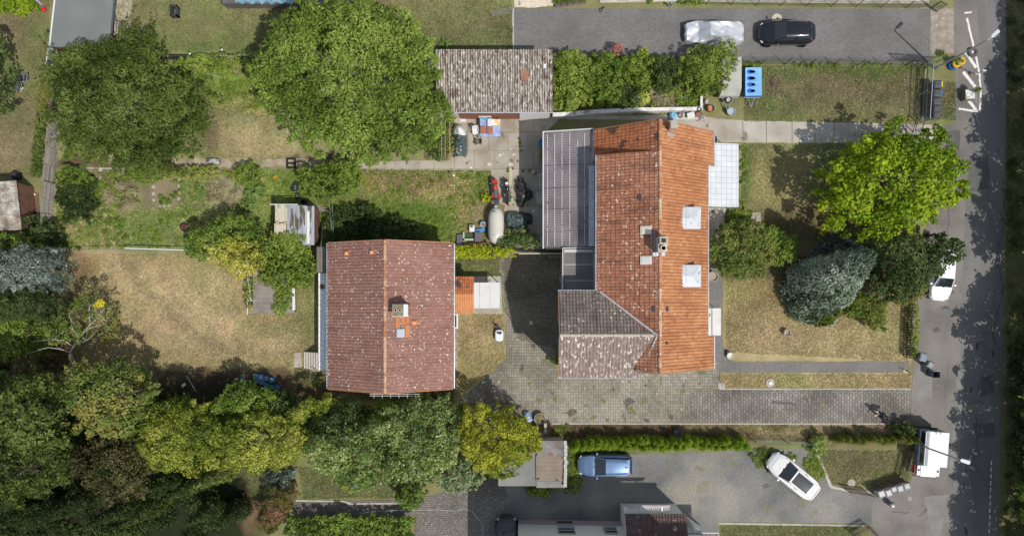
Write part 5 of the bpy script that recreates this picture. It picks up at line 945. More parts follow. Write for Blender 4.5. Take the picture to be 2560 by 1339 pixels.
# bed of shrubs behind the retaining wall
BED = 'shrubs in the bed above the white wall'
plant('bed_shrub', 'leafy green shrub next to the mossy garage, leftmost in the bed', [(1386,140),(1440,130),(1480,150),(1485,210),(1475,262),(1430,276),(1386,272)], 2.1, G_weed, lr=.38, leaf=.19, zr=.5, group=BED)
plant('bed_shrub', 'fresh green shrub in the bed below the pink flowers', [(1480,140),(1525,135),(1560,150),(1555,200),(1540,250),(1500,262),(1480,220)], 1.9, G_mid, lr=.36, leaf=.18, zr=.5, group=BED)
plant('bed_shrub', 'mid green bed shrub halfway along the driveway fence', [(1550,140),(1600,133),(1640,145),(1645,185),(1610,215),(1570,205)], 1.9, G_weed, lr=.36, leaf=.18, group=BED)
plant('bed_shrub', 'dark green rounded shrub in the middle of the bed', [(1640,145),(1680,138),(1700,165),(1690,215),(1655,228),(1635,190)], 2.3, G_dark, lr=.36, leaf=.18, group=BED)
plant('bed_shrub', 'tall shrub with airy branches reaching over the silver covered car', [(1700,145),(1730,125),(1765,112),(1815,108),(1838,135),(1835,180),(1815,215),(1775,232),(1720,225),(1695,185)], 2.8, leafm('airy_leaf', [(.07,.10,.02),(.15,.20,.04),(.25,.31,.07),(.36,.38,.12)]), lr=.38, leaf=.18, zr=.5, cov=2.6, group=BED)
plant('bed_shrub', 'dark low shrub in the lower middle of the bed', [(1525,215),(1570,205),(1605,220),(1600,255),(1560,272),(1520,262)], 1.2, G_dark, lr=.32, leaf=.17, group=BED)
plant('bed_shrub', 'small orange-yellow shrub at the front of the bed', blob(1507, 252, 13), .8, leafm('amber_leaf', [(.3,.2,.03),(.5,.36,.05),(.6,.48,.12)]), lr=.22, leaf=.14, group=BED)
plant('bed_shrub', 'straw coloured dry plants near the right end of the bed', [(1625,225),(1680,232),(1700,255),(1690,270),(1640,268)], .7, G_dry, lr=.25, leaf=.2, aspect=.2, group=BED)
plant('bed_shrub', 'low green plants by the pots at the right end of the bed', [(1715,235),(1750,235),(1750,270),(1700,272)], .8, G_weed, lr=.25, leaf=.15, group=BED)
plant('flower_bush', 'pink flowering bush at the edge of the upper driveway', blob(1541, 124, 14), 1.4, G_pink, lr=.24, leaf=.14)
plant('garden_shrub', 'small yellow-green plant on the upper driveway edge', blob(1610, 129, 9), 1.0, G_lime, lr=.2, leaf=.12)
plant('climbing_plant', 'green climber hanging over the lower half of the plastic roofed shack', [(690,600),(700,588),(735,575),(765,590),(770,615),(740,635),(700,630)], 2.6, G_weed, lr=.3, leaf=.18, zr=.15, h0=2.0, trunk=False)
def spiky(name, label, px, py, r, m, n=60, h=.5, group=None, z=0):
    c = W(px, py, z); R = r/S; t = thing(name, label, 'plant', c, 0, group); V = []; 
    for i in range(n):
        a = random.uniform(0, 2*math.pi); e = random.uniform(.2, 1.25); L = R*random.uniform(.75, 1.1)/max(.5, math.cos(e*.6)); d = Vector((math.cos(a), math.sin(a), 0)); s = Vector((-d.y, d.x, 0))*.035*max(.6, r/16)
        p0 = Vector(c)+Vector((0,0,.05)); p1 = p0+d*L*.5*math.cos(e)+Vector((0,0,h*math.sin(e)*.9)); p2 = p0+d*L*(math.cos(e*.7))+Vector((0,0,h*math.sin(e)*.7))
        V += [p0-s*.6, p0+s*.6, p1+s, p1-s, p1-s, p1+s, p2+s*.15, p2-s*.15]
    quadmesh('leaves', np.array([tuple(v) for v in V]), rng.random(n*2), m, t, c)
    b = MB(); b.lathe([(.08,0),(.06,.12),(.001,.14)], c, 8); b.build('root_crown', BARK, t); return t
m_bl = leafm('blue_blade', [(.08,.15,.13),(.16,.26,.23),(.26,.36,.32)], trans=.1); m_yl = leafm('yellow_blade', [(.3,.33,.06),(.5,.5,.12),(.62,.6,.25)]); m_gb = leafm('green_blade', [(.06,.11,.03),(.14,.21,.06),(.24,.30,.11)])
spiky('yucca', 'blue-green spiky yucca at the lower right of the shrub bed', 1705, 253, 20, m_bl, group=None)
spiky('yucca', 'blue-green spiky yucca left of the yellow striped plant', 1588, 250, 17, m_bl)
spiky('grass_plant', 'yellow striped grassy plant in the front of the shrub bed', 1610, 246, 19, m_yl, 90)
spiky('grass_plant', 'small yellow grassy plant near the pots', 1722, 232, 13, m_yl, 50)
spiky('yucca', 'spiky green yucca at the end of the dark garage shadow', 1112, 114, 19, m_gb, 50)
spiky('grass_plant', 'big arching grass clump in the vegetable garden', 640, 480, 30, m_gb, 160, .8)
spiky('grass_plant', 'arching grass clump below the big one in the vegetable garden', 622, 515, 22, m_gb, 110, .7)
spiky('grass_plant', 'arching grass clump on the crumbled path above the shack', 828, 445, 24, m_gb, 110, 1.4)
spiky('grass_plant', 'arching grass clump beside the thin white poles', 880, 470, 22, m_gb, 100, 1.0)
spiky('grass_plant', 'arching leafy clump under the broad dark tree edge', 355, 440, 24, m_gb, 100, .8)
spiky('grass_plant', 'spiky dark plant behind the yellow and blue tyres', 2350, 137, 13, m_gb, 50, .5)
# weeds: uncountable ground cover of the kitchen garden
def cover(name, label, polys, n, m, leaf, r=(.12,.35), hz=.25, cnt=400, aspect=.5):
    L = []
    A = [abs(sum(p[i][0]*p[(i+1) % len(p)][1]-p[(i+1) % len(p)][0]*p[i][1] for i in range(len(p)))) for p in polys]
    for p, a in zip(polys, A):
        q = np.array(p, float); k = max(4, int(cnt*a/sum(A))); c = rng.uniform(q.min(0), q.max(0), (k*4, 2)); c = c[inpoly(c, q)]; c = c[fbm(c[:,0], c[:,1], 34) > .42][:k]
        for x, y in c: u = W(x, y); rr = random.uniform(*r); L.append([u[0], u[1], rr*.2, rr, rr*hz/.25*random.uniform(.5, 1.1)])
    o = leafcloud(name, L, n, leaf, m, None, aspect=aspect, shell=.2, off=(0,0,0)); return tagit(o, label, 'ground cover', kind='stuff')
cover('undergrowth', 'mixed low plants filling the bed above the white wall', [[(1388,140),(1840,150),(1800,235),(1745,240),(1745,268),(1390,280)]], 26000, G_weed, .16, (.25,.6), .5, 230)
VG = [(128,425),(900,428),(890,500),(800,600),(560,560),(470,615),(160,620),(140,590)]
cover('weeds', 'tangled green weeds of the kitchen garden', [[(600,428),(900,428),(890,500),(700,600),(560,560)],[(130,440),(240,470),(320,530),(320,600),(470,590),(470,618),(160,620),(140,590)],[(455,430),(600,430),(600,452),(455,445)],[(460,515),(600,520),(560,560),(470,600)],[(320,525),(460,520),(460,612),(320,605)],[(235,440),(352,440),(352,520),(240,520)]], 60000, G_weed, .11, (.08,.28), .16, 900)
cover('weeds', 'yellowish flowering perennials dotted through the kitchen garden', [[(400,420),(600,420),(600,440),(400,445)], [(560,430),(700,440),(690,520),(580,520)], [(160,560),(320,580),(320,618),(160,618)]], 7000, MATS['pale_perennial'], .13, (.12,.3), .3, 70)
cover('weeds', 'fresh green vegetables between the stepping stones', [[(240,430),(345,430),(350,520),(240,520)], [(390,440),(445,440),(445,510),(390,510)], [(455,440),(512,440),(512,512),(455,512)], [(330,520),(470,520),(470,600),(330,600)]], 9000, G_mid, .13, (.1,.26), .25, 110)
cover('weeds', 'dark coarse weeds along the left of the kitchen garden', [[(130,430),(300,470),(320,610),(150,620)]], 12000, G_mid, .13, (.12,.35), .25, 180)
cover('weeds', 'bright weeds on the rough plot above the dusky red house', [[(905,430),(1225,432),(1150,600),(900,600)], [(800,500),(930,500),(1140,590),(1130,606),(800,606)]], 22000, G_weed, .12, (.1,.3), .25, 420)
cover('weeds', 'green weeds between the walnut and the broad dark tree', [[(440,150),(655,150),(660,280),(540,260),(500,230)]], 16000, G_weed, .12, (.1,.35), .25, 300)
cover('weeds', 'dry stalks and straw in the kitchen garden', [[(520,450),(605,450),(600,515),(525,520)], [(260,465),(350,455),(340,530),(270,520)]], 4200, G_dry, .42, (.25,.5), .3, 60, .08)
cover('weeds', 'weeds creeping over the gravel near the white estate car', [[(1870,1120),(2030,1120),(2070,1200),(2040,1215),(2000,1140),(1930,1160),(1890,1170)], [(1400,1110),(1450,1140),(1440,1215),(1412,1215)]], 11000, G_weed, .11, (.1,.3), .25, 220)
cover('weeds', 'grass tufts along the edge of the front garden fences', [[(1850,155),(2320,160),(2320,172),(1850,168)], [(1850,360),(1866,360),(1866,520),(1850,520)], [(1385,1100),(1420,1100),(1420,1060),(1385,1060)]], 7000, G_weed, .1, (.08,.2), .25, 160)
cover('weeds', 'weeds sprouting from cracks of the terrace slabs', [[(1255,420),(1335,420),(1335,430),(1255,430)], [(1295,300),(1303,300),(1303,380),(1295,380)], [(1255,470),(1262,512),(1330,520),(1330,512)]], 1400, G_weed, .07, (.05,.14), .2, 40)
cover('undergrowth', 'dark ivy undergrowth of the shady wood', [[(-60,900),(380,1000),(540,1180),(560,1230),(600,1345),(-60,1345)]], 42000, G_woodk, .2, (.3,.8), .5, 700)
cover('creeper', 'fallen creeper along the gravel below the outbuilding', [[(1310,1205),(1450,1195),(1455,1215),(1400,1240),(1330,1235)]], 5000, G_weed, .16, (.2,.4), .5, 50)
cover('undergrowth', 'overgrown verge on the far side of the road', [[(2520,-20),(2700,-20),(2700,1400),(2512,1400)]], 30000, G_dark, .14, (.15,.45), .3, 800)
cover('undergrowth', 'weeds and ferns on the ground around the broad dark tree', [[(135,150),(500,150),(480,400),(140,400)]], 14000, G_mid, .15, (.15,.35), .3, 240)
# verge trees east of the road: their shade falls across it
VT = 'trees along the far verge of the road'
for i, (poly, h, lb) in enumerate([([(2600,-160),(2760,-170),(2770,60),(2620,90),(2585,20)], 9, 'verge tree at the top right beyond the frame edge'),
    ([(2580,80),(2760,60),(2770,330),(2600,340),(2555,300),(2570,180)], 9, 'verge tree opposite the painted parking bay'),
    ([(2548,330),(2760,320),(2770,560),(2560,580),(2520,520),(2545,470),(2505,420)], 9.5, 'verge tree opposite the bright yellow-green tree'),
    ([(2520,560),(2760,550),(2770,760),(2560,770),(2545,720),(2515,690)], 9, 'verge tree opposite the white hatchback'),
    ([(2520,760),(2770,750),(2770,960),(2500,960),(2480,900),(2500,830)], 9.5, 'verge tree opposite the open black bin'),
    ([(2490,950),(2770,950),(2770,1180),(2500,1180),(2470,1120),(2490,1040)], 9, 'verge tree opposite the white roofed van'),
    ([(2470,1180),(2770,1170),(2770,1500),(2480,1500),(2455,1400),(2480,1290)], 9.5, 'verge tree at the lower right beyond the frame edge')]):
    plant('verge_tree', lb, poly, h*.8, G_mid, lr=.8, leaf=.38, cov=5, ground=True, group=VT, h0=4.6, zr=.5, drop=0)
plant('verge_shrub', 'dark shrub on the far verge at the lower right corner', [(2545,1000),(2580,980),(2600,1100),(2590,1240),(2548,1180),(2538,1090)], 2.2, G_dark, lr=.4, leaf=.22)
plant('verge_shrub', 'dark shrub on the far verge opposite the parked van', [(2530,860),(2580,850),(2590,960),(2545,970)], 1.6, G_dark, lr=.4, leaf=.2)
# thuja columns
def thuja(px, py, h, r, m, first, label, group):
    c = W(px, py); t = thing('thuja', label, 'hedge plant', (c[0], c[1], 0), 0, group); L = []
    n = int(h/.28)
    for i in range(n):
        f = i/(n-1); R = r*(1-.9*max(0, f-.45)**1.6/.55**1.6*.75); 
        for j in range(5):
            a = 2*math.pi*(j+i*.4)/5; L.append([c[0]+R*.55*math.cos(a), c[1]+R*.55*math.sin(a), .15+(h-.2)*f, R*.58, R*.6])
    leafcloud('foliage', L, 1500, .1, m, t, aspect=.5, rnd=.35, up=.25, ltint=.12, shell=.8)
    b = MB(); b.tube([(c[0],c[1],0),(c[0],c[1],h*.8)], .04, 5); b.build('stem', BARK, t); return t
tg = 'green thujas of the hedge above the gravel yard'; protos = []
for i in range(3): protos.append(thuja(1440+i*18, 1104, 1.75, .36, G_thuja, True, 'green thuja column in the long hedge above the gravel yard', tg))
k = 0
for row, (y0, h) in enumerate(((1097, 1.75), (1109, 1.6))):
    for i in range(26):
        x = 1427+i*16.6+row*8+random.uniform(-3, 3)
        if row == 0 and i < 3 or x > 1862: continue
        p = protos[k % 3]; k += 1; c = copy_tree(p); q = W(x, y0+random.uniform(-3, 3)); c.location = (q[0], q[1], 0); c.rotation_euler = (0, 0, random.uniform(0, 6)); s = random.uniform(.75, 1.25); c.scale = (s, s, h/1.75*random.uniform(.78, 1.22))
tg = 'browning thujas of the hedge below the paved drive'; protos = [thuja(2085+i*18, 1092, 1.8, .34, G_redthuja, True, 'browning thuja in the hedge by the road end of the drive', tg) for i in range(2)]
for i in range(2, 11):
    c = copy_tree(protos[i % 2]); q = W(2085+i*18.5+random.uniform(-3, 3), 1092+random.uniform(-3, 4)); c.location = (q[0], q[1], 0); c.rotation_euler = (0, 0, i*1.3); c.scale = (1, 1, random.uniform(.85, 1.1))
plant('garden_shrub', 'light green bush at the left end of the browning thuja hedge', [(2030,1095),(2055,1085),(2070,1100),(2060,1130),(2035,1135)], 1.6, leafm('pale_green_leaf', [(.12,.18,.05),(.24,.31,.09),(.36,.42,.15)]), lr=.28, leaf=.16)
plant('garden_shrub', 'dark ivy bush at the road end of the browning thuja hedge', [(2230,1060),(2262,1050),(2285,1065),(2283,1095),(2250,1095)], 1.5, G_dark, lr=.28, leaf=.15)
plant('fence_hedge', 'leafy climber strip on the front fence along the pavement', [(2276,760),(2292,760),(2296,820),(2290,885),(2270,890),(2274,820)], 1.0, G_weed, lr=.18, leaf=.13, cat='hedge', zr=.08, cov=2.4)
# ================================================================ VEHICLES
m_tyre = mat('tyre_rubber', [(.02,.02,.02),(.032,.032,.03)], 6, rough=.85)
m_rim = mat('alloy', [(.5,.5,.5)], rough=.3, metal=.9, fine=.03)
m_carglass = mat('car_glass', [(.018,.024,.026)], rough=.05, spec=1.0, fine=0, coat=.5)
m_red = flat('red_lens', (.45,.02,.02), .2, coat=.5); m_lamp = mat('headlamp', [(.6,.62,.65)], rough=.12, spec=.9, fine=0)
m_redpaint = mat('red_paint', [(.42,.03,.02)], rough=.25, coat=.8, fine=.05)
def wheel(c, parent, r=.32, wd=.22, axis='y', name='wheel'):
    b = MB(); n = 22; prof = [(r*.62,-wd/2),(r*.92,-wd/2),(r,-wd*.3),(r,wd*.3),(r*.92,wd/2),(r*.62,wd/2)]
    rings = []
    for i in range(n): t = 2*math.pi*i/n; rings.append([(c[0]+q*math.cos(t), c[1]+y, c[2]+q*math.sin(t)) if axis == 'y' else (c[0]+q*math.cos(t), c[1]+q*math.sin(t), c[2]+y) for q, y in prof])
    b.loft(rings+[rings[0]], caps=False); w_ = b.build(name, m_tyre, parent, local=True, smooth=False)
    b = MB()
    for sgn in (-1, 1):
        o = sgn*wd*.36; hub = .08*r/.32
        for k in range(8):
            t = 2*math.pi*k/8; d = (math.cos(t), math.sin(t)); s = (-d[1]*.028, d[0]*.028); q = []
            for rr, sg in ((hub*.6, -1), (r*.66, -1), (r*.66, 1), (hub*.6, 1)):
                u, v = d[0]*rr+s[0]*sg, d[1]*rr+s[1]*sg; q.append((c[0]+u, c[1]+o, c[2]+v) if axis == 'y' else (c[0]+u, c[1]+v, c[2]+o))
            b.add(q, [(0,1,2,3),(3,2,1,0)])
        ring = [[(c[0]+q*math.cos(t), c[1]+o, c[2]+q*math.sin(t)) if axis == 'y' else (c[0]+q*math.cos(t), c[1]+q*math.sin(t), c[2]+o) for q in (r*.6, r*.68)] for t in [2*math.pi*i/n for i in range(n+1)]]
        b.loft(ring, close=False, caps=False)
    b.build('rim', m_rim, w_, local=True); return w_
def ring(hw, z0, zb, crown, x, ez=.9):
    """cross section at x: half width hw, sill z0, belt zb, crowned top"""
    P = [(-hw*.9, z0), (-hw*.99, z0+.1), (-hw, (z0+zb)/2), (-hw*.97, zb*ez+.0*z0), (-hw*.88, zb), (-hw*.5, zb+crown*.75), (0, zb+crown), (hw*.5, zb+crown*.75), (hw*.88, zb), (hw*.97, zb*ez), (hw, (z0+zb)/2), (hw*.99, z0+.1), (hw*.9, z0)]
    return [(x, y, z) for y, z in P]
def car(label, px, py, rot, L_, Wd, Ht, paint, hood=.26, roofz=None, rear=.93, sunroof=False, spoiler=False, rails=False, kind='car', ws=.175):
    """front at -x before rotation. px,py: pixel of the body centre at ground level"""
    c = W(px, py); t = thing('parked_car', label, kind, (c[0], c[1], 0), rot, 'parked cars'); hw = Wd/2; b = MB(); rings = []
    for i in range(29):
        f = i/28; x = -L_/2+L_*f; e = abs(2*f-1); k = 1-.44*max(0, (e-.5)/.5)**2.3 if f < .5 else 1-.36*max(0, (e-.55)/.45)**2.6
        zb = Ht*(.42+.20*min(1, (f/.25))**.6) if f < .25 else Ht*(.62+.02*math.sin(f*3))
        if f > .96: zb *= 1-.12*(f-.96)/.04
        z0 = .24+.12*max(0, (e-.86)/.14)
        if i == 0: zb = .55; k *= .93
        rings.append(ring(hw*k, z0, zb, .035 if f > .04 else .01, x))
    b.loft(rings); body = b.build('body', paint, t, local=True, smooth=True)
    md = body.modifiers.new('edges', 'EDGE_SPLIT'); md.split_angle = math.radians(38)
    zb = Ht*.62; xw0 = -L_/2+L_*hood; xw1 = xw0+L_*ws; xr1 = -L_/2+L_*(rear-.105); xr0 = -L_/2+L_*rear
    def sec(x, y, z, c=.05): return [(x, y*s, z+c*(1-s*s)) for s in (-1, -.6, 0, .6, 1)]
    g = MB(); w0 = hw*.84; w1 = hw*.67; zr_ = Ht
    A = sec(xw0, w0, zb+.0, .03); B_ = sec(xw1, w1, zr_-.05); C = sec(xr1, w1*.91, zr_-.05); D = sec(xr0, w0*.8, zb+.02, .03)
    g.loft([A, B_, C, D], close=False, caps=False)
    for s in (-1, 1):
        lo = [(xw0, w0*s, zb-.02), (xr0, w0*.8*s, zb-.02)]; hi = [(xw1, w1*s, zr_-.05), (xr1, w1*.91*s, zr_-.05)]
        g.add([lo[0], lo[1], hi[1], hi[0]], [(0,1,2,3) if s < 0 else (3,2,1,0)])
    g.build('glass', m_carglass, t, local=True)
    r_ = MB(); R = []
    for i in range(9):
        f = i/8; x = xw1-.02+(xr1-xw1+.08)*f; z = zr_-.035+.03*math.sin(math.pi*f); y = w1*(1.02-.10*f*f); R.append([(x, y*s, z+.045*(1-s*s)-(.06 if abs(s) == 1.08 else 0)) for s in (-1.08, -1, -.6, 0, .6, 1, 1.08)])
    r_.loft(R, close=False, caps=False); rf = r_.build('roof', paint, t, local=True, smooth=True)
    p = MB()
    for s in (-1, 1):
        p.tube([(xw0-.02, w0*s, zb), (xw1, w1*1.02*s, zr_-.04)], .035, 5); p.tube([(xr1, w1*.92*s, zr_-.04), (xr0, w0*.8*s, zb+.02)], .055, 5); xm = (xw1+xr1)/2; p.tube([(xm, w0*.99*s, zb), (xm, w1*1.0*s, zr_-.05)], .03, 5)
    p.build('pillar', paint, t, local=True, split=True)
    for x in (-L_/2+L_*.18, L_/2-L_*.19):
        for s in (-1, 1): wheel((x, s*(hw-.09), .32), t)
    for s in (-1, 1):
        m_ = MB(); m_.obox((xw0+.22, s*(hw+.07), zb+.06), (.14, .2, .12), 0); m_.build('mirror', paint, t, local=True, bevel=.03)
        q = MB(); q.obox((-L_/2+.3, s*hw*.68, .60*Ht/1.45), (.28, .24, .1), s*-.7); q.build('headlight', m_lamp, t, local=True, bevel=.03, split=True)
        q = MB(); q.obox((L_/2-.24, s*hw*.75, .74*Ht/1.45), (.14, .22, .18), s*.35); q.build('taillight', m_red, t, local=True, bevel=.03)
    q = MB(); q.box(-L_/2-.012, -.26, .38, -L_/2+.03, .26, .5); q.build('grille', m_black, t, local=True)
    q = MB()
    for y in (-.28, .2): q.obox((xw0+.1, y, zb+.07), (.05, .62, .015), .35 if y < 0 else .35)
    q.build('wiper', m_black, t, local=True, split=True)
    # shut lines of hood and doors
    q = MB(); q.tube([(-L_/2+.42, y, Ht*.555+.04*(1-(y/hw)**2)) for y in np.linspace(-hw*.62, hw*.62, 7)], .008, 4)
    for s in (-1, 1): q.tube([(-L_/2+.42, s*hw*.62, Ht*.56), (xw0-.05, s*hw*.82, zb+.012)], .009, 4)
    q.build('shut_line', m_black, t, local=True, split=True)
    if sunroof: q = MB(); q.loft([[(xw1+.12+(xr1-xw1-.5)*i/6, w1*s, zr_-.03+.03*math.sin(math.pi*(.1+.7*i/6))+.045*(1-s*s)+.012) for s in (-.8,-.4,0,.4,.8)] for i in range(7)], close=False, caps=False); q.build('glass_roof', m_carglass, rf, local=True)
    if rails:
        q = MB()
        for s in (-1, 1): q.tube([(xw1+.1, s*w1*.96, zr_+.05), ((xw1+xr1)/2, s*w1*.99, zr_+.09), (xr1-.05, s*w1*.94, zr_+.05)], .022, 5)
        q.build('roof_rail', m_rim if not sunroof else paint, t, local=True, split=True)
    q = MB(); q.obox((xr1-.1, .0, zr_+.06), (.16, .05, .07), 0); q.build('antenna', m_black, rf, local=True)
    q = MB(); q.obox((xr1+.06, 0, zr_-.035), (.22, w1*1.9, .035), 0); q.build('spoiler', paint, t, local=True)
    return t
def paint(n, c, metal=.3, rough=.25): return mat(n, [c], rough=rough, metal=metal, coat=1.0, fine=.03, fsc=3)
def gpx(px, py, h): k = (H-h)/H; return NX+(px-NX)*k, NY+(py-NY)*k
x, y = gpx(1968, 81, .8); car('black estate car with a pale disc beside it on the upper driveway', x, y, 0, 4.45, 1.85, 1.55, paint('black_paint', (.012,.013,.017)), rails=True)
x, y = gpx(1514, 1163, .8); car('metallic blue hatchback beside the green thuja hedge', x, y, 0, 4.4, 1.78, 1.45, paint('blue_paint', (.15,.24,.40), .5, .3), rear=.98, hood=.29, ws=.2)
x, y = gpx(1984, 1190, .8); car('white estate car with a dark glass roof standing askew on the gravel', x, y, -math.radians(39), 4.6, 1.85, 1.5, paint('white_paint_car', (.72,.71,.69), 0), sunroof=True, rails=True, rear=.97)
x, y = gpx(2356, 687, .8); car('white hatchback half under the dark tree on the pavement', x, y, math.radians(90-5), 4.1, 1.75, 1.5, paint('pure_white_paint', (.78,.79,.80), 0), rear=.97)
# silver covered car
def covered_car():
    x, y = gpx(1789, 77, .9); c = W(x, y); t = thing('covered_car', 'car under a crumpled silver cover on the upper driveway', 'car', (c[0], c[1], 0), 0, 'parked cars'); b = MB(); L_ = 4.75; nx, ny = 60, 30; vs = []
    for i in range(nx+1):
        f = i/nx; X = -L_/2+L_*f; e = abs(2*f-1); hwid = .97*(1-.34*max(0, (e-.55)/.45)**2.2)
        top = .72+(1.42-.72)*min(1, max(0, (f-.22)/.17))*min(1, max(0, (.97-f)/.28))**.8 if f < .97 else .72
        top = max(.74, top)*(1-.35*max(0, (e-.93)/.07)**2)
        for j in range(ny+1):
            s = -1+2*j/ny; a = abs(s); yy = s*hwid*1.02
            z = top if a < .55 else (top-(top-.85)*min(1, (a-.55)/.27) if a < .82 else .85*(1-((a-.82)/.18)**1.4)+.05)
            z = min(z, top)
            wr = .13*(abs(vnoise(X*.8+yy*1.5+40, yy*.8-X*.6+30, .8)-.5)*2-.5)+.03*math.sin(5*(yy*(1+f))+3*math.sin(X*1.7))*(.3+a)
            vs.append((X+.03*math.sin(yy*9), yy, max(.03, z+wr*(1 if a < .9 else .4))))
    b.add(vs, [(i*(ny+1)+j,(i+1)*(ny+1)+j,(i+1)*(ny+1)+j+1,i*(ny+1)+j+1) for i in range(nx) for j in range(ny)])
    b.build('cover', mat('silver_cover', [(.50,.52,.55),(.60,.62,.64)], 1, rough=.42, metal=.35, fine=.03), t, local=True)
    for X in (-1.5, 1.4):
        for s in (-1, 1): wheel((X, s*.78, .31), t)
covered_car()
# old off-road van
def van():
    x, y = gpx(2339, 1127, 1.9); c = W(x, y); t = thing('camper_van', 'boxy grey-blue off-road van with a white roof and white bonnet on the pavement', 'van', (c[0], c[1], 0), math.radians(-4.5)); m_vb = mat('grey_blue_paint', [(.16,.20,.22),(.20,.245,.265)], 1, rough=.35, fine=.05)
    b = MB(); b.box(-.9, -1.35, .5, .9, 1.55, 1.25); b.box(-.85, -2.1, .5, .85, -1.3, 1.12); b.build('body', m_vb, t, local=True, bevel=.04)
    b = MB(); b.loft([[(-.88,-1.3,1.25),(.88,-1.3,1.25),(.8,-1.12,2.05),(-.8,-1.12,2.05)], [(-.88,1.55,1.25),(.88,1.55,1.25),(.8,1.5,2.05),(-.8,1.5,2.05)]]); b.build('cabin', m_vb, t, local=True)
    b = MB(); b.loft([[(-.82,-1.2,2.05),(.86,-1.2,2.05),(.82,-1.16,2.16),(-.70,-1.16,2.16)], [(-.82,1.56,2.05),(.86,1.56,2.05),(.82,1.53,2.16),(-.70,1.53,2.16)]]); b.build('roof', m_pvc, t, local=True)
    b = MB(); b.poly([(-.6,-2.18,1.15),(.6,-2.18,1.15),(.62,-1.32,1.2),(-.62,-1.32,1.2)], .06); b.build('bonnet', m_pvc, t, local=True)
    b = MB(); b.poly([(-.88,-2.1,1.13),(-.64,-2.1,1.13),(-.66,-1.34,1.16),(-.88,-1.34,1.16)], .05); b.poly([(.64,-2.1,1.13),(.88,-2.1,1.13),(.88,-1.34,1.16),(.66,-1.34,1.16)], .05); w_ = b.build('wing', m_pvc, t, local=True, split=True)
    b = MB(); b.obox((-.76,-1.7,1.15), (.14,.18,.03)); b.obox((.76,-1.7,1.15), (.14,.18,.03)); b.build('vent', m_black, w_, local=True, split=True)
    b = MB()
    for s in (-1, 1):
        for y0, y1 in ((-1.02,-.3),(-.2,.35),(.48,1.38)):
            f = lambda z: s*(.882-.08*(z-1.25)/.8+.006); q = [(f(1.35),y0,1.35),(f(1.35),y1,1.35),(f(1.95),y1,1.95),(f(1.95),y0,1.95)]; b.add(q, [(0,1,2,3) if s > 0 else (3,2,1,0)])
    b.add([(-.78,-1.285,1.3),(.78,-1.285,1.3),(.72,-1.14,1.98),(-.72,-1.14,1.98)], [(0,1,2,3)]); b.build('window', m_carglass, t, local=True)
    b = MB()
    for s in (-1, 1): b.box(s*.86, -1.2, 1.22, s*.94, 1.5, 1.28); 
    b.box(-.92, -1.25, 1.98, -.84, 1.5, 2.04); b.build('side_trim', mat('pale_trim', [(.5,.55,.6)]), t, local=True, split=True)
    for Y in (-1.6, 1.05):
        for s in (-1, 1):
            w_ = wheel((0,0,0), t, .39, .24); w_.rotation_euler = (0,0,math.pi/2); w_.location = (s*.8, Y, .39)
    b = MB(); b.obox((-.95,-1.65,.8), (.1,.7,.4)); b.build('mudguard', mat('red_guard', [(.35,.03,.03)], rough=.4), t, local=True, split=True)
    b = MB(); b.tube([(-.25,1.6,.8),(-.25,1.66,2.2),(-.25,1.4,2.26)], .02, 5); b.tube([(.1,1.6,.8),(.1,1.66,2.2),(.1,1.4,2.26)], .02, 5)
    for z in (1.0,1.3,1.6,1.9,2.15): b.tube([(-.25,1.65,z),(.1,1.65,z)], .016, 4)
    b.build('ladder', m_black, t, local=True)
    b = MB(); b.box(-.85, -2.3, .5, .85, -2.2, .66); b.box(-.85, 1.56, .5, .85, 1.64, .62); b.build('bumper', m_black, t, local=True, split=True)
    b = MB(); 
    for s in (-1, 1): b.obox((s*.62,-2.13,.86), (.22,.06,.22))
    b.build('headlight', m_lamp, t, local=True, split=True)
van()
# dark car at the bottom edge and the half hidden car under the ivy
x, y = gpx(1266, 1358, .8); car('dark car cut by the bottom edge beside the pale rendered house', x, y, math.radians(-90), 4.3, 1.75, 1.5, paint('charcoal_paint', (.03,.033,.036)))
t = thing('loose_wheel', 'alloy wheel showing at the edge of the blue-green ivy mound', 'wheel', W(1210, 1195, .3)); wheel((0,0,0), t, .31, .2, 'z', 'tyre'); t.rotation_euler = (.35, .2, 0)
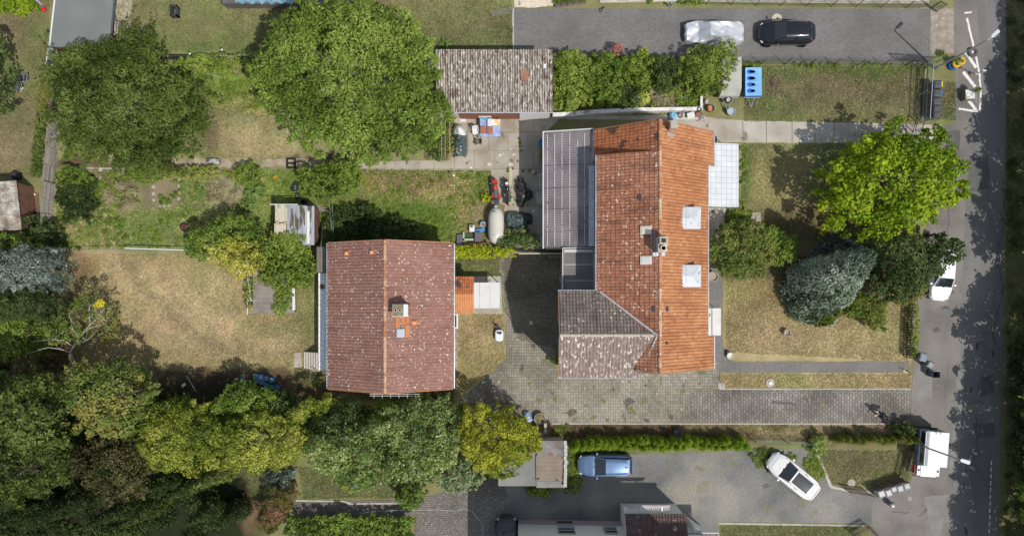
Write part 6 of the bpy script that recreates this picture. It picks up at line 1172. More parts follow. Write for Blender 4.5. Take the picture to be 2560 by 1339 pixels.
# motorcycles (front towards +y)
def motorcycle(name, label, px, py, rz, m_tank, m_seat, topcase=False, fairing=None):
    c = W(px, py); t = thing(name, label, 'motorcycle', (c[0], c[1], 0), rz, 'parked motorcycles')
    for Y in (-.72, .75):
        w_ = wheel((0,0,0), t, .31, .13); w_.rotation_euler = (0,0,math.pi/2); w_.location = (0, Y, .31)
    b = MB(); rings = []
    for f, wd, z in ((0,.10,.80),(.15,.17,.9),(.5,.2,.97),(.8,.15,.93),(1,.06,.85)): rings.append([(wd*math.cos(a), -.05+.55*f, z-.12+.14*math.sin(a)) for a in [2*math.pi*k/10 for k in range(10)]])
    b.loft(rings); b.build('tank', m_tank, t, local=True, smooth=True)
    b = MB(); b.loft([[(-.12,-.78,.82),(.12,-.78,.82),(.1,-.78,.9),(-.1,-.78,.9)],[(-.15,-.4,.78),(.15,-.4,.78),(.13,-.4,.87),(-.13,-.4,.87)],[(-.1,0,.78),(.1,0,.78),(.08,0,.86),(-.08,0,.86)]]); b.build('seat', m_seat, t, local=True)
    b = MB(); b.tube([(0,.75,.31),(0,.45,.85),(0,.4,.98)], .05, 6); b.tube([(-.12,-.72,.31),(-.1,-.1,.35),(.1,-.1,.35),(.12,-.72,.31)], .035, 5); b.box(-.17,-.2,.25,.17,.3,.68); b.build('frame', m_iron, t, local=True)
    b = MB(); b.tube([(-.4,.3,1.06),(-.18,.42,1.02),(.18,.42,1.02),(.4,.3,1.06)], .022, 5); hb = b.build('handlebar', m_black, t, local=True)
    b = MB(); b.obox((-.36,.46,1.14), (.13,.05,.08)); b.obox((.36,.46,1.14), (.13,.05,.08)); b.build('mirror', m_rim, hb, local=True, split=True)
    b = MB(); b.obox((0,.62,.86), (.26 if not fairing else .42,.22 if not fairing else .34,.24), 0); b.build('headlight' if not fairing else 'fairing', fairing or m_lamp, t, local=True, bevel=.05)
    b = MB(); b.obox((0,.78,.64), (.14,.5,.05)); b.obox((0,-.9,.66), (.17,.4,.06)); b.build('mudguard', m_tank, t, local=True, bevel=.02, split=True)
    b = MB(); b.tube([(.2,.1,.3),(.22,-.8,.42)], .05, 7); b.build('exhaust', m_rim, t, local=True)
    if fairing: b = MB(); b.obox((.26,-.55,.62), (.2,.5,.3)); b.obox((-.26,-.55,.62), (.2,.5,.3)); b.build('pannier', m_tank, t, local=True, bevel=.04, split=True)
    if topcase: b = MB(); b.obox((0,-1.0,1.0), (.46,.4,.3)); b.build('top_case', mat('dark_slate_plastic', [(.05,.06,.065)], rough=.4), t, local=True, bevel=.06)
    b = MB(); b.obox((0,-1.08,.72), (.16,.06,.08)); b.build('taillight', m_red, t, local=True)
motorcycle('motorcycle', 'red motorcycle with a dark top case on the terrace slabs', 1239, 478, .08, m_redpaint, m_grey, True, m_redpaint)
motorcycle('motorcycle', 'black motorcycle between the red one and the covered one', 1268, 482, .05, paint('black_gloss', (.015,.015,.017)), m_black)
def draped(name, label, cat, px0, py0, px1, py1, zt, m, bumps, parts='cover', wr=.06, res=.07, seed=3, hull=None, group=None):
    """a tarpaulin hanging over a lumpy heap: height field with bumps [(u,v,r,h)]"""
    a = W(px0, py1, zt*.4); c = W(px1, py0, zt*.4); nx = max(6, int((c[0]-a[0])/res)); ny = max(6, int((c[1]-a[1])/res)); t = thing(name, label, cat, ((a[0]+c[0])/2, (a[1]+c[1])/2, 0), 0, group); b = MB(); vs = []; g = []
    for i in range(nx+1):
        for j in range(ny+1):
            u = i/nx; v = j/ny; h = 0
            for bu, bv, br, bh in bumps:
                d = math.hypot((u-bu)*(c[0]-a[0]), (v-bv)*(c[1]-a[1]))/(br*1.18); h += (bh*max(0, 1-d**2.4)**.6 if d < 1 else 0)**3
            h = min(h**(1/3), zt*1.1)
            g.append(h > .04); x = a[0]+(c[0]-a[0])*u; y = a[1]+(c[1]-a[1])*v
            vs.append((x, y, max(.015, h+wr*(abs(vnoise(x*1.7+y*.8+seed*9+50, y*1.5-x*.6+50, .6)-.5)*4-1)*min(1, h*4))))
    fs = [(i*(ny+1)+j,(i+1)*(ny+1)+j,(i+1)*(ny+1)+j+1,i*(ny+1)+j+1) for i in range(nx) for j in range(ny) if g[i*(ny+1)+j] or g[(i+1)*(ny+1)+j+1]]
    b.add(vs, fs); 
    o = b.build(parts, m, t); bpy.context.view_layer.objects.active = o
    return t
m_gtarp = mat('dark_green_tarp', [(.045,.07,.065),(.08,.11,.105)], 2, rough=.3, spec=.6, fine=.05, bump=.8, bsc=5)
m_btarp = mat('black_cover', [(.02,.02,.022),(.04,.04,.043)], 2, rough=.38, spec=.5, fine=.05, bump=.8, bsc=6)
m_wbag = mat('white_sack', [(.58,.58,.58),(.7,.7,.69)], 3, rough=.5, fine=.08, bump=.8, bsc=7)
draped('covered_motorcycle', 'motorcycle hidden under a black cover right of the black motorcycle', 'motorcycle', 1286, 444, 1332, 516, 1.0, m_btarp, [(.38,.75,.32,.95),(.42,.52,.4,1.0),(.45,.3,.35,.8),(.35,.12,.25,.7),(.75,.42,.35,.75),(.35,.95,.2,.7)], wr=.1, group='parked motorcycles')
draped('tarp_heap', 'heap under a dark green tarpaulin beside the pale gas tank', 'tarpaulin heap', 1266, 528, 1327, 578, .8, m_gtarp, [(.3,.55,.7,.8),(.5,.3,.6,.75),(.65,.6,.5,.6),(.15,.8,.3,.4)], wr=.16)
draped('black_sack', 'black plastic sack lying against the green tarpaulin heap', 'sack', 1303, 532, 1331, 560, .5, m_btarp, [(.5,.5,.4,.5),(.8,.3,.2,.3)], wr=.1)
draped('covered_pile', 'long pile under a dark green tarpaulin by the rose trellis', 'tarpaulin heap', 1129, 332, 1168, 392, .9, m_gtarp, [(.5,.8,.5,.85),(.5,.5,.55,.9),(.5,.2,.5,.8)], wr=.1)
draped('white_sack', 'big white plastic sack on top of the long green pile', 'sack', 1130, 311, 1164, 341, 1.1, m_wbag, [(.5,.5,.45,1.1),(.7,.3,.35,1.0)], wr=.14)
# pale gas tank
x, y, _ = W(1240, 564, .75); t = thing('gas_tank', 'long pale cream gas tank with rounded ends lying on the lawn edge', 'gas tank', (x, y, 0)); b = MB(); L_ = 2.95; r = .62; rings = []
for i in range(33):
    f = i/32; Y = -L_/2+L_*f; e = max(0, (abs(Y)-(L_/2-.95))/.95); k = math.sqrt(max(0.0004, 1-e**2.3)); rings.append([(r*k*math.cos(a), Y, .72+r*k*math.sin(a)) for a in [2*math.pi*q/28 for q in range(28)]])
b.loft(rings); b.build('shell', mat('cream_enamel', [(.50,.48,.42),(.57,.55,.48)], 1, rough=.4, fine=.05, spots=((.38,.37,.3), 1.6, .66)), t, local=True, smooth=True)
b = MB(); n = 30; b.loft([[(q*math.cos(a), Y, .72+q*math.sin(a)) for q, Y in ((r*1.0,-.32),(r*1.02,-.31),(r*1.02,-.29),(r*1.0,-.28))] for a in [2*math.pi*k/n for k in range(n+1)]], close=False, caps=False); b.build('seam', m_cream, t, local=True)
b = MB(); b.obox((.0,L_/2+.0,1.0), (.24,.14,.1)); b.build('valve_box', m_zinc, t, local=True); b = MB(); b.obox((-.12,1.05,1.30), (.2,.05,.03), .2); b.build('label_plate', m_grey, t, local=True)
b = MB()
for Y in (-.8, .8): b.box(-.4, Y-.06, 0, .4, Y+.06, .25)
b.build('foot', m_iron, t, local=True, split=True)
# trailers
x, y, _ = W(1829, 190, 1.5); t = thing('box_trailer', 'grey tarpaulin covered trailer partly under the airy shrub', 'trailer', (x, y, 0)); b = MB(); hw, hl = .78, 1.45
b.loft([[(-hw,-hl,.45),(hw,-hl,.45),(hw,hl,.45),(-hw,hl,.45)],[(-hw,-hl+.02,1.0),(hw,-hl+.02,1.0),(hw,hl,1.0),(-hw,hl,1.0)],[(-hw+.04,-hl+.45,1.65),(hw-.04,-hl+.45,1.65),(hw-.04,hl,1.65),(-hw+.04,hl,1.65)]])
b.build('canopy', mat('grey_canvas', [(.34,.34,.30),(.42,.42,.38)], 1.4, fine=.08, bump=.4, bsc=4), t, local=True)
b = MB(); b.tube([(-.4,-hl,.45),(0,-hl-1.0,.45)], .035, 5); b.tube([(.4,-hl,.45),(0,-hl-1.0,.45)], .035, 5); b.obox((0,-hl-1.05,.48), (.12,.25,.1)); b.tube([(.05,-hl-.85,0),(.05,-hl-.85,.7)], .03, 6); b.build('drawbar', m_zinc, t, local=True)
w_ = wheel((0,0,0), t, .28, .14, 'z', 'spare_wheel'); w_.location = (0, -hl-.18, .62); w_.rotation_euler = (.2,0,0)
for s in (-1, 1): w_ = wheel((0,0,0), t, .28, .15); w_.rotation_euler = (0,0,math.pi/2); w_.location = (s*.75, 0, .28)
x, y, _ = W(1884, 204, 1.0); t = thing('box_trailer', 'small trailer with a bright blue cover holding dark puddles', 'trailer', (x, y, 0)); hw, hl = .64, 1.12; b = MB()
b.loft([[(-hw,-hl,.4),(hw,-hl,.4),(hw,hl,.4),(-hw,hl,.4)],[(-hw,-hl,.95),(hw,-hl,.95),(hw,hl,.95),(-hw,hl,.95)]], caps=True); b.build('body', mat('blue_cover_side', [(.02,.11,.36),(.03,.15,.45)], 1), t, local=True)
b = MB(); nx, ny = 16, 28; vs = []
for i in range(nx+1):
    for j in range(ny+1):
        u = -hw+2*hw*i/nx; v = -hl+2*hl*j/ny; z = .99+.03*math.sin(u*4); vs.append((u, v, z-.07*sum(math.exp(-((v-q)**2*42+(u+.03)**2*7)) for q in (-.72,-.22,.28,.8))))
b.add(vs, [(i*(ny+1)+j,(i+1)*(ny+1)+j,(i+1)*(ny+1)+j+1,i*(ny+1)+j+1) for i in range(nx) for j in range(ny)]); b.build('cover', mat('blue_cover', [(.16,.37,.66),(.22,.45,.72)], 1.5, rough=.4, fine=.04), t, local=True, smooth=True)
b = MB()
for q, rx in ((-.72,.26),(-.22,.2),(.28,.32),(.8,.28)): b.lathe([(1,0),(.001,0)], (-.03+random.uniform(-.06,.06),q,.952), 16, sx=rx, sy=.105)
b.build('puddle', mat('puddle', [(.04,.09,.13),(.07,.12,.15)], 5, rough=.1), t, local=True, split=True)
b = MB(); b.tube([(-.25,-hl,.42),(0,-hl-.75,.42)], .03, 5); b.tube([(.25,-hl,.42),(0,-hl-.75,.42)], .03, 5); b.box(-hw,-hl-.04,.5,hw,-hl,.56); b.build('drawbar', m_zinc, t, local=True)
for s in (-1, 1): w_ = wheel((0,0,0), t, .25, .14); w_.rotation_euler = (0,0,math.pi/2); w_.location = (s*.62, 0, .25)
# ================================================================ STREET FURNITURE, FENCES, GARDEN THINGS
def lamp(label, bx, by, hx, hy, h, group='street lamps'):
    c = Vector(W(bx, by)); t = thing('street_lamp', label, 'street lamp', c, 0, group); hd = Vector(W(hx, hy, h)); d = Vector((hd.x-c.x, hd.y-c.y, 0)); L_ = d.length; d.normalize()
    b = MB(); b.tube([c, c+Vector((0,0,h*.5)), c+Vector((0,0,h-.12)), Vector((c.x,c.y,h-.03))+d*.12, hd-d*.3+Vector((0,0,.02))], .075, 8, .035); b.lathe([(.12,0),(.12,.5),(.08,.6)], c, 10); b.build('pole', m_zinc, t)
    s = Vector((-d.y, d.x, 0)); b = MB(); P = [(-.36,.05),(-.28,.13),(.28,.15),(.36,.12),(.36,-.12),(.28,-.15),(-.28,-.13),(-.36,-.05)]
    b.loft([[hd+d*u+s*v*k+Vector((0,0,z)) for u, v in P] for z, k in ((-.03,.8),(.03,1),(.07,.75))]); b.build('lamp_head', mat('lamp_grey', [(.50,.52,.52)], rough=.4), t); return t
lamp('street lamp standing by the yellow tyre planter, its head over the road', 2337, 172, 2487, 85, 6.6)
lamp('street lamp reaching over the white roofed van', 2280, 1105, 2412, 1152, 6.4)
def fence(name, label, pts, h, style, m, step=2.0, gap=.12, closed=False, post_r=.03, lean=0, mp=None, z=0):
    P = [Vector(W(*p)) for p in pts]; t = thing(name, label, 'fence', P[0]); b = MB(); posts = []
    for a, c in zip(P, P[1:]):
        L_ = (c-a).length; d = (c-a).normalized(); n = max(1, round(L_/step))
        for i in range(n+1):
            q = a+(c-a)*i/n
            if not posts or min((q-o).length for o in posts) > .2: posts.append(q)
        rz = math.atan2(d.y, d.x)
        if style == 'mesh':
            k = int(L_/gap)
            for i in range(k): q = a+d*(i+.5)*gap; b.add([(q.x-d.x*.004,q.y-d.y*.004,.05),(q.x+d.x*.004,q.y+d.y*.004,.05),(q.x+d.x*.004,q.y+d.y*.004,h),(q.x-d.x*.004,q.y-d.y*.004,h)], [(0,1,2,3)])
            for zz in np.arange(.1, h+.01, .2): b.obox(((a.x+c.x)/2,(a.y+c.y)/2,zz), (L_,.01,.012), rz)
        elif style == 'bars':
            k = int(L_/gap)
            for i in range(k): q = a+d*(i+.5)*gap; b.obox((q.x,q.y,h/2+.05), (.022,.022,h-.1), rz)
            for zz in (.15, h-.06): b.obox(((a.x+c.x)/2,(a.y+c.y)/2,zz), (L_,.045,.05), rz)
        elif style == 'picket':
            k = int(L_/gap)
            for i in range(k): q = a+d*(i+.5)*gap; b.obox((q.x,q.y,h/2+.03), (.065,.022,h*random.uniform(.94,1.02)), rz, random.random())
            for zz in (.25, h-.25): b.obox(((a.x+c.x)/2,(a.y+c.y)/2,zz), (L_,.07,.06), rz)
        elif style == 'boards':
            s = Vector((-d.y, d.x, 0)); k = int(L_/1.8)+1
            for j in range(k):
                q0 = a+(c-a)*j/k; q1 = a+(c-a)*(j+1)/k; off = random.uniform(-.08, .08); n_ = 13
                for i in range(n_): zz = .08+(h-.1)*i/n_; m_ = (q0+q1)/2; b.obox((m_.x+s.x*off,m_.y+s.y*off,zz+.06), ((q1-q0).length*.985,.02,(h-.1)/n_*.8), rz+random.uniform(-.01,.01), random.random())
        elif style == 'solid': b.obox(((a.x+c.x)/2,(a.y+c.y)/2,h/2), (L_,.05,h), rz)
    b.build({'mesh':'mesh_panel','bars':'bar_panel','picket':'picket_panel','boards':'slat_panel','solid':'board_panel'}[style], m, t)
    for q in posts[:90]: b = MB(); b.tube([q, q+Vector((0,0,h+.06))], post_r, 6); b.build('post', mp or m, t)
    return t
m_anth = flat('anthracite', (.05,.055,.06), .5); m_galv = mat('galvanised', [(.42,.44,.46)], rough=.5, metal=.4)
m_picket = mat('old_pickets', [(.16,.11,.08),(.25,.19,.14),(.38,.32,.26)], tint=True, fine=.15)
m_slat = mat('grey_slats', [(.19,.165,.14),(.29,.26,.225),(.38,.35,.31)], tint=True, fine=.2, fsc=9)
fence('mesh_fence', 'dark wire mesh fence along the lower side of the upper driveway', [(1840,161),(2325,165)], 1.45, 'mesh', m_anth, 1.95, .1)
fence('mesh_fence', 'dark wire mesh fence along the upper side of the upper driveway', [(1765,12),(2325,22)], 1.35, 'mesh', m_anth, 1.95, .1)
fence('mesh_fence', 'low dark fence between the shrub bed and the upper driveway', [(1384,134),(1845,160)], 1.0, 'mesh', m_anth, 2.5, .12)
fence('mesh_fence', 'short mesh fence closing the driveway corner at the pavement', [(2325,22),(2340,30)], 1.5, 'bars', m_anth, 2, .1)
fence('sliding_gate', 'galvanised sliding gate along the pavement by the five bins', [(2312,172),(2303,306)], 1.3, 'bars', m_galv, 2.1, .17)
fence('bar_fence', 'second rail of bars running just behind the bins', [(2297,172),(2292,306),(2284,330)], 1.35, 'bars', m_anth, 2.1, .2, mp=m_galv)
fence('bar_fence', 'white railing under the bright tree at the concrete path end', [(2283,330),(2268,590)], 1.2, 'bars', m_galv, 2.4, .14)
fence('driveway_gate', 'dark gate lying open at the lower corner of the upper driveway', [(2240,152),(2318,156)], 1.3, 'bars', m_anth, 2.4, .12, mp=m_galv)
fence('garden_gate', 'wire gate standing open at the top left end of the upper driveway', [(1230,42),(1281,32)], 1.2, 'mesh', m_galv, 1.5, .1)
fence('garden_gate', 'green wire gate along the left edge of the upper driveway', [(1281,80),(1281,122)], 1.1, 'mesh', flat('dark_green_wire', (.04,.08,.05), .5), 1.4, .1)
fence('privacy_screen', 'low dark screen between the top lawn and the weedy garden', [(400,148),(660,152)], .9, 'solid', m_anth, 2.0)
fence('slatted_fence', 'weathered wooden slat fence on the left of the vegetable garden', [(170,160),(160,250),(150,330),(143,420),(136,500),(133,575)], 1.65, 'boards', m_slat, 2.0, mp=m_wood)
fence('picket_fence', 'worn picket fence beside the white roofed van', [(2268,1122),(2250,1196)], 1.2, 'picket', m_picket, 2.0, .17)
fence('picket_fence', 'worn picket fence behind the row of five silvery bins', [(2250,1196),(2170,1222)], 1.2, 'picket', m_picket, 2.0, .17)
fence('picket_fence', 'dark picket fence piece standing left of the silvery bins', [(2112,1222),(2170,1232)], 1.15, 'picket', m_picket, 2.0, .17)
fence('picket_fence', 'picket fence at the lower right corner of the gravel yard', [(2125,1330),(2165,1310),(2200,1345)], 1.15, 'picket', m_picket, 2.0, .17)
fence('picket_fence', 'dark spiked fence between the front lawn and the pavement', [(2268,740),(2262,892)], 1.1, 'picket', flat('dark_fence', (.05,.045,.04)), 2.0, .2)
fence('wire_fence', 'green wire fence above the white estate car', [(1880,1098),(2045,1106)], 1.2, 'mesh', flat('green_wire', (.08,.2,.13), .5), 2.4, .1)
fence('board_fence', 'brown board fence above the mossy paving between the two houses', [(1262,628),(1408,636)], .9, 'picket', m_picket, 2.0, .1)
b = MB(); b.tube([W(1297,634,1.0), W(1405,633,1.0)], .035, 5); b.build('white_rail', m_pvc, label='white rail in front of the brown board fence between the houses', cat='rail')
b = MB(); b.tube([W(311,620,.8), W(466,625,.8)], .045, 6); b.tube([W(312,620,.0)[:2]+(0,), W(311,620,.8)], .03, 5); b.tube([W(464,625,.0)[:2]+(0,), W(465,625,.8)], .03, 5); b.build('white_rail', m_pvc, label='long white rail at the upper edge of the dry lawn', cat='rail')
b = MB(); b.tube([W(150,622,.7), W(311,621,.7)], .025, 5); b.build('wire_rail', m_iron, label='thin dark wire between the silvery tree and the white rail', cat='rail')
b = MB(); b.tube([W(168,420,.1), W(310,421,.1), W(405,424,.1)], .035, 5); b.build('garden_pipe', m_pvc, label='thin pale edging pipe above the vegetable beds', cat='pipe')
tp = thing('trellis', 'reddish trellis with thin poles at the left edge of the terrace', 'trellis', W(1128,350)); b = MB()
for i in range(5): b.tube([W(1100+i*7,398-i,0), W(1100+i*7,396,1.3)], .02, 4)
for px in (1104, 1113, 1124): b.tube([W(px,300,1.4), W(px,396,1.3)], .02, 4)
b.build('pole', m_galv, tp); b = MB(); b.tube([W(1126,320,.6), W(1126,394,.6)], .03, 4); b.build('batten', mat('red_batten', [(.4,.18,.12)]), tp)
for a, c, lb in (((821,485,.2),(829,572,2.2),'white flecked pole standing left of the shaded shrubs'), ((830,488,.2),(833,580,2.0),'thin pole right beside the white flecked one'), ((808,553,.5),(802,620,2.3),'grey pole leaning at the corner of the dark lean-to'), ((786,548,.2),(796,592,1.8),'dotted white stake beside the plastic roofed shack')):
    b = MB(); b.tube([W(*a), W(*c)], .025, 5); b.build('garden_pole', m_galv, label=lb, cat='pole', group='poles beside the garden shack')
# ---- bins
def bin_(name, label, px, py, rz, m, lid, group, w_=.56, d_=.68, h=1.05, open_=False, badge=None):
    c = W(*gpx(px, py, h)); t = thing(name, label, 'bin', (c[0], c[1], 0), rz, group); b = MB()
    b.loft([[(-w_*.42,-d_*.4,.06),(w_*.42,-d_*.4,.06),(w_*.42,d_*.36,.06),(-w_*.42,d_*.36,.06)],[(-w_*.5,-d_*.48,h-.08),(w_*.5,-d_*.48,h-.08),(w_*.5,d_*.44,h-.08),(-w_*.5,d_*.44,h-.08)]], caps=not open_); bd = b.build('body', m, t, local=True)
    b = MB(); b.loft([[(-w_*.53,-d_*.52,h-.1),(w_*.53,-d_*.52,h-.1),(w_*.53,d_*.47,h-.1),(-w_*.53,d_*.47,h-.1)],[(-w_*.53,-d_*.52,h-.06),(w_*.53,-d_*.52,h-.06),(w_*.53,d_*.47,h-.06),(-w_*.53,d_*.47,h-.06)]], caps=False); b.build('rim', lid, t, local=True)
    if not open_:
        b = MB(); b.loft([[(-w_*.52,-d_*.52,h-.06),(w_*.52,-d_*.52,h-.06),(w_*.52,d_*.46,h-.06),(-w_*.52,d_*.46,h-.06)],[(-w_*.46,-d_*.44,h-.01),(w_*.46,-d_*.44,h-.01),(w_*.46,d_*.40,h-.01),(-w_*.46,d_*.40,h-.01)],[(-w_*.34,-d_*.3,h+.035),(w_*.34,-d_*.3,h+.035),(w_*.34,d_*.3,h+.035),(-w_*.34,d_*.3,h+.035)]]); b.build('lid', lid, t, local=True)
    else:
        b = MB(); b.box(-w_*.45,-d_*.42,.3,w_*.45,d_*.38,.32); b.build('inside', m_black, t, local=True); b = MB(); b.obox((0,d_*.55,h*.62), (w_*1.0,.05,.7), 0); b.build('lid', lid, t, local=True)
    if badge: b = MB(); b.box(-w_*.38, -d_*.56, h-.03, w_*.38, -d_*.42, h+.0); b.build('lid_strip', badge, t, local=True)
    b = MB(); b.tube([(-w_*.4,d_*.52,h-.08),(w_*.4,d_*.52,h-.08)], .018, 5); b.build('handle', m_black, t, local=True)
    for s in (-1, 1): b = MB(); b.tube([(s*w_*.42,d_*.34,.1),(s*w_*.5,d_*.34,.1)], .1, 12); b.build('wheel', m_tyre, t, local=True)
    return t
g5 = 'five grey bins by the gate'; m_bing = mat('dark_bin_plastic', [(.065,.07,.08),(.09,.095,.105)], 4, rough=.4); m_bin2 = mat('silver_bin_plastic', [(.13,.14,.145),(.19,.20,.205)], 3, rough=.3, spec=.6)
m_yel = flat('yellow_plastic', (.6,.5,.05), .4); m_blu = flat('blue_plastic', (.03,.16,.42), .4)
R90 = math.pi/2
for i, (py, bd, lb, w_) in enumerate([(210, m_yel, 'topmost grey bin with a yellow strip by the gate', .58), (232, m_blu, 'grey bin with a blue strip, second from the top by the gate', .58), (253, None, 'middle grey bin of the five by the gate', .54), (271, None, 'grey bin with a bright glint, fourth from the top by the gate', .5), (287, None, 'lowest and smallest grey bin by the gate', .46)]):
    bin_('wheelie_bin', lb, 2345-i*.8, py, R90, m_bing, m_bing, g5, w_=w_, d_=.68 if i < 3 else .58, badge=bd)
g6 = 'silvery bins before the picket fence'
for px, py, w_, d_, lb in ((2204,1233,.58,.66,'leftmost silvery bin before the picket fence'), (2222,1231,.52,.66,'second silvery bin from the left before the picket fence'), (2235,1222,.46,.5,'smallest silvery bin in the middle of the row before the picket fence'), (2251,1220,.54,.6,'fourth silvery bin from the left before the picket fence'), (2268,1214,.54,.58,'rightmost silvery bin, its lid sagging, before the picket fence')):
    bin_('wheelie_bin', lb, px, py, math.radians(18), m_bin2, mat('glossy_lid', [(.17,.18,.19),(.25,.26,.27)], 2, rough=.22, spec=.7), g6, w_, d_)
bin_('wheelie_bin', 'grey bin with a blue-grey lid by the gate post of the paved path', 2309, 892, math.radians(-12), m_bin2, mat('bluegrey_lid', [(.15,.18,.22),(.24,.27,.31)], 3, rough=.25), 'bins at the end of the paved path')
bin_('wheelie_bin', 'pale grey bin in the middle of the three on the pavement', 2327, 911, math.radians(-30), m_bin2, mat('pale_lid', [(.24,.27,.27)], rough=.35), 'bins at the end of the paved path', .46, .5)
bin_('wheelie_bin', 'open black bin standing alone on the pavement', 2343, 936, math.radians(0), m_grey, mat('pale_blue_rim', [(.22,.26,.33)], rough=.35), 'bins at the end of the paved path', .5, .5, open_=True)
x, y, _ = W(2222, 1256); t = thing('round_bin', 'round metal bollard cap on the tarmac below the silvery bins', 'bollard', (x, y, 0)); b = MB(); b.lathe([(.2,0),(.2,.45),(.24,.5),(.24,.6),(.15,.7),(.001,.72)], (x,y,0), 18); b.build('body', m_bin2, t)
# ---- tyres and planters near the street lamp
def torus(b, c, R, r, n=26, m=10, flat_=1, tilt=None):
    rings = []
    for i in range(n+1):
        t = 2*math.pi*i/n; rings.append([(c[0]+(R+r*math.cos(a))*math.cos(t), c[1]+(R+r*math.cos(a))*math.sin(t), c[2]+r*flat_*math.sin(a)) for a in [2*math.pi*k/m for k in range(m)]])
    b.loft(rings, caps=False); return b
def tyre(name, label, px, py, R, m, z=0, group=None, fill=None, cat='tyre', r=.11):
    c = W(px, py); t = thing(name, label, cat, (c[0], c[1], z), 0, group); b = MB(); torus(b, (c[0],c[1],z+r*1.0), R-r, r); b.build('tyre', m, t)
    if fill: b = MB(); b.lathe([(R-r*1.3,z+.12),(.001,z+.15)], (c[0],c[1],0), 14); b.build('soil', fill, t)
    return t
tyre('tyre', 'grey tyre lying on the painted line with pale gravel inside', 2429, 132, .40, mat('dusty_tyre', [(.075,.065,.06),(.12,.11,.10)], 6), fill=mat('pale_gravel', [(.4,.38,.35),(.55,.53,.5)], 12), r=.13)
my = mat('yellow_tyre_paint', [(.50,.32,.02),(.60,.40,.04)], 5, fine=.12)
tyre('painted_tyre', 'blue painted tyre at the bottom of the tyre planter', 2378, 166, .36, mat('blue_tyre_paint', [(.01,.07,.22)], fine=.15), group='tyre planter stack', cat='planter', r=.12)
tyre('painted_tyre', 'lower yellow painted tyre of the planter by the lamp', 2385, 162, .36, my, z=.2, group='tyre planter stack', fill=m_dwood, cat='planter', r=.12)
tyre('painted_tyre', 'upper yellow painted tyre of the planter by the lamp', 2393, 158, .34, my, z=.42, group='tyre planter stack', fill=m_dwood, cat='planter', r=.11)
spiky('yucca', 'leafy yucca growing from the yellow tyre planter', 2390, 152, 12, m_gb, 60, .5, z=.6)
c = W(*gpx(2426, 236, .6)); t = thing('square_planter', 'square wooden planter filled with white gravel on the painted bay', 'planter', (c[0], c[1], 0), .06); b = MB(); b.box(-.42,-.40,0,.42,.40,.6); b.build('box', mat('planter_wood', [(.15,.12,.09),(.22,.18,.14)], 4), t, local=True, bevel=.02)
b = MB(); b.box(-.36,-.34,.6,.36,.34,.615); b.build('gravel', mat('white_gravel', [(.2,.2,.2),(.62,.61,.6),(.75,.75,.74)], 7, det=2, fine=.2), t, local=True)
b = MB()
for q in ((-.42,-.4,.42,-.34),(-.42,.34,.42,.4),(-.42,-.34,-.36,.34),(.36,-.34,.42,.34)): b.box(q[0],q[1],.6,q[2],q[3],.66)
b.build('rim', mat('planter_rim', [(.36,.31,.24)], fine=.1), t, local=True)
spiky('palm_lily', 'spiky green cordyline leaning from the square planter', 2438, 228, 11, m_gb, 50, .7, z=.7)
c = W(2438, 186); t = thing('marker_post', 'thin street sign post leaning over the painted bay', 'post', c); b = MB(); b.tube([c, W(2460,177,1.7)], .03, 6); b.build('post', m_iron, t); b = MB(); q = W(2461,177,1.72); b.obox((q[0],q[1],q[2]), (.28,.1,.06), .1); b.build('cap', m_pvc, t); b = MB(); q = W(2441,185,.5); b.obox((q[0],q[1],q[2]), (.2,.2,.1), .5); b.build('bracket', m_zinc, t)
b = MB(); b.obox((*W(2532,945)[:2],.1), (.5,.06,.08)); b.obox((*W(2541,946)[:2],.1), (.22,.07,.1)); b.build('verge_marker', m_pvc, label='small white marker lying on the dark verge', cat='marker')
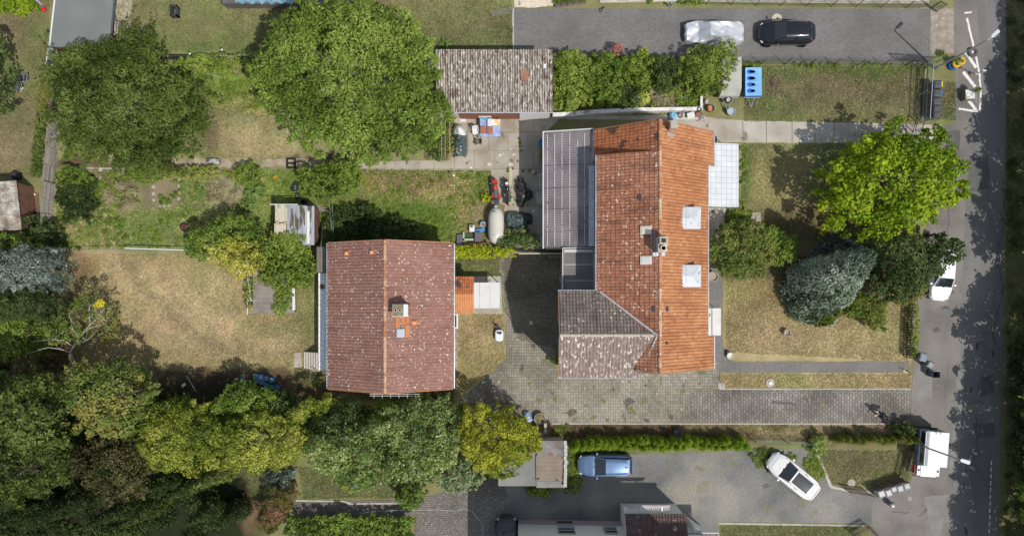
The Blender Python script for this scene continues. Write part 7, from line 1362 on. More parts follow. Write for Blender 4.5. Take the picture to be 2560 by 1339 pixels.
# ---- people
def person(name, label, foot, rz, h, cols, pose, scale=1.0, hat=None):
    c = W(*foot); t = thing(name, label, 'person', (c[0], c[1], 0), rz); s = h/1.75
    # skeleton: vertex -> (x,y,z,radius); facing +x
    J = dict(pel=(0,0,.93,.13), wai=(.02,0,1.08,.12), che=(.05,0,1.30,.145), nec=(.07,0,1.47,.06), hea=(.10,0,1.60,.095), top=(.10,0,1.70,.07),
      ls=(.05,.18,1.40,.06), le=(.12,.27,1.16,.045), lw=(.30,.24,1.02,.032), lh=(.38,.21,.99,.034), rs=(.05,-.18,1.40,.06), re=(.10,-.27,1.15,.045), rw=(.30,-.22,1.05,.032), rh=(.38,-.18,1.03,.034),
      lp=(0,.10,.88,.10), lk=(.10,.11,.50,.065), la=(-.02,.11,.10,.045), lt=(.16,.12,.05,.04), rp=(0,-.10,.88,.10), rk=(-.02,-.11,.50,.065), ra=(-.22,-.11,.12,.045), rt=(-.05,-.12,.05,.04))
    J.update(pose); E = [('pel','wai'),('wai','che'),('che','nec'),('nec','hea'),('hea','top'),('che','ls'),('ls','le'),('le','lw'),('lw','lh'),('che','rs'),('rs','re'),('re','rw'),('rw','rh'),('pel','lp'),('lp','lk'),('lk','la'),('la','lt'),('pel','rp'),('rp','rk'),('rk','ra'),('ra','rt')]
    for hnd, sg in (('lh',1),('rh',-1)):
        hx, hy, hz, _ = J[hnd]
        for k in range(4): n1, n2 = f'{hnd}{k}a', f'{hnd}{k}b'; oy = (k-1.5)*.02; J[n1] = (hx+.05,hy+oy,hz-.01,.011); J[n2] = (hx+.075-.004*abs(k-1.5),hy+oy,hz-.045,.009); E += [(hnd,n1),(n1,n2)]
        J[hnd+'t'] = (hx+.02,hy-sg*.045,hz+.005,.011); E.append((hnd,hnd+'t'))
    def skin(nm, keys, edges, m, grow=1.0, parent=t):
        ks = list(keys); me = bpy.data.meshes.new(nm); me.from_pydata([tuple(v*s for v in J[k][:3]) for k in ks], [(ks.index(a), ks.index(b)) for a, b in edges], [])
        o = bpy.data.objects.new(nm, me); COL.objects.link(o); o.parent = parent; md = o.modifiers.new('skin', 'SKIN'); md.use_smooth_shade = True
        sv = me.skin_vertices[0].data if me.skin_vertices else None
        if sv is None:
            import bmesh
            bm = bmesh.new(); bm.from_mesh(me); bm.verts.layers.skin.verify(); bm.to_mesh(me); bm.free(); sv = me.skin_vertices[0].data
        for i, k in enumerate(ks): r = J[k][3]*s*grow; sv[i].radius = (r, r); sv[i].use_root = (i == 0)
        ss = o.modifiers.new('sub', 'SUBSURF'); ss.levels = 1; ss.render_levels = 1; me.materials.append(m); return o
    skn = flat('skin', (.50,.30,.21), .6); body = skin('body', J.keys(), E, skn)
    up = ['che','wai','pel','nec','ls','le','lw','rs','re','rw']; skin('shirt', up, [('che','wai'),('wai','pel'),('che','nec'),('che','ls'),('ls','le'),('le','lw'),('che','rs'),('rs','re'),('re','rw')], cols[0], 1.14)
    lo = ['pel','lp','lk','la','rp','rk','ra']; skin('trousers', lo, [('pel','lp'),('lp','lk'),('lk','la'),('pel','rp'),('rp','rk'),('rk','ra')], cols[1], 1.18)
    b = MB(); hx, hy, hz, _ = J['hea']; b.lathe([(.105,-.02),(.11,.03),(.085,.09),(.04,.125),(.001,.13)], (0,0,0), 14); b.v = [((v[0]+hx-.015)*s, (v[1]+hy)*s, (v[2]+hz+.01)*s) for v in b.v]; b.build('hat' if hat else 'hair', hat or flat('dark_hair', (.03,.022,.018), .7), t, local=True, smooth=True)
    b = MB(); b.obox(((hx+.10)*s,hy*s,(hz-.02)*s), (.03*s,.02*s,.03*s)); b.build('nose', skn, body, local=True)
    b = MB()
    for e in (-.035,.035): b.obox(((hx+.092)*s,(hy+e)*s,(hz+.012)*s), (.008*s,.018*s,.01*s))
    b.build('eyes', m_black, body, local=True, split=True)
    for k in ('lt','rt'): b = MB(); q = J[k]; b.obox(((q[0]-.03)*s,q[1]*s,.045*s), (.27*s,.10*s,.09*s)); b.build('shoe', cols[2], t, local=True, bevel=.02)
    return t
t = person('person', 'person in dark clothes and pale shoes holding a long pole on the paved drive', (2192,1032), math.radians(200), 1.75, [flat('navy_shirt', (.025,.03,.07), .8), flat('black_trousers', (.02,.02,.022), .8), flat('pale_shoe', (.65,.63,.6), .6)], {})
b = MB(); a = Vector(W(2205,1040,1.05)); b.tube([Vector(W(2222,1062,.02)), a, a+Vector((-.25,.3,.35))], .018, 6); b.build('broom', m_iron, label='dark long handled tool held by the person on the drive', cat='tool')
person('person', 'small child in a green hat and blue top at the upper edge of the driveway', (1673,17), math.radians(-100), .95, [flat('blue_top', (.05,.22,.45), .8), flat('blue_trousers', (.06,.12,.25), .8), flat('red_shoe', (.5,.05,.05), .6)], {}, hat=flat('green_hat', (.25,.48,.24), .8))
# ---- terrace clutter
def table(name, label, x0, y0, x1, y1, h, m, legm, cat='table'):
    a = W(x0,y0,h); c = W(x1,y1,h); t = thing(name, label, cat, ((a[0]+c[0])/2, (a[1]+c[1])/2, 0)); b = MB(); b.box(a[0],c[1],h-.04,c[0],a[1],h); b.build('table_top', m, t)
    for x in (a[0]+.06, c[0]-.06):
        for y in (a[1]-.06, c[1]+.06): b = MB(); b.tube([(x,y,0),(x,y,h-.04)], .025, 6); b.build('leg', legm, t)
    return t
m_cloth = mat('blue_tablecloth', [(.20,.27,.50),(.30,.36,.58),(.40,.46,.62)], 3, fine=.06)
table('garden_table', 'blue covered garden table on the terrace loaded with boxes', 1200, 297, 1251, 341, .75, m_cloth, m_galv)
def boxpx(name, label, cat, x0, y0, x1, y1, z0, z1, m, group=None, bevel=.015, rz=0, lidm=None, lid='lid'):
    a = W(x0,y0,z1); c = W(x1,y1,z1); cx, cy = (a[0]+c[0])/2, (a[1]+c[1])/2; w_, d_ = abs(c[0]-a[0]), abs(a[1]-c[1])
    t = thing(name, label, cat, (cx, cy, z0), rz, group); b = MB(); b.box(-w_/2,-d_/2,0,w_/2,d_/2,(z1-z0)*(.85 if lidm else 1)); b.build('body', m, t, local=True, bevel=bevel)
    if lidm: b = MB(); b.box(-w_/2-.01,-d_/2-.01,(z1-z0)*.85,w_/2+.01,d_/2+.01,z1-z0); b.build(lid, lidm, t, local=True, bevel=bevel)
    return t
m_terra = mat('brown_box', [(.27,.12,.08),(.34,.16,.11)], 3)
boxpx('storage_box', 'left one of the two brown boxes on the blue table', 'box', 1201, 316, 1216, 333, .75, .92, m_terra, 'brown boxes on the table', lidm=m_terra)
boxpx('storage_box', 'right one of the two brown boxes on the blue table', 'box', 1218, 317, 1232, 334, .75, .92, m_terra, 'brown boxes on the table', lidm=m_terra)
boxpx('orange_box', 'orange and white carton at the upper end of the blue table', 'box', 1230, 298, 1250, 313, .75, .95, mat('orange_carton', [(.75,.6,.45),(.75,.38,.05),(.7,.65,.6)], 2.5, det=1), lidm=mat('carton_lid', [(.75,.72,.68),(.75,.40,.06)], 3.2, det=0))
boxpx('plastic_tub', 'white plastic tub standing on the upper end of the blue table', 'tub', 1218, 296, 1230, 315, .75, 1.0, m_pvc, bevel=.06)
boxpx('paper_sheet', 'white board leaning against the garage behind the blue table', 'board', 1196, 281, 1228, 292, .3, 1.0, m_pvc)
draped('blue_bag', 'crumpled blue bag between the white board and the blue table', 'bag', 1198, 290, 1224, 310, .8, mat('sky_bag', [(.10,.30,.45),(.16,.38,.52)], 4, rough=.4), [(.4,.5,.4,.8),(.7,.6,.3,.6)], wr=.12)
draped('grey_bag', 'small crumpled grey bag beside the blue bag', 'bag', 1220, 288, 1243, 301, .6, mat('clear_bag', [(.30,.34,.36),(.42,.46,.48)], 5, rough=.3), [(.5,.5,.3,.55)], wr=.1)
def chair(name, label, px, py, rz, m, group=None, h=.44, w_=.48, cush=None):
    c = W(px, py); t = thing(name, label, 'chair', c, rz, group); b = MB(); b.box(-w_/2,-w_/2,h-.03,w_/2,w_/2,h); b.build('seat', cush or m, t, local=True, bevel=.03)
    b = MB(); b.obox((0,w_/2+.03,h+.28), (w_,.04,.5), 0, rx=-.2); b.build('backrest', m, t, local=True, bevel=.03)
    for s in (-1, 1):
        for q in (-1, 1): b = MB(); b.tube([(s*w_*.48,q*w_*.48,0),(s*w_*.42,q*w_*.42,h-.03)], .02, 5); b.build('leg', m, t, local=True)
        b = MB(); b.tube([(s*w_*.52,-w_*.4,h),(s*w_*.54,-w_*.35,h+.2),(s*w_*.52,w_*.5,h+.22)], .025, 5); b.build('armrest', m, t, local=True)
    return t
chair('garden_chair', 'white plastic chair at the left of the blue table', 1190, 331, math.radians(10), m_pvc)
chair('garden_chair', 'pale grey chair with a dark seat pad below the blue table', 1197, 357, math.radians(-90), mat('pale_grey_plastic', [(.42,.43,.42)], rough=.4), cush=mat('dark_pad', [(.10,.085,.06),(.17,.15,.11)], 8))
b = MB(); p = W(1149,296,.1); b.box(p[0]-.0,p[1]-.25,.0,p[0]+.5,p[1]+.22,.08); b.build('paper_sack', m_wbag, label='flat pale sack on the slabs at the garage corner', cat='sack')
for px, py, m, lb in ((1137,296,m_redpaint,'red plastic pot at the garage corner'), (1142,293,flat('purple', (.16,.06,.3)),'purple pot next to the red one at the garage corner'), (1132,318,m_redpaint,'small red bucket above the white sack'), (1155,283,flat('teal_pot', (.2,.4,.42)),'teal pot under the garage eave'), (1163,284,m_pvc,'white pot under the garage eave')):
    c = W(px,py); b = MB(); b.lathe([(.09,0),(.13,.22),(.14,.24),(.115,.24),(.1,.1),(.001,.1)], c, 14); b.build('flower_pot', m, label=lb, cat='pot', group='small pots on the terrace')
for px, py, r, lb in ((1250,388,.13,'pale stone at the middle of the terrace slabs'), (1284,386,.17,'curved pale rag at the shadow edge of the terrace'), (1223,411,.22,'white rubble at the lower edge of the terrace'), (1276,411,.2,'triangular pale slab at the lower edge of the terrace'), (1177,419,.12,'small white shard at the left end of the terrace'), (1333,430,.16,'twisted white rag near the railing'), (1334,527,.1,'small white item on the shaded slabs')):
    c = W(px,py); b = MB(); n = 7; P = [(c[0]+r*random.uniform(.6,1.2)*math.cos(a), c[1]+r*random.uniform(.5,1)*math.sin(a)) for a in [2*math.pi*i/n for i in range(n)]]; b.prism(P, .012, .05); b.build('stone_shard', m_stone if r > .15 else m_pvc, label=lb, cat='stone', group='pale bits lying on the terrace')
b = MB(); 
for i in range(9): a = W(1276+random.uniform(-.5,.5),424+i*5,.02); b.obox((a[0],a[1],.035), (.22,.13,.05), random.uniform(-.2,.2))
b.build('brick_strip', mat('yellow_brick', [(.52,.43,.24),(.60,.52,.33)], 4), label='strip of yellow bricks between the red and the covered motorcycles', cat='bricks')
c = W(*gpx(1355,355,.9)); t = thing('rain_barrel', 'blue rain barrel tucked against the corrugated annex', 'barrel', (c[0],c[1],0)); b = MB(); b.lathe([(.24,0),(.29,.4),(.25,.9),(.22,.9),(.22,.75),(.001,.75)], (c[0],c[1],0), 20); b.build('barrel', m_blu, t)
c = W(1355,388); t = thing('kayak', 'green and orange inflatable boat leaning beside the corrugated annex', 'boat', c); b = MB(); torus(b, (0,0,.3), .25, .11); b.v = [(v[0]*.75, v[1]*2.1, v[2]) for v in b.v]; b.build('tube', flat('green_tube', (.12,.25,.08)), t, local=True, smooth=True); b = MB(); b.lathe([(.2,.25),(.001,.28)], (0,0,0), 14, sx=.7, sy=2); b.build('floor', flat('orange_floor', (.5,.13,.03)), t, local=True)
# around the gas tank
cn_ = boxpx('canister', 'white canister with a black cap left of the blue bucket', 'canister', 1173, 562, 1186, 579, 0, .45, m_pvc, bevel=.04, lidm=None)
b = MB(); a = W(1179,566,.46); b.obox((a[0],a[1],.47), (.2,.12,.05)); b.build('cap', m_black, cn_)
c = W(*gpx(1208,561,.4)); t = thing('bucket', 'pale blue bucket with a brown lid beside the gas tank', 'bucket', (c[0],c[1],0)); b = MB(); b.lathe([(.17,0),(.23,.42),(.24,.44),(.2,.44),(.19,.36),(.001,.36)], (c[0],c[1],0), 18); b.build('bucket', flat('pale_blue', (.30,.40,.50)), t); b = MB(); b.lathe([(.13,.44),(.13,.47),(.001,.48)], (c[0]+.03,c[1]-.02,0), 14); b.build('lid', m_terra, t)
b = MB(); a = W(1200,576,.2); b.obox((a[0],a[1],.2), (.85,.3,.06), .25); b.build('blue_board', mat('blue_board', [(.06,.2,.42),(.10,.28,.5)], 3), label='blue board leaning between the canister and the gas tank', cat='board')
t = thing('cold_frame', 'low glazed cold frame above the lime yellow hedge', 'cold frame', W(1172,592)); b = MB()
for q in ((1157,580,1161,603),(1157,596,1184,601)): a = W(q[0],q[1],.4); c = W(q[2],q[3],.4); b.box(a[0],c[1],0,c[0],a[1],.4)
b.build('frame', mat('pale_green_wood', [(.38,.42,.30)]), t); b = MB(); a = W(1161,582,.38); c = W(1184,597,.38); b.box(a[0],c[1],.1,c[0],a[1],.12); b.build('glass', mat('greenhouse_glass', [(.05,.09,.05)], rough=.15), t)
boxpx('crate', 'dark crate full of slabs between the cold frame and the gas tank', 'crate', 1187, 580, 1202, 604, 0, .5, m_grey, lidm=mat('lilac_grey', [(.12,.11,.12)]))
for i, (x0, x1, lb) in enumerate(((1171,1186,'leftmost brown paving slab above the yellow hedge'), (1187,1201,'middle brown paving slab above the yellow hedge'), (1202,1217,'rightmost brown paving slab above the yellow hedge'))): boxpx('paving_slab', lb, 'slab', x0, 606, x1, 614, 0, .3, m_terra, 'brown slabs above the yellow hedge')
boxpx('dark_crate', 'dark grey box at the left end of the slab row', 'crate', 1142, 586, 1156, 614, 0, .35, mat('slate_box', [(.07,.07,.075),(.10,.1,.105)], 4), lidm=m_grey)
boxpx('grey_bin', 'grey wheeled container against the lower left corner of the corrugated annex', 'container', 1350, 592, 1360, 618, 0, .9, m_grey, lidm=flat('khaki_lid', (.25,.25,.18)))
c = W(1135,450); t = thing('garden_light', 'garden light with a white globe above the rough lawn', 'lamp', c); b = MB(); b.tube([c, W(1134,438,1.0)], .02, 5); b.build('pole', m_galv, t); b = MB(); q = W(1134,438,1.05); b.lathe([(.001,-.11),(.08,-.08),(.11,0),(.08,.08),(.001,.11)], q, 14); b.build('globe', m_pvc, t, smooth=True)
# white composter with planted stick near the courtyard
c = W(*gpx(1248,838,.5)); t = thing('garden_waste_box', 'white rounded lawn box with a dark window beside the courtyard', 'container', (c[0],c[1],0)); b = MB(); P = lambda k, z: [(.34*k*math.copysign(abs(math.cos(a))**.6, math.cos(a)), .48*k*math.copysign(abs(math.sin(a))**.6, math.sin(a)), z) for a in [2*math.pi*i/20 for i in range(20)]]
b.loft([P(.95,0),P(1,.2),P(1,.42),P(.9,.52),P(.6,.56)]); b.build('shell', mat('bluish_white_plastic', [(.62,.66,.70),(.70,.74,.77)], 3, rough=.35, fine=.04), t, local=True, smooth=False); b = MB(); b.prism([(-.2,.30),(.2,.30),(.2,.14),(.02,.08),(-.2,.2)], .53, .575); b.build('window', m_carglass, t, local=True)
c = W(1243,815); t = thing('potted_plant', 'bare dark sapling in a pot above the white lawn box', 'plant', c); b = MB(); b.lathe([(.1,0),(.15,.25),(.001,.22)], c, 12); b.build('pot', m_grey, t); b = MB()
for i in range(9): a = random.uniform(0,6.28); b.tube([(c[0],c[1],.2),(c[0]+.1*math.cos(a),c[1]+.1*math.sin(a),.8),(c[0]+.32*math.cos(a),c[1]+.32*math.sin(a),1.1)], .02, 4, .008)
b.build('branches', flat('dark_twig', (.06,.04,.03)), t)
boxpx('metal_box', 'tiny pale box half buried near the terrace stairs', 'box', 822, 655, 828, 668, 0, .4, m_zinc) if False else None
# tubs and pots beside the trailers
def tub(name, label, px, py, r, h, m, fillm, group=None, rim=None):
    c = W(*gpx(px, py, h)); t = thing(name, label, 'pot', (c[0],c[1],0), 0, group); b = MB(); b.lathe([(r*.8,0),(r*.97,h*.8),(r,h),(r*.86,h),(r*.82,h*.75)], (c[0],c[1],0), 22); b.build('pot', m, t); b = MB(); b.lathe([(r*.83,h*.72),(.001,h*.75)], (c[0],c[1],0), 16); b.build('soil', fillm, t); return t
m_soil = mat('potting_soil', [(.08,.055,.04),(.14,.10,.07)], 8); gp = 'pots beside the grey trailer'
tub('plant_pot', 'tan pot with dark soil, topmost beside the grey trailer', 1770, 233, .25, .4, mat('tan_pot2', [(.45,.34,.20)], fine=.1), m_soil, gp)
tub('plant_pot', 'white-grey lidded pot below the tan pot', 1769, 254, .21, .35, m_conc, m_conc, gp)
tub('plant_pot', 'dark pot holding an orange brick at the end of the white wall', 1777, 270, .3, .4, flat('green_black_pot', (.07,.10,.08)), m_soil, gp)
b = MB(); a = W(1775,271,.42); b.obox((a[0],a[1],.43), (.28,.4,.1), .05); b.build('orange_block', mat('orange_clay', [(.58,.18,.07)]), label='orange clay block lying in the dark pot', cat='block')
tub('plant_pot', 'small dark pot on the end of the white wall', 1750, 273, .16, .85, m_grey, m_soil, gp)
tub('water_tub', 'large round tub of stagnant water on the grass by the trailer drawbar', 1829, 279, .32, .45, m_zinc, mat('murky_water', [(.30,.24,.14)], rough=.15), gp)
tub('water_tub', 'weathered round tub between the house wall and the reddish shrub', 1783, 691, .42, .55, mat('tan_barrel', [(.33,.28,.22)], fine=.1), mat('murky_brown', [(.16,.12,.08)], rough=.2))
tub('plant_pot', 'cream ring pot at the corner of the lower garden path', 1826, 889, .27, .35, mat('cream_pot2', [(.60,.56,.48)]), m_soil)
c = W(1817,879); b = MB(); b.lathe([(.001,0),(.14,.03),(.16,.16),(.1,.28),(.001,.3)], c, 12); b.build('dark_ball', flat('dark_violet', (.05,.03,.09)), label='dark violet ball next to the cream ring pot', cat='ball')
tub('log_planter', 'hollow log planter on the dry front lawn', 1968, 831, .27, .45, mat('log_bark', [(.22,.19,.15),(.36,.32,.27)], 6), m_soil)
tub('well_ring', 'concrete ring with a plant on a square slab in the front lawn', 1884, 546, .26, .4, m_conc, mat('mossy_soil', [(.12,.13,.07),(.25,.24,.18)], 6))
b = MB(); b.pbox(1866, 531, 1902, 558, .0, .05); b.build('paving_slab', m_conc, label='square slab under the concrete ring in the front lawn', cat='slab')
tub('flower_pot', 'reddish pot at the gate post of the paved path', 2292, 889, .2, .5, mat('red_clay', [(.34,.15,.10),(.45,.25,.18)], 5), mat('clay_soil', [(.2,.08,.05)]))
b = MB(); b.tube([W(2265,924,.02), W(2279,935,1.0)], .05, 6, .03); b.build('gate_post', mat('dark_post', [(.06,.045,.035)]), label='slender dark post at the pavement end of the dry grass strip', cat='post')
b = MB(); P = [W(x,y)[:2] for x, y in ((2256,922),(2262,920),(2272,928),(2281,937),(2270,932),(2258,930))]; b.prism(P, .02, .06); b.build('paving_slab', mat('sand_patch', [(.42,.34,.24)]), label='worn sandy stone at the end of the small paved path', cat='slab')
# clutter on the white wall end
wl = 'clutter along the foot of the white wall'
t = thing('shelf_board', 'white board on the ground carrying the clutter by the white wall', 'board', W(1715,291)); b = MB(); b.pbox(1676, 291, 1760, 299, 0, .25); b.build('board', mat('worn_white', [(.45,.42,.38),(.6,.58,.54)], 4), t)
draped('blue_bag', 'light blue rubbish bag at the foot of the white wall', 'bag', 1673, 279, 1695, 299, .6, mat('light_blue_bag', [(.15,.38,.58),(.28,.5,.66)], 5, rough=.35), [(.45,.5,.33,.6)], wr=.12)
draped('brown_bag', 'brown and white sack next to the light blue rubbish bag', 'bag', 1692, 279, 1714, 297, .55, mat('brown_bag', [(.12,.08,.06),(.45,.4,.35),(.12,.08,.06)], 3), [(.5,.5,.33,.55)], wr=.1)
boxpx('panel', 'white panel tilted over the clutter by the white wall', 'board', 1718, 281, 1737, 294, .5, .58, m_pvc, rz=.2)
draped('brown_cloth', 'red-brown blanket heap right of the white panel', 'blanket', 1733, 279, 1757, 294, .6, mat('red_brown_cloth', [(.20,.08,.05),(.28,.13,.09)], 4), [(.5,.5,.35,.55)], wr=.1)
draped('rag_pile', 'black and white bundle at the right end of the clutter', 'bundle', 1743, 288, 1762, 302, .5, mat('black_white_rag', [(.02,.02,.02),(.6,.6,.62),(.03,.03,.03),(.5,.52,.56)], 6), [(.5,.5,.3,.5)], wr=.14)
# brush pile
c = W(1935,215); b = MB()
for i in range(170):
    a = random.uniform(0,6.28); r = random.uniform(0,.75); p = Vector((c[0]+r*math.cos(a)*.9-.1, c[1]+r*math.sin(a)*1.3, .08+.3*(1-r)*random.random())); d = Vector((random.uniform(-.5,.5), random.uniform(-1,1), random.uniform(-.05,.12)))*random.uniform(.3,.9); b.tube([p-d*.5, p+d*.1+Vector((0,0,.05)), p+d*.5], .012, 3, .004, random.random(), False)
b.build('brush_pile', mat('brush_twigs', [(.14,.07,.045),(.24,.15,.10),(.36,.28,.19)], tint=True, fine=.1), label='heap of dry brushwood right of the blue covered trailer', cat='brushwood')
# kitchen garden things
for i, (px, py) in enumerate([(187,424),(252,425),(253,445),(318,428),(384,450),(384,467),(384,484),(385,500),(449,448),(449,465),(449,482),(448,497),(514,465),(515,484),(400,518),(412,517),(424,514)]):
    a = W(px,py); b = MB(); b.obox((a[0],a[1],.03), (random.uniform(.2,.3),random.uniform(.2,.28),.05), random.uniform(-.3,.3)); b.build('stepping_stone', m_conc, label='pale stepping stone between the vegetable beds', cat='stepping stone', group='stepping stones between the vegetable beds')
c = W(464,568); t = thing('fire_bowl', 'black fire bowl full of reddish embers in the kitchen garden', 'fire bowl', c); b = MB(); b.lathe([(.12,0),(.27,.12),(.33,.3),(.3,.3),(.25,.18),(.001,.16)], c, 22); b.build('bowl', m_black, t); b = MB(); b.lathe([(.26,.2),(.1,.25),(.001,.26)], c, 16); b.build('charcoal', mat('red_char', [(.05,.03,.03),(.28,.08,.06),(.12,.05,.04)], 9, det=2), t)
c = W(691,445); b = MB(); b.lathe([(.08,0),(.15,.2),(.16,.22),(.12,.22),(.1,.12),(.001,.12)], c, 16); b.build('flower_pot', flat('orange_yellow', (.65,.33,.04)), label='orange-yellow flower pot standing alone on the grass', cat='pot')
t = thing('plastic_crate', 'open black double crate lying on the crumbled path', 'crate', W(727,407)); b = MB()
for q in ((716,396,738,398),(716,407,738,409),(716,418,738,420),(716,396,718,420),(736,396,738,420)): a = W(q[0],q[1],.25); c = W(q[2],q[3],.25); b.box(a[0],c[1],0,c[0],a[1],.25)
b.build('frame', m_black, t)
t = thing('compost_frame', 'small open dark frame standing on the top lawn', 'compost frame', W(433,27)); b = MB()
for q in ((424,13,442,16),(424,36,442,39),(424,13,427,39),(439,13,442,39)): a = W(q[0],q[1],.6); c = W(q[2],q[3],.6); b.box(a[0],c[1],0,c[0],a[1],.6)
b.build('frame', m_anth, t)
boxpx('wooden_crate', 'grey box with a white cloth on the crumbled path', 'box', 516, 397, 548, 409, 0, .3, m_grey, lidm=mat('white_black_lid', [(.05,.05,.05),(.6,.6,.57)], 2.2, det=1))
draped('dark_sack', 'dark grey sacks lying by the tree beside the loose tyre', 'sack', 727, 452, 748, 478, .4, m_btarp, [(.6,.7,.25,.4),(.4,.3,.3,.35)], wr=.08)
tyre('tyre', 'old tyre lying above the plastic roofed shack', 745, 490, .31, m_tyre, r=.1); t = thing('loose_wheel', 'wheel with a shiny rim behind the plastic roofed shack', 'wheel', W(759,505,.2)); wheel((0,0,0), t, .26, .16, 'z', 'tyre')
t = thing('plank_pile', 'weathered planks stacked at the right of the plastic roofed shack', 'planks', W(795,518)); b = MB()
for i in range(7): a = W(778+i*3,512+i*2.4,.5); b.obox((a[0]+.3,a[1],.12+.06*i), (1.2,.07,.04), random.uniform(-.35,.1))
b.build('plank', m_wood, t, split=True)
# blue barrels
gb = 'blue barrels beside the lower tree row'
for i, (px, py, z, lb) in enumerate([(637,940,0,'leftmost blue barrel of the cluster'),(651,942,0,'second blue barrel in the upper row of the cluster'),(664,946,0,'third blue barrel in the upper row of the cluster'),(677,950,0,'fourth blue barrel in the upper row of the cluster'),(642,951,0,'left blue barrel in the lower row of the cluster'),(653,955,0,'middle blue barrel in the lower row of the cluster'),(664,962,0,'lowest bright blue barrel of the cluster'),(676,968,0,'shaded blue barrel at the lower right of the cluster'),(690,970,0,'darkest blue barrel half under the trees')]):
    c = W(*gpx(px,py,.55)); t = thing('blue_barrel', lb, 'barrel', (c[0],c[1],0), 0, gb); b = MB(); b.lathe([(.17,0),(.2,.1),(.21,.3),(.2,.55),(.17,.56),(.16,.35)], (c[0],c[1],0), 18); b.build('barrel', mat('barrel_blue', [(.03,.20,.48),(.05,.28,.58)], 3, rough=.35), t); b = MB(); b.lathe([(.165,.42),(.001,.44)], (c[0],c[1],0), 12); b.build('filling', mat('barrel_soil', [(.2,.16,.1),(.32,.29,.2)], 9), t)
b = MB(); b.tube([W(600,946,.1), W(606,946,.3), W(608,949,.3), W(615,950,.1)], .07, 7); b.build('blue_pipe', m_blu, label='bent blue pipe fitting left of the blue barrels', cat='pipe')
b = MB(); b.tube([W(600,906,1.6), W(605,946,.1)], .018, 5); b.build('garden_stake', m_galv, label='thin pale stake above the bent blue pipe', cat='stake')
b = MB(); a = W(592,947); b.obox((a[0],a[1],.05), (.25,.14,.08)); b.build('white_block', m_pvc, label='small white block next to the bent blue pipe', cat='block')
b = MB(); a = W(462,961); b.obox((a[0],a[1],.2), (.34,.22,.05), .6); b.build('white_plate', m_pvc, label='tilted white plate on the shaded soil below the dry lawn', cat='plate'); b = MB(); b.tube([W(466,938,.6), W(490,978,.3)], .03, 5); b.build('garden_stake', m_galv, label='grey stick leaning beside the tilted white plate', cat='stake')
# left edge things
def lounger(label, px, py, rz):
    c = W(px,py); t = thing('garden_lounger', label, 'lounger', c, rz); b = MB()
    for s in (-.3, .3): b.tube([(-.6,s,.4),(.1,s,.38),(.62,s,.75)], .025, 5); b.tube([(-.5,s,0),(-.3,s,.4)], .022, 5); b.tube([(.35,s,0),(.1,s,.4)], .022, 5)
    for x, z in ((-.6,.4),(.62,.75),(.1,.38)): b.tube([(x,-.3,z),(x,.3,z)], .022, 5)
    b.build('frame', m_galv, t, local=True); b = MB(); b.poly([(-.58,-.27,.41),(.08,-.27,.39),(.08,.27,.39),(-.58,.27,.41)], .02); b.build('seat', m_anth, t, local=True); b = MB(); b.poly([(.12,-.27,.40),(.6,-.27,.74),(.6,.27,.74),(.12,.27,.40)], .02); b.build('backrest', m_anth, t, local=True)
lounger('folding garden lounger with black panels under the left edge tree', 64, 199, math.radians(-5))
t = thing('slatted_stool', 'white slatted stool lying below the garden lounger', 'stool', W(54,221), .5); b = MB()
for i in range(4): b.obox((-.24+i*.16,0,.3), (.09,.5,.03))
b.build('slat', m_pvc, t, local=True, split=True); b = MB(); b.tube([(-.3,-.2,.0),(.3,-.2,.28)], .02, 4); b.tube([(-.3,.2,.0),(.3,.2,.28)], .02, 4); b.build('leg', m_pvc, t, local=True, split=True)
t = thing('watering_can', 'red watering can on the bare soil next to the corner hedge', 'watering can', W(113,26), .6); b = MB(); b.lathe([(.13,0),(.14,.25),(.1,.28),(.09,.26),(.001,.24)], (0,0,0), 16); b.build('body', flat('bright_red', (.6,.01,.03), .35), t, local=True); b = MB(); b.tube([(.1,0,.08),(.28,0,.26),(.32,0,.28)], .03, 6, .045); b.tube([(-.12,0,.05),(-.2,0,.2),(-.05,0,.34),(.06,0,.26)], .015, 5); b.build('spout', flat('bright_red', (.6,.01,.03)), t, local=True)
b = MB(); 
for i in range(5): a = W(88+i*3.4,-3+i*3,.2); b.obox((a[0],a[1],.15+.03*i), (.5,.12,.05), -.6)
b.build('garden_chair', m_galv, label='folded grey garden chair at the tip of the corner hedge', cat='chair')
t = thing('storage_crate', 'brown box with two white knobs under the broad dark tree', 'box', W(*gpx(178,223,.6))); b = MB(); b.box(-.27,-.33,0,.27,.33,.55); b.build('body', m_terra, t, local=True, bevel=.02); b = MB(); b.lathe([(.05,.55),(.05,.6),(.001,.6)], (0,.14,0), 10); b.lathe([(.05,.55),(.05,.6),(.001,.6)], (0,-.08,0), 10); b.build('knob', m_pvc, t, local=True, split=True)
t = thing('greenhouse_frame', 'lean glass pane frame against the slatted fence below the grey felt shed', 'glass frame', W(136,145)); b = MB(); q = [W(121,120,1.9),W(133,122,1.5),W(128,170,1.5),W(113,168,1.9)]
for i in range(4): b.tube([q[i], q[(i+1) % 4]], .03, 5)
b.build('frame', m_pvc, t); b = MB(); b.poly([(p[0],p[1],p[2]-.02) for p in q], .01); b.build('pane', mat('dusty_glass', [(.16,.18,.17),(.25,.27,.26)], 1, rough=.3), t)
t = thing('dark_cover', 'black garden cover standing by the lichen covered shed', 'cover', W(46,440)); b = MB(); b.lathe([(.36,0),(.34,.3),(.26,.6),(.05,.75),(.001,.76)], W(46,440), 9); b.build('cover', m_btarp, t)
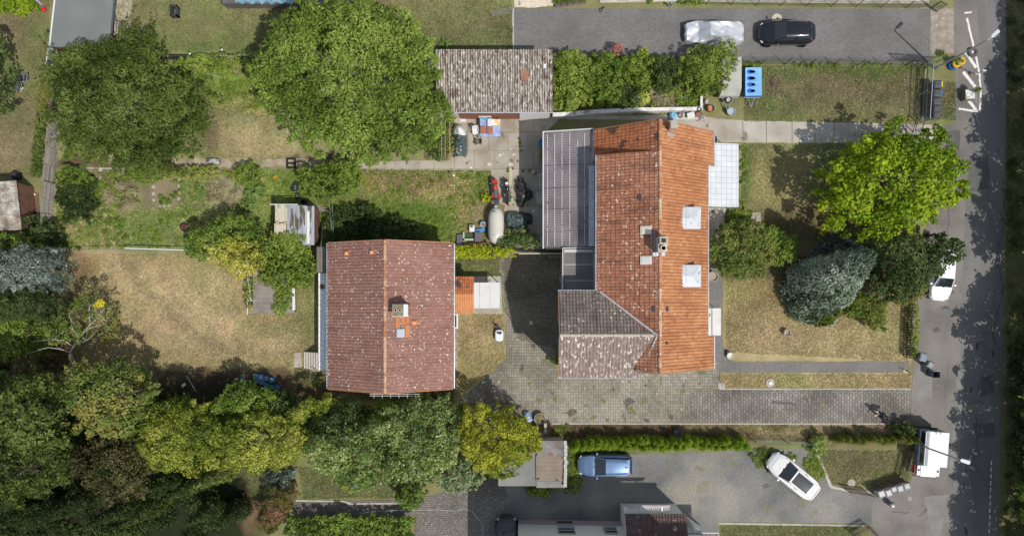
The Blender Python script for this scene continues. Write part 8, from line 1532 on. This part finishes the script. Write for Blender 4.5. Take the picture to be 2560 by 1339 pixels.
t = thing('raised_bed', 'wooden edged soil bed with white stones between the old shed and the fence', 'raised bed', W(80,515)); b = MB(); b.add([(W(x,y)[0],W(x,y)[1],.05) for x, y in ((70,482),(98,482),(97,558),(73,556))][::-1], [(0,1,2,3)]); b.build('soil', mat('red_soil', [(.13,.07,.045),(.19,.11,.075)], 5, fine=.2), t); b = MB(); b.poly([W(54,474,.2),W(69,476,.2),W(71,558,.2),W(58,560,.2)], .15); b.build('walkway', m_dwood, t); b = MB()
for i in range(7): a = W(70.5+i*.4,482+i*10); b.obox((a[0],a[1],.08), (.1,.28,.08), .05)
b.build('edging', m_cream, t, split=True); b = MB()
for px, py, r in ((87,486,.12),(83,492,.13),(84,520,.16),(89,526,.17),(86,532,.14)): a = W(px,py); b.lathe([(r,0),(r*.8,.08),(.001,.12)], a, 7)
b.build('stone', m_pvc, t, split=True)
t = thing('wooden_pallet', 'weathered pallets leaning at the right of the grey felt shed', 'pallet', W(302,75)); b = MB()
for i in range(5): a = W(290+i*6,54,.9); c = W(289+i*6,92,.2); b.tube([a, c], .045, 4)
a = W(286,53,.95); c = W(318,62,.9); b.tube([a, c], .05, 4); b.build('board', m_wood, t, split=True)
b = MB(); b.tube([W(284,25,.1), W(292,54,.5)], .04, 5); b.build('garden_pole', m_iron, label='dark pole lying between the grey shed and the pallets', cat='pole')
for i, (px, py) in enumerate(((428,134),(489,146),(568,136))): c = W(px,py); t = thing('solar_light', ['left','middle','right'][i]+' one of the small white garden lights along the dark screen', 'lamp', c, 0, 'garden lights along the dark screen'); b = MB(); b.tube([c,(c[0],c[1],1.0)], .015, 4); b.build('pole', m_anth, t); b = MB(); b.lathe([(.06,1.0),(.08,1.08),(.001,1.12)], (c[0],c[1],0), 10); b.build('cap', m_pvc, t)
draped('white_sack', 'white sacks pressed between the walnut tree and the garage', 'sack', 1066, 141, 1089, 180, .9, m_wbag, [(.5,.75,.3,.8),(.45,.35,.35,.9)], wr=.1)
# upper driveway things
t = thing('hose_coil', 'tangled black hose lying near the patio edge of the upper driveway', 'hose', W(1502,24)); b = MB(); P = [W(1512,17,.03),W(1507,19,.04),W(1503,21,.03),W(1498,23,.04),W(1498,28,.03),W(1501,31,.04),W(1504,28,.03),W(1506,22,.05),W(1511,19,.03)]; b.tube(P, .035, 6); b.build('hose', m_black, t)
c = W(1942,48); b = MB(); b.lathe([(.42,0),(.42,.03),(.001,.03)], (c[0],c[1],.014), 24); b.build('round_mat', mat('beige_disc', [(.48,.43,.34)]), label='round beige disc on the paving beside the black estate car', cat='disc')
for i, (x0, x1, y0) in enumerate(((1388,1402,13),(1404,1418,11),(1420,1434,9),(1436,1450,6),(1451,1465,5))):
    boxpx('window_box', ['first','second','third','fourth','fifth'][i]+' grey planter from the left at the upper edge of the driveway', 'planter', x0, y0-4, x1, y0+2, 0, .35, mat('grey_planter', [(.22,.24,.26)], rough=.5), 'grey planters at the patio edge', lidm=m_soil, lid='soil')
spiky('grass_plant', 'grassy plant growing among the grey planters', 1412, 5, 10, m_gb, 60, .6); spiky('grass_plant', 'small bushy grass beside the patio on the driveway edge', 1624, 6, 9, m_gb, 60, .5)
plant('garden_shrub', 'low green plants at the right end of the patio edge', [(1700,-5),(1760,-5),(1760,8),(1700,8)], .6, G_weed, lr=.2, leaf=.13, trunk=False)
plant('garden_shrub', 'flowering plants above the grey planters', [(1385,-25),(1470,-25),(1465,2),(1385,6)], .7, G_rusty, lr=.2, leaf=.13, trunk=False)
# drive odds and ends
t = chair('garden_chair', 'small dark chair on the brown strip above the thuja hedge', 1690, 1078, math.radians(180), m_anth); 
b = MB(); b.obox((*W(1652,1072)[:2],.05), (.16,.12,.06)); b.build('blue_toy', m_blu, label='tiny blue object on the brown strip above the thuja hedge', cat='toy')
draped('blue_sack', 'blue and white sacks beside the golden green tree', 'sack', 1309, 1028, 1330, 1056, .6, mat('blue_white_sack', [(.03,.08,.25),(.45,.55,.7),(.03,.1,.3)], 4, det=2), [(.3,.75,.25,.5),(.6,.35,.3,.6)], wr=.12)
t = thing('bramble_basket', 'round wire basket of cut brushwood beside the courtyard wall', 'basket', W(1349,1044)); b = MB(); c = W(1349,1044); b.lathe([(.42,0),(.45,.5),(.42,.5),(.4,.05)], c, 18); b.build('wire', mat('pale_wire', [(.4,.36,.28)]), t); b = MB()
for i in range(70): a = random.uniform(0,6.28); r = random.uniform(0,.35); p = Vector((c[0]+r*math.cos(a),c[1]+r*math.sin(a),.3+.2*random.random())); d = Vector((random.uniform(-.3,.3),random.uniform(-.3,.3),.05)); b.tube([p-d,p+d], .014, 3)
b.build('brushwood', mat('tan_twigs', [(.3,.25,.14),(.42,.36,.22)], 5), t)
t = thing('brick_steps', 'brown steps beside a white post above the outbuilding', 'steps', W(1350,1080)); b = MB()
for i in range(3): b.pbox(1340, 1062+i*12, 1360, 1073+i*12, 0, .12+.1*i)
b.build('step', mat('brown_concrete', [(.30,.20,.13),(.38,.27,.19)], 3), t, split=True); b = MB(); b.pbox(1360, 1058, 1367, 1082, 0, .9); b.build('post', m_conc, t)
b = MB(); b.pbox(1436, 1195, 1452, 1224, 0, .15); b.build('paving_slab', m_conc, label='long concrete slab in the gravel below the blue hatchback', cat='slab')
b = MB(); b.tube([W(x,y,.02) for x, y in ((890,1282),(950,1276),(1020,1274),(1090,1273),(1140,1276),(1160,1270),(1178,1275),(1195,1295),(1209,1315),(1206,1345))], .022, 5); b.build('garden_hose', mat('pale_hose', [(.42,.45,.46)]), label='pale garden hose snaking across the dark pavers at the bottom', cat='hose')
b = MB()
for px, py in ((1070,452),(1062,460),(1090,455),(1118,458),(1045,450)): a = W(px,py); b.obox((a[0],a[1],.03), (random.uniform(.5,.9),.45,.04), random.uniform(-.1,.1), random.random())
b.build('rusty_sheet', mat('rust_sheet', [(.22,.12,.07),(.33,.21,.12)], tint=True, fine=.2), label='rusty brown sheets lying on the rough lawn above the motorcycles', cat='sheet') 
b = MB(); b.obox((*W(1140,464)[:2],.05), (.9,.06,.06), 0); b.build('garden_plank', m_cream, label='pale plank lying below the globe garden light', cat='plank')
b = MB(); b.tube([W(518,182,.3), W(553,194,.1)], .035, 5); b.build('garden_pole', m_galv, label='grey pole lying in the weeds left of the walnut tree', cat='pole')
# scattered leaves, stones and litter too many to count
def litter(name, label, poly, n, m, s=.05):
    q = np.array(poly, float); c = rng.uniform(q.min(0), q.max(0), (n*2, 2)); c = c[inpoly(c, q)][:n]; n = len(c); V = np.empty((n, 4, 3)); x = (c[:,0]-NX)/S; y = (NY-c[:,1])/S
    for k in range(4): a = 2*math.pi*k/4+rng.random(n)*1.2; r = s*rng.uniform(.3, 1.2, n); V[:,k] = np.stack([x+r*np.cos(a), y+r*np.sin(a), .022+.015*rng.random(n)], 1)
    o = quadmesh(name, V.reshape(-1, 3), rng.random(n), m); tagit(o, label, 'litter', kind='stuff')
m_lit = mat('litter', [(.10,.08,.05),(.30,.24,.15),(.5,.46,.38)], tint=True, fine=0)
litter('fallen_leaves', 'fallen leaves and grit scattered on the worn courtyard pavers', [(1250,645),(1400,645),(1400,950),(1790,930),(1790,1050),(1180,1000)], 1800, m_lit, .04)
litter('fallen_leaves', 'leaves and grit on the big pavers of the drive', [(1730,975),(2270,975),(2270,1055),(1730,1055)], 900, m_lit, .04)
litter('fallen_leaves', 'leaf litter on the road and pavement', [(2300,100),(2500,100),(2490,1339),(2250,1339)], 900, m_lit, .04)
litter('fallen_leaves', 'pale petals scattered on the dark pavers at the bottom', [(1045,1240),(1180,1200),(1270,1240),(1280,1339),(1040,1339)], 700, mat('petal', [(.45,.4,.34),(.6,.56,.5)], tint=True, fine=0), .035)
litter('fallen_leaves', 'leaf litter on the gravel yard', [(1420,1150),(2100,1150),(2160,1300),(1300,1300),(1280,1230)], 900, m_lit, .04)
litter('fallen_leaves', 'leaf litter on the terrace slabs and concrete path', [(1130,295),(2350,305),(2350,355),(1370,355),(1360,600),(1240,500),(900,420)], 700, m_lit, .04)
litter('fallen_leaves', 'white clover heads and leaves dotted over the lawns', [(1860,170),(2310,165),(2310,300),(1860,300)], 260, m_wbag, .03)
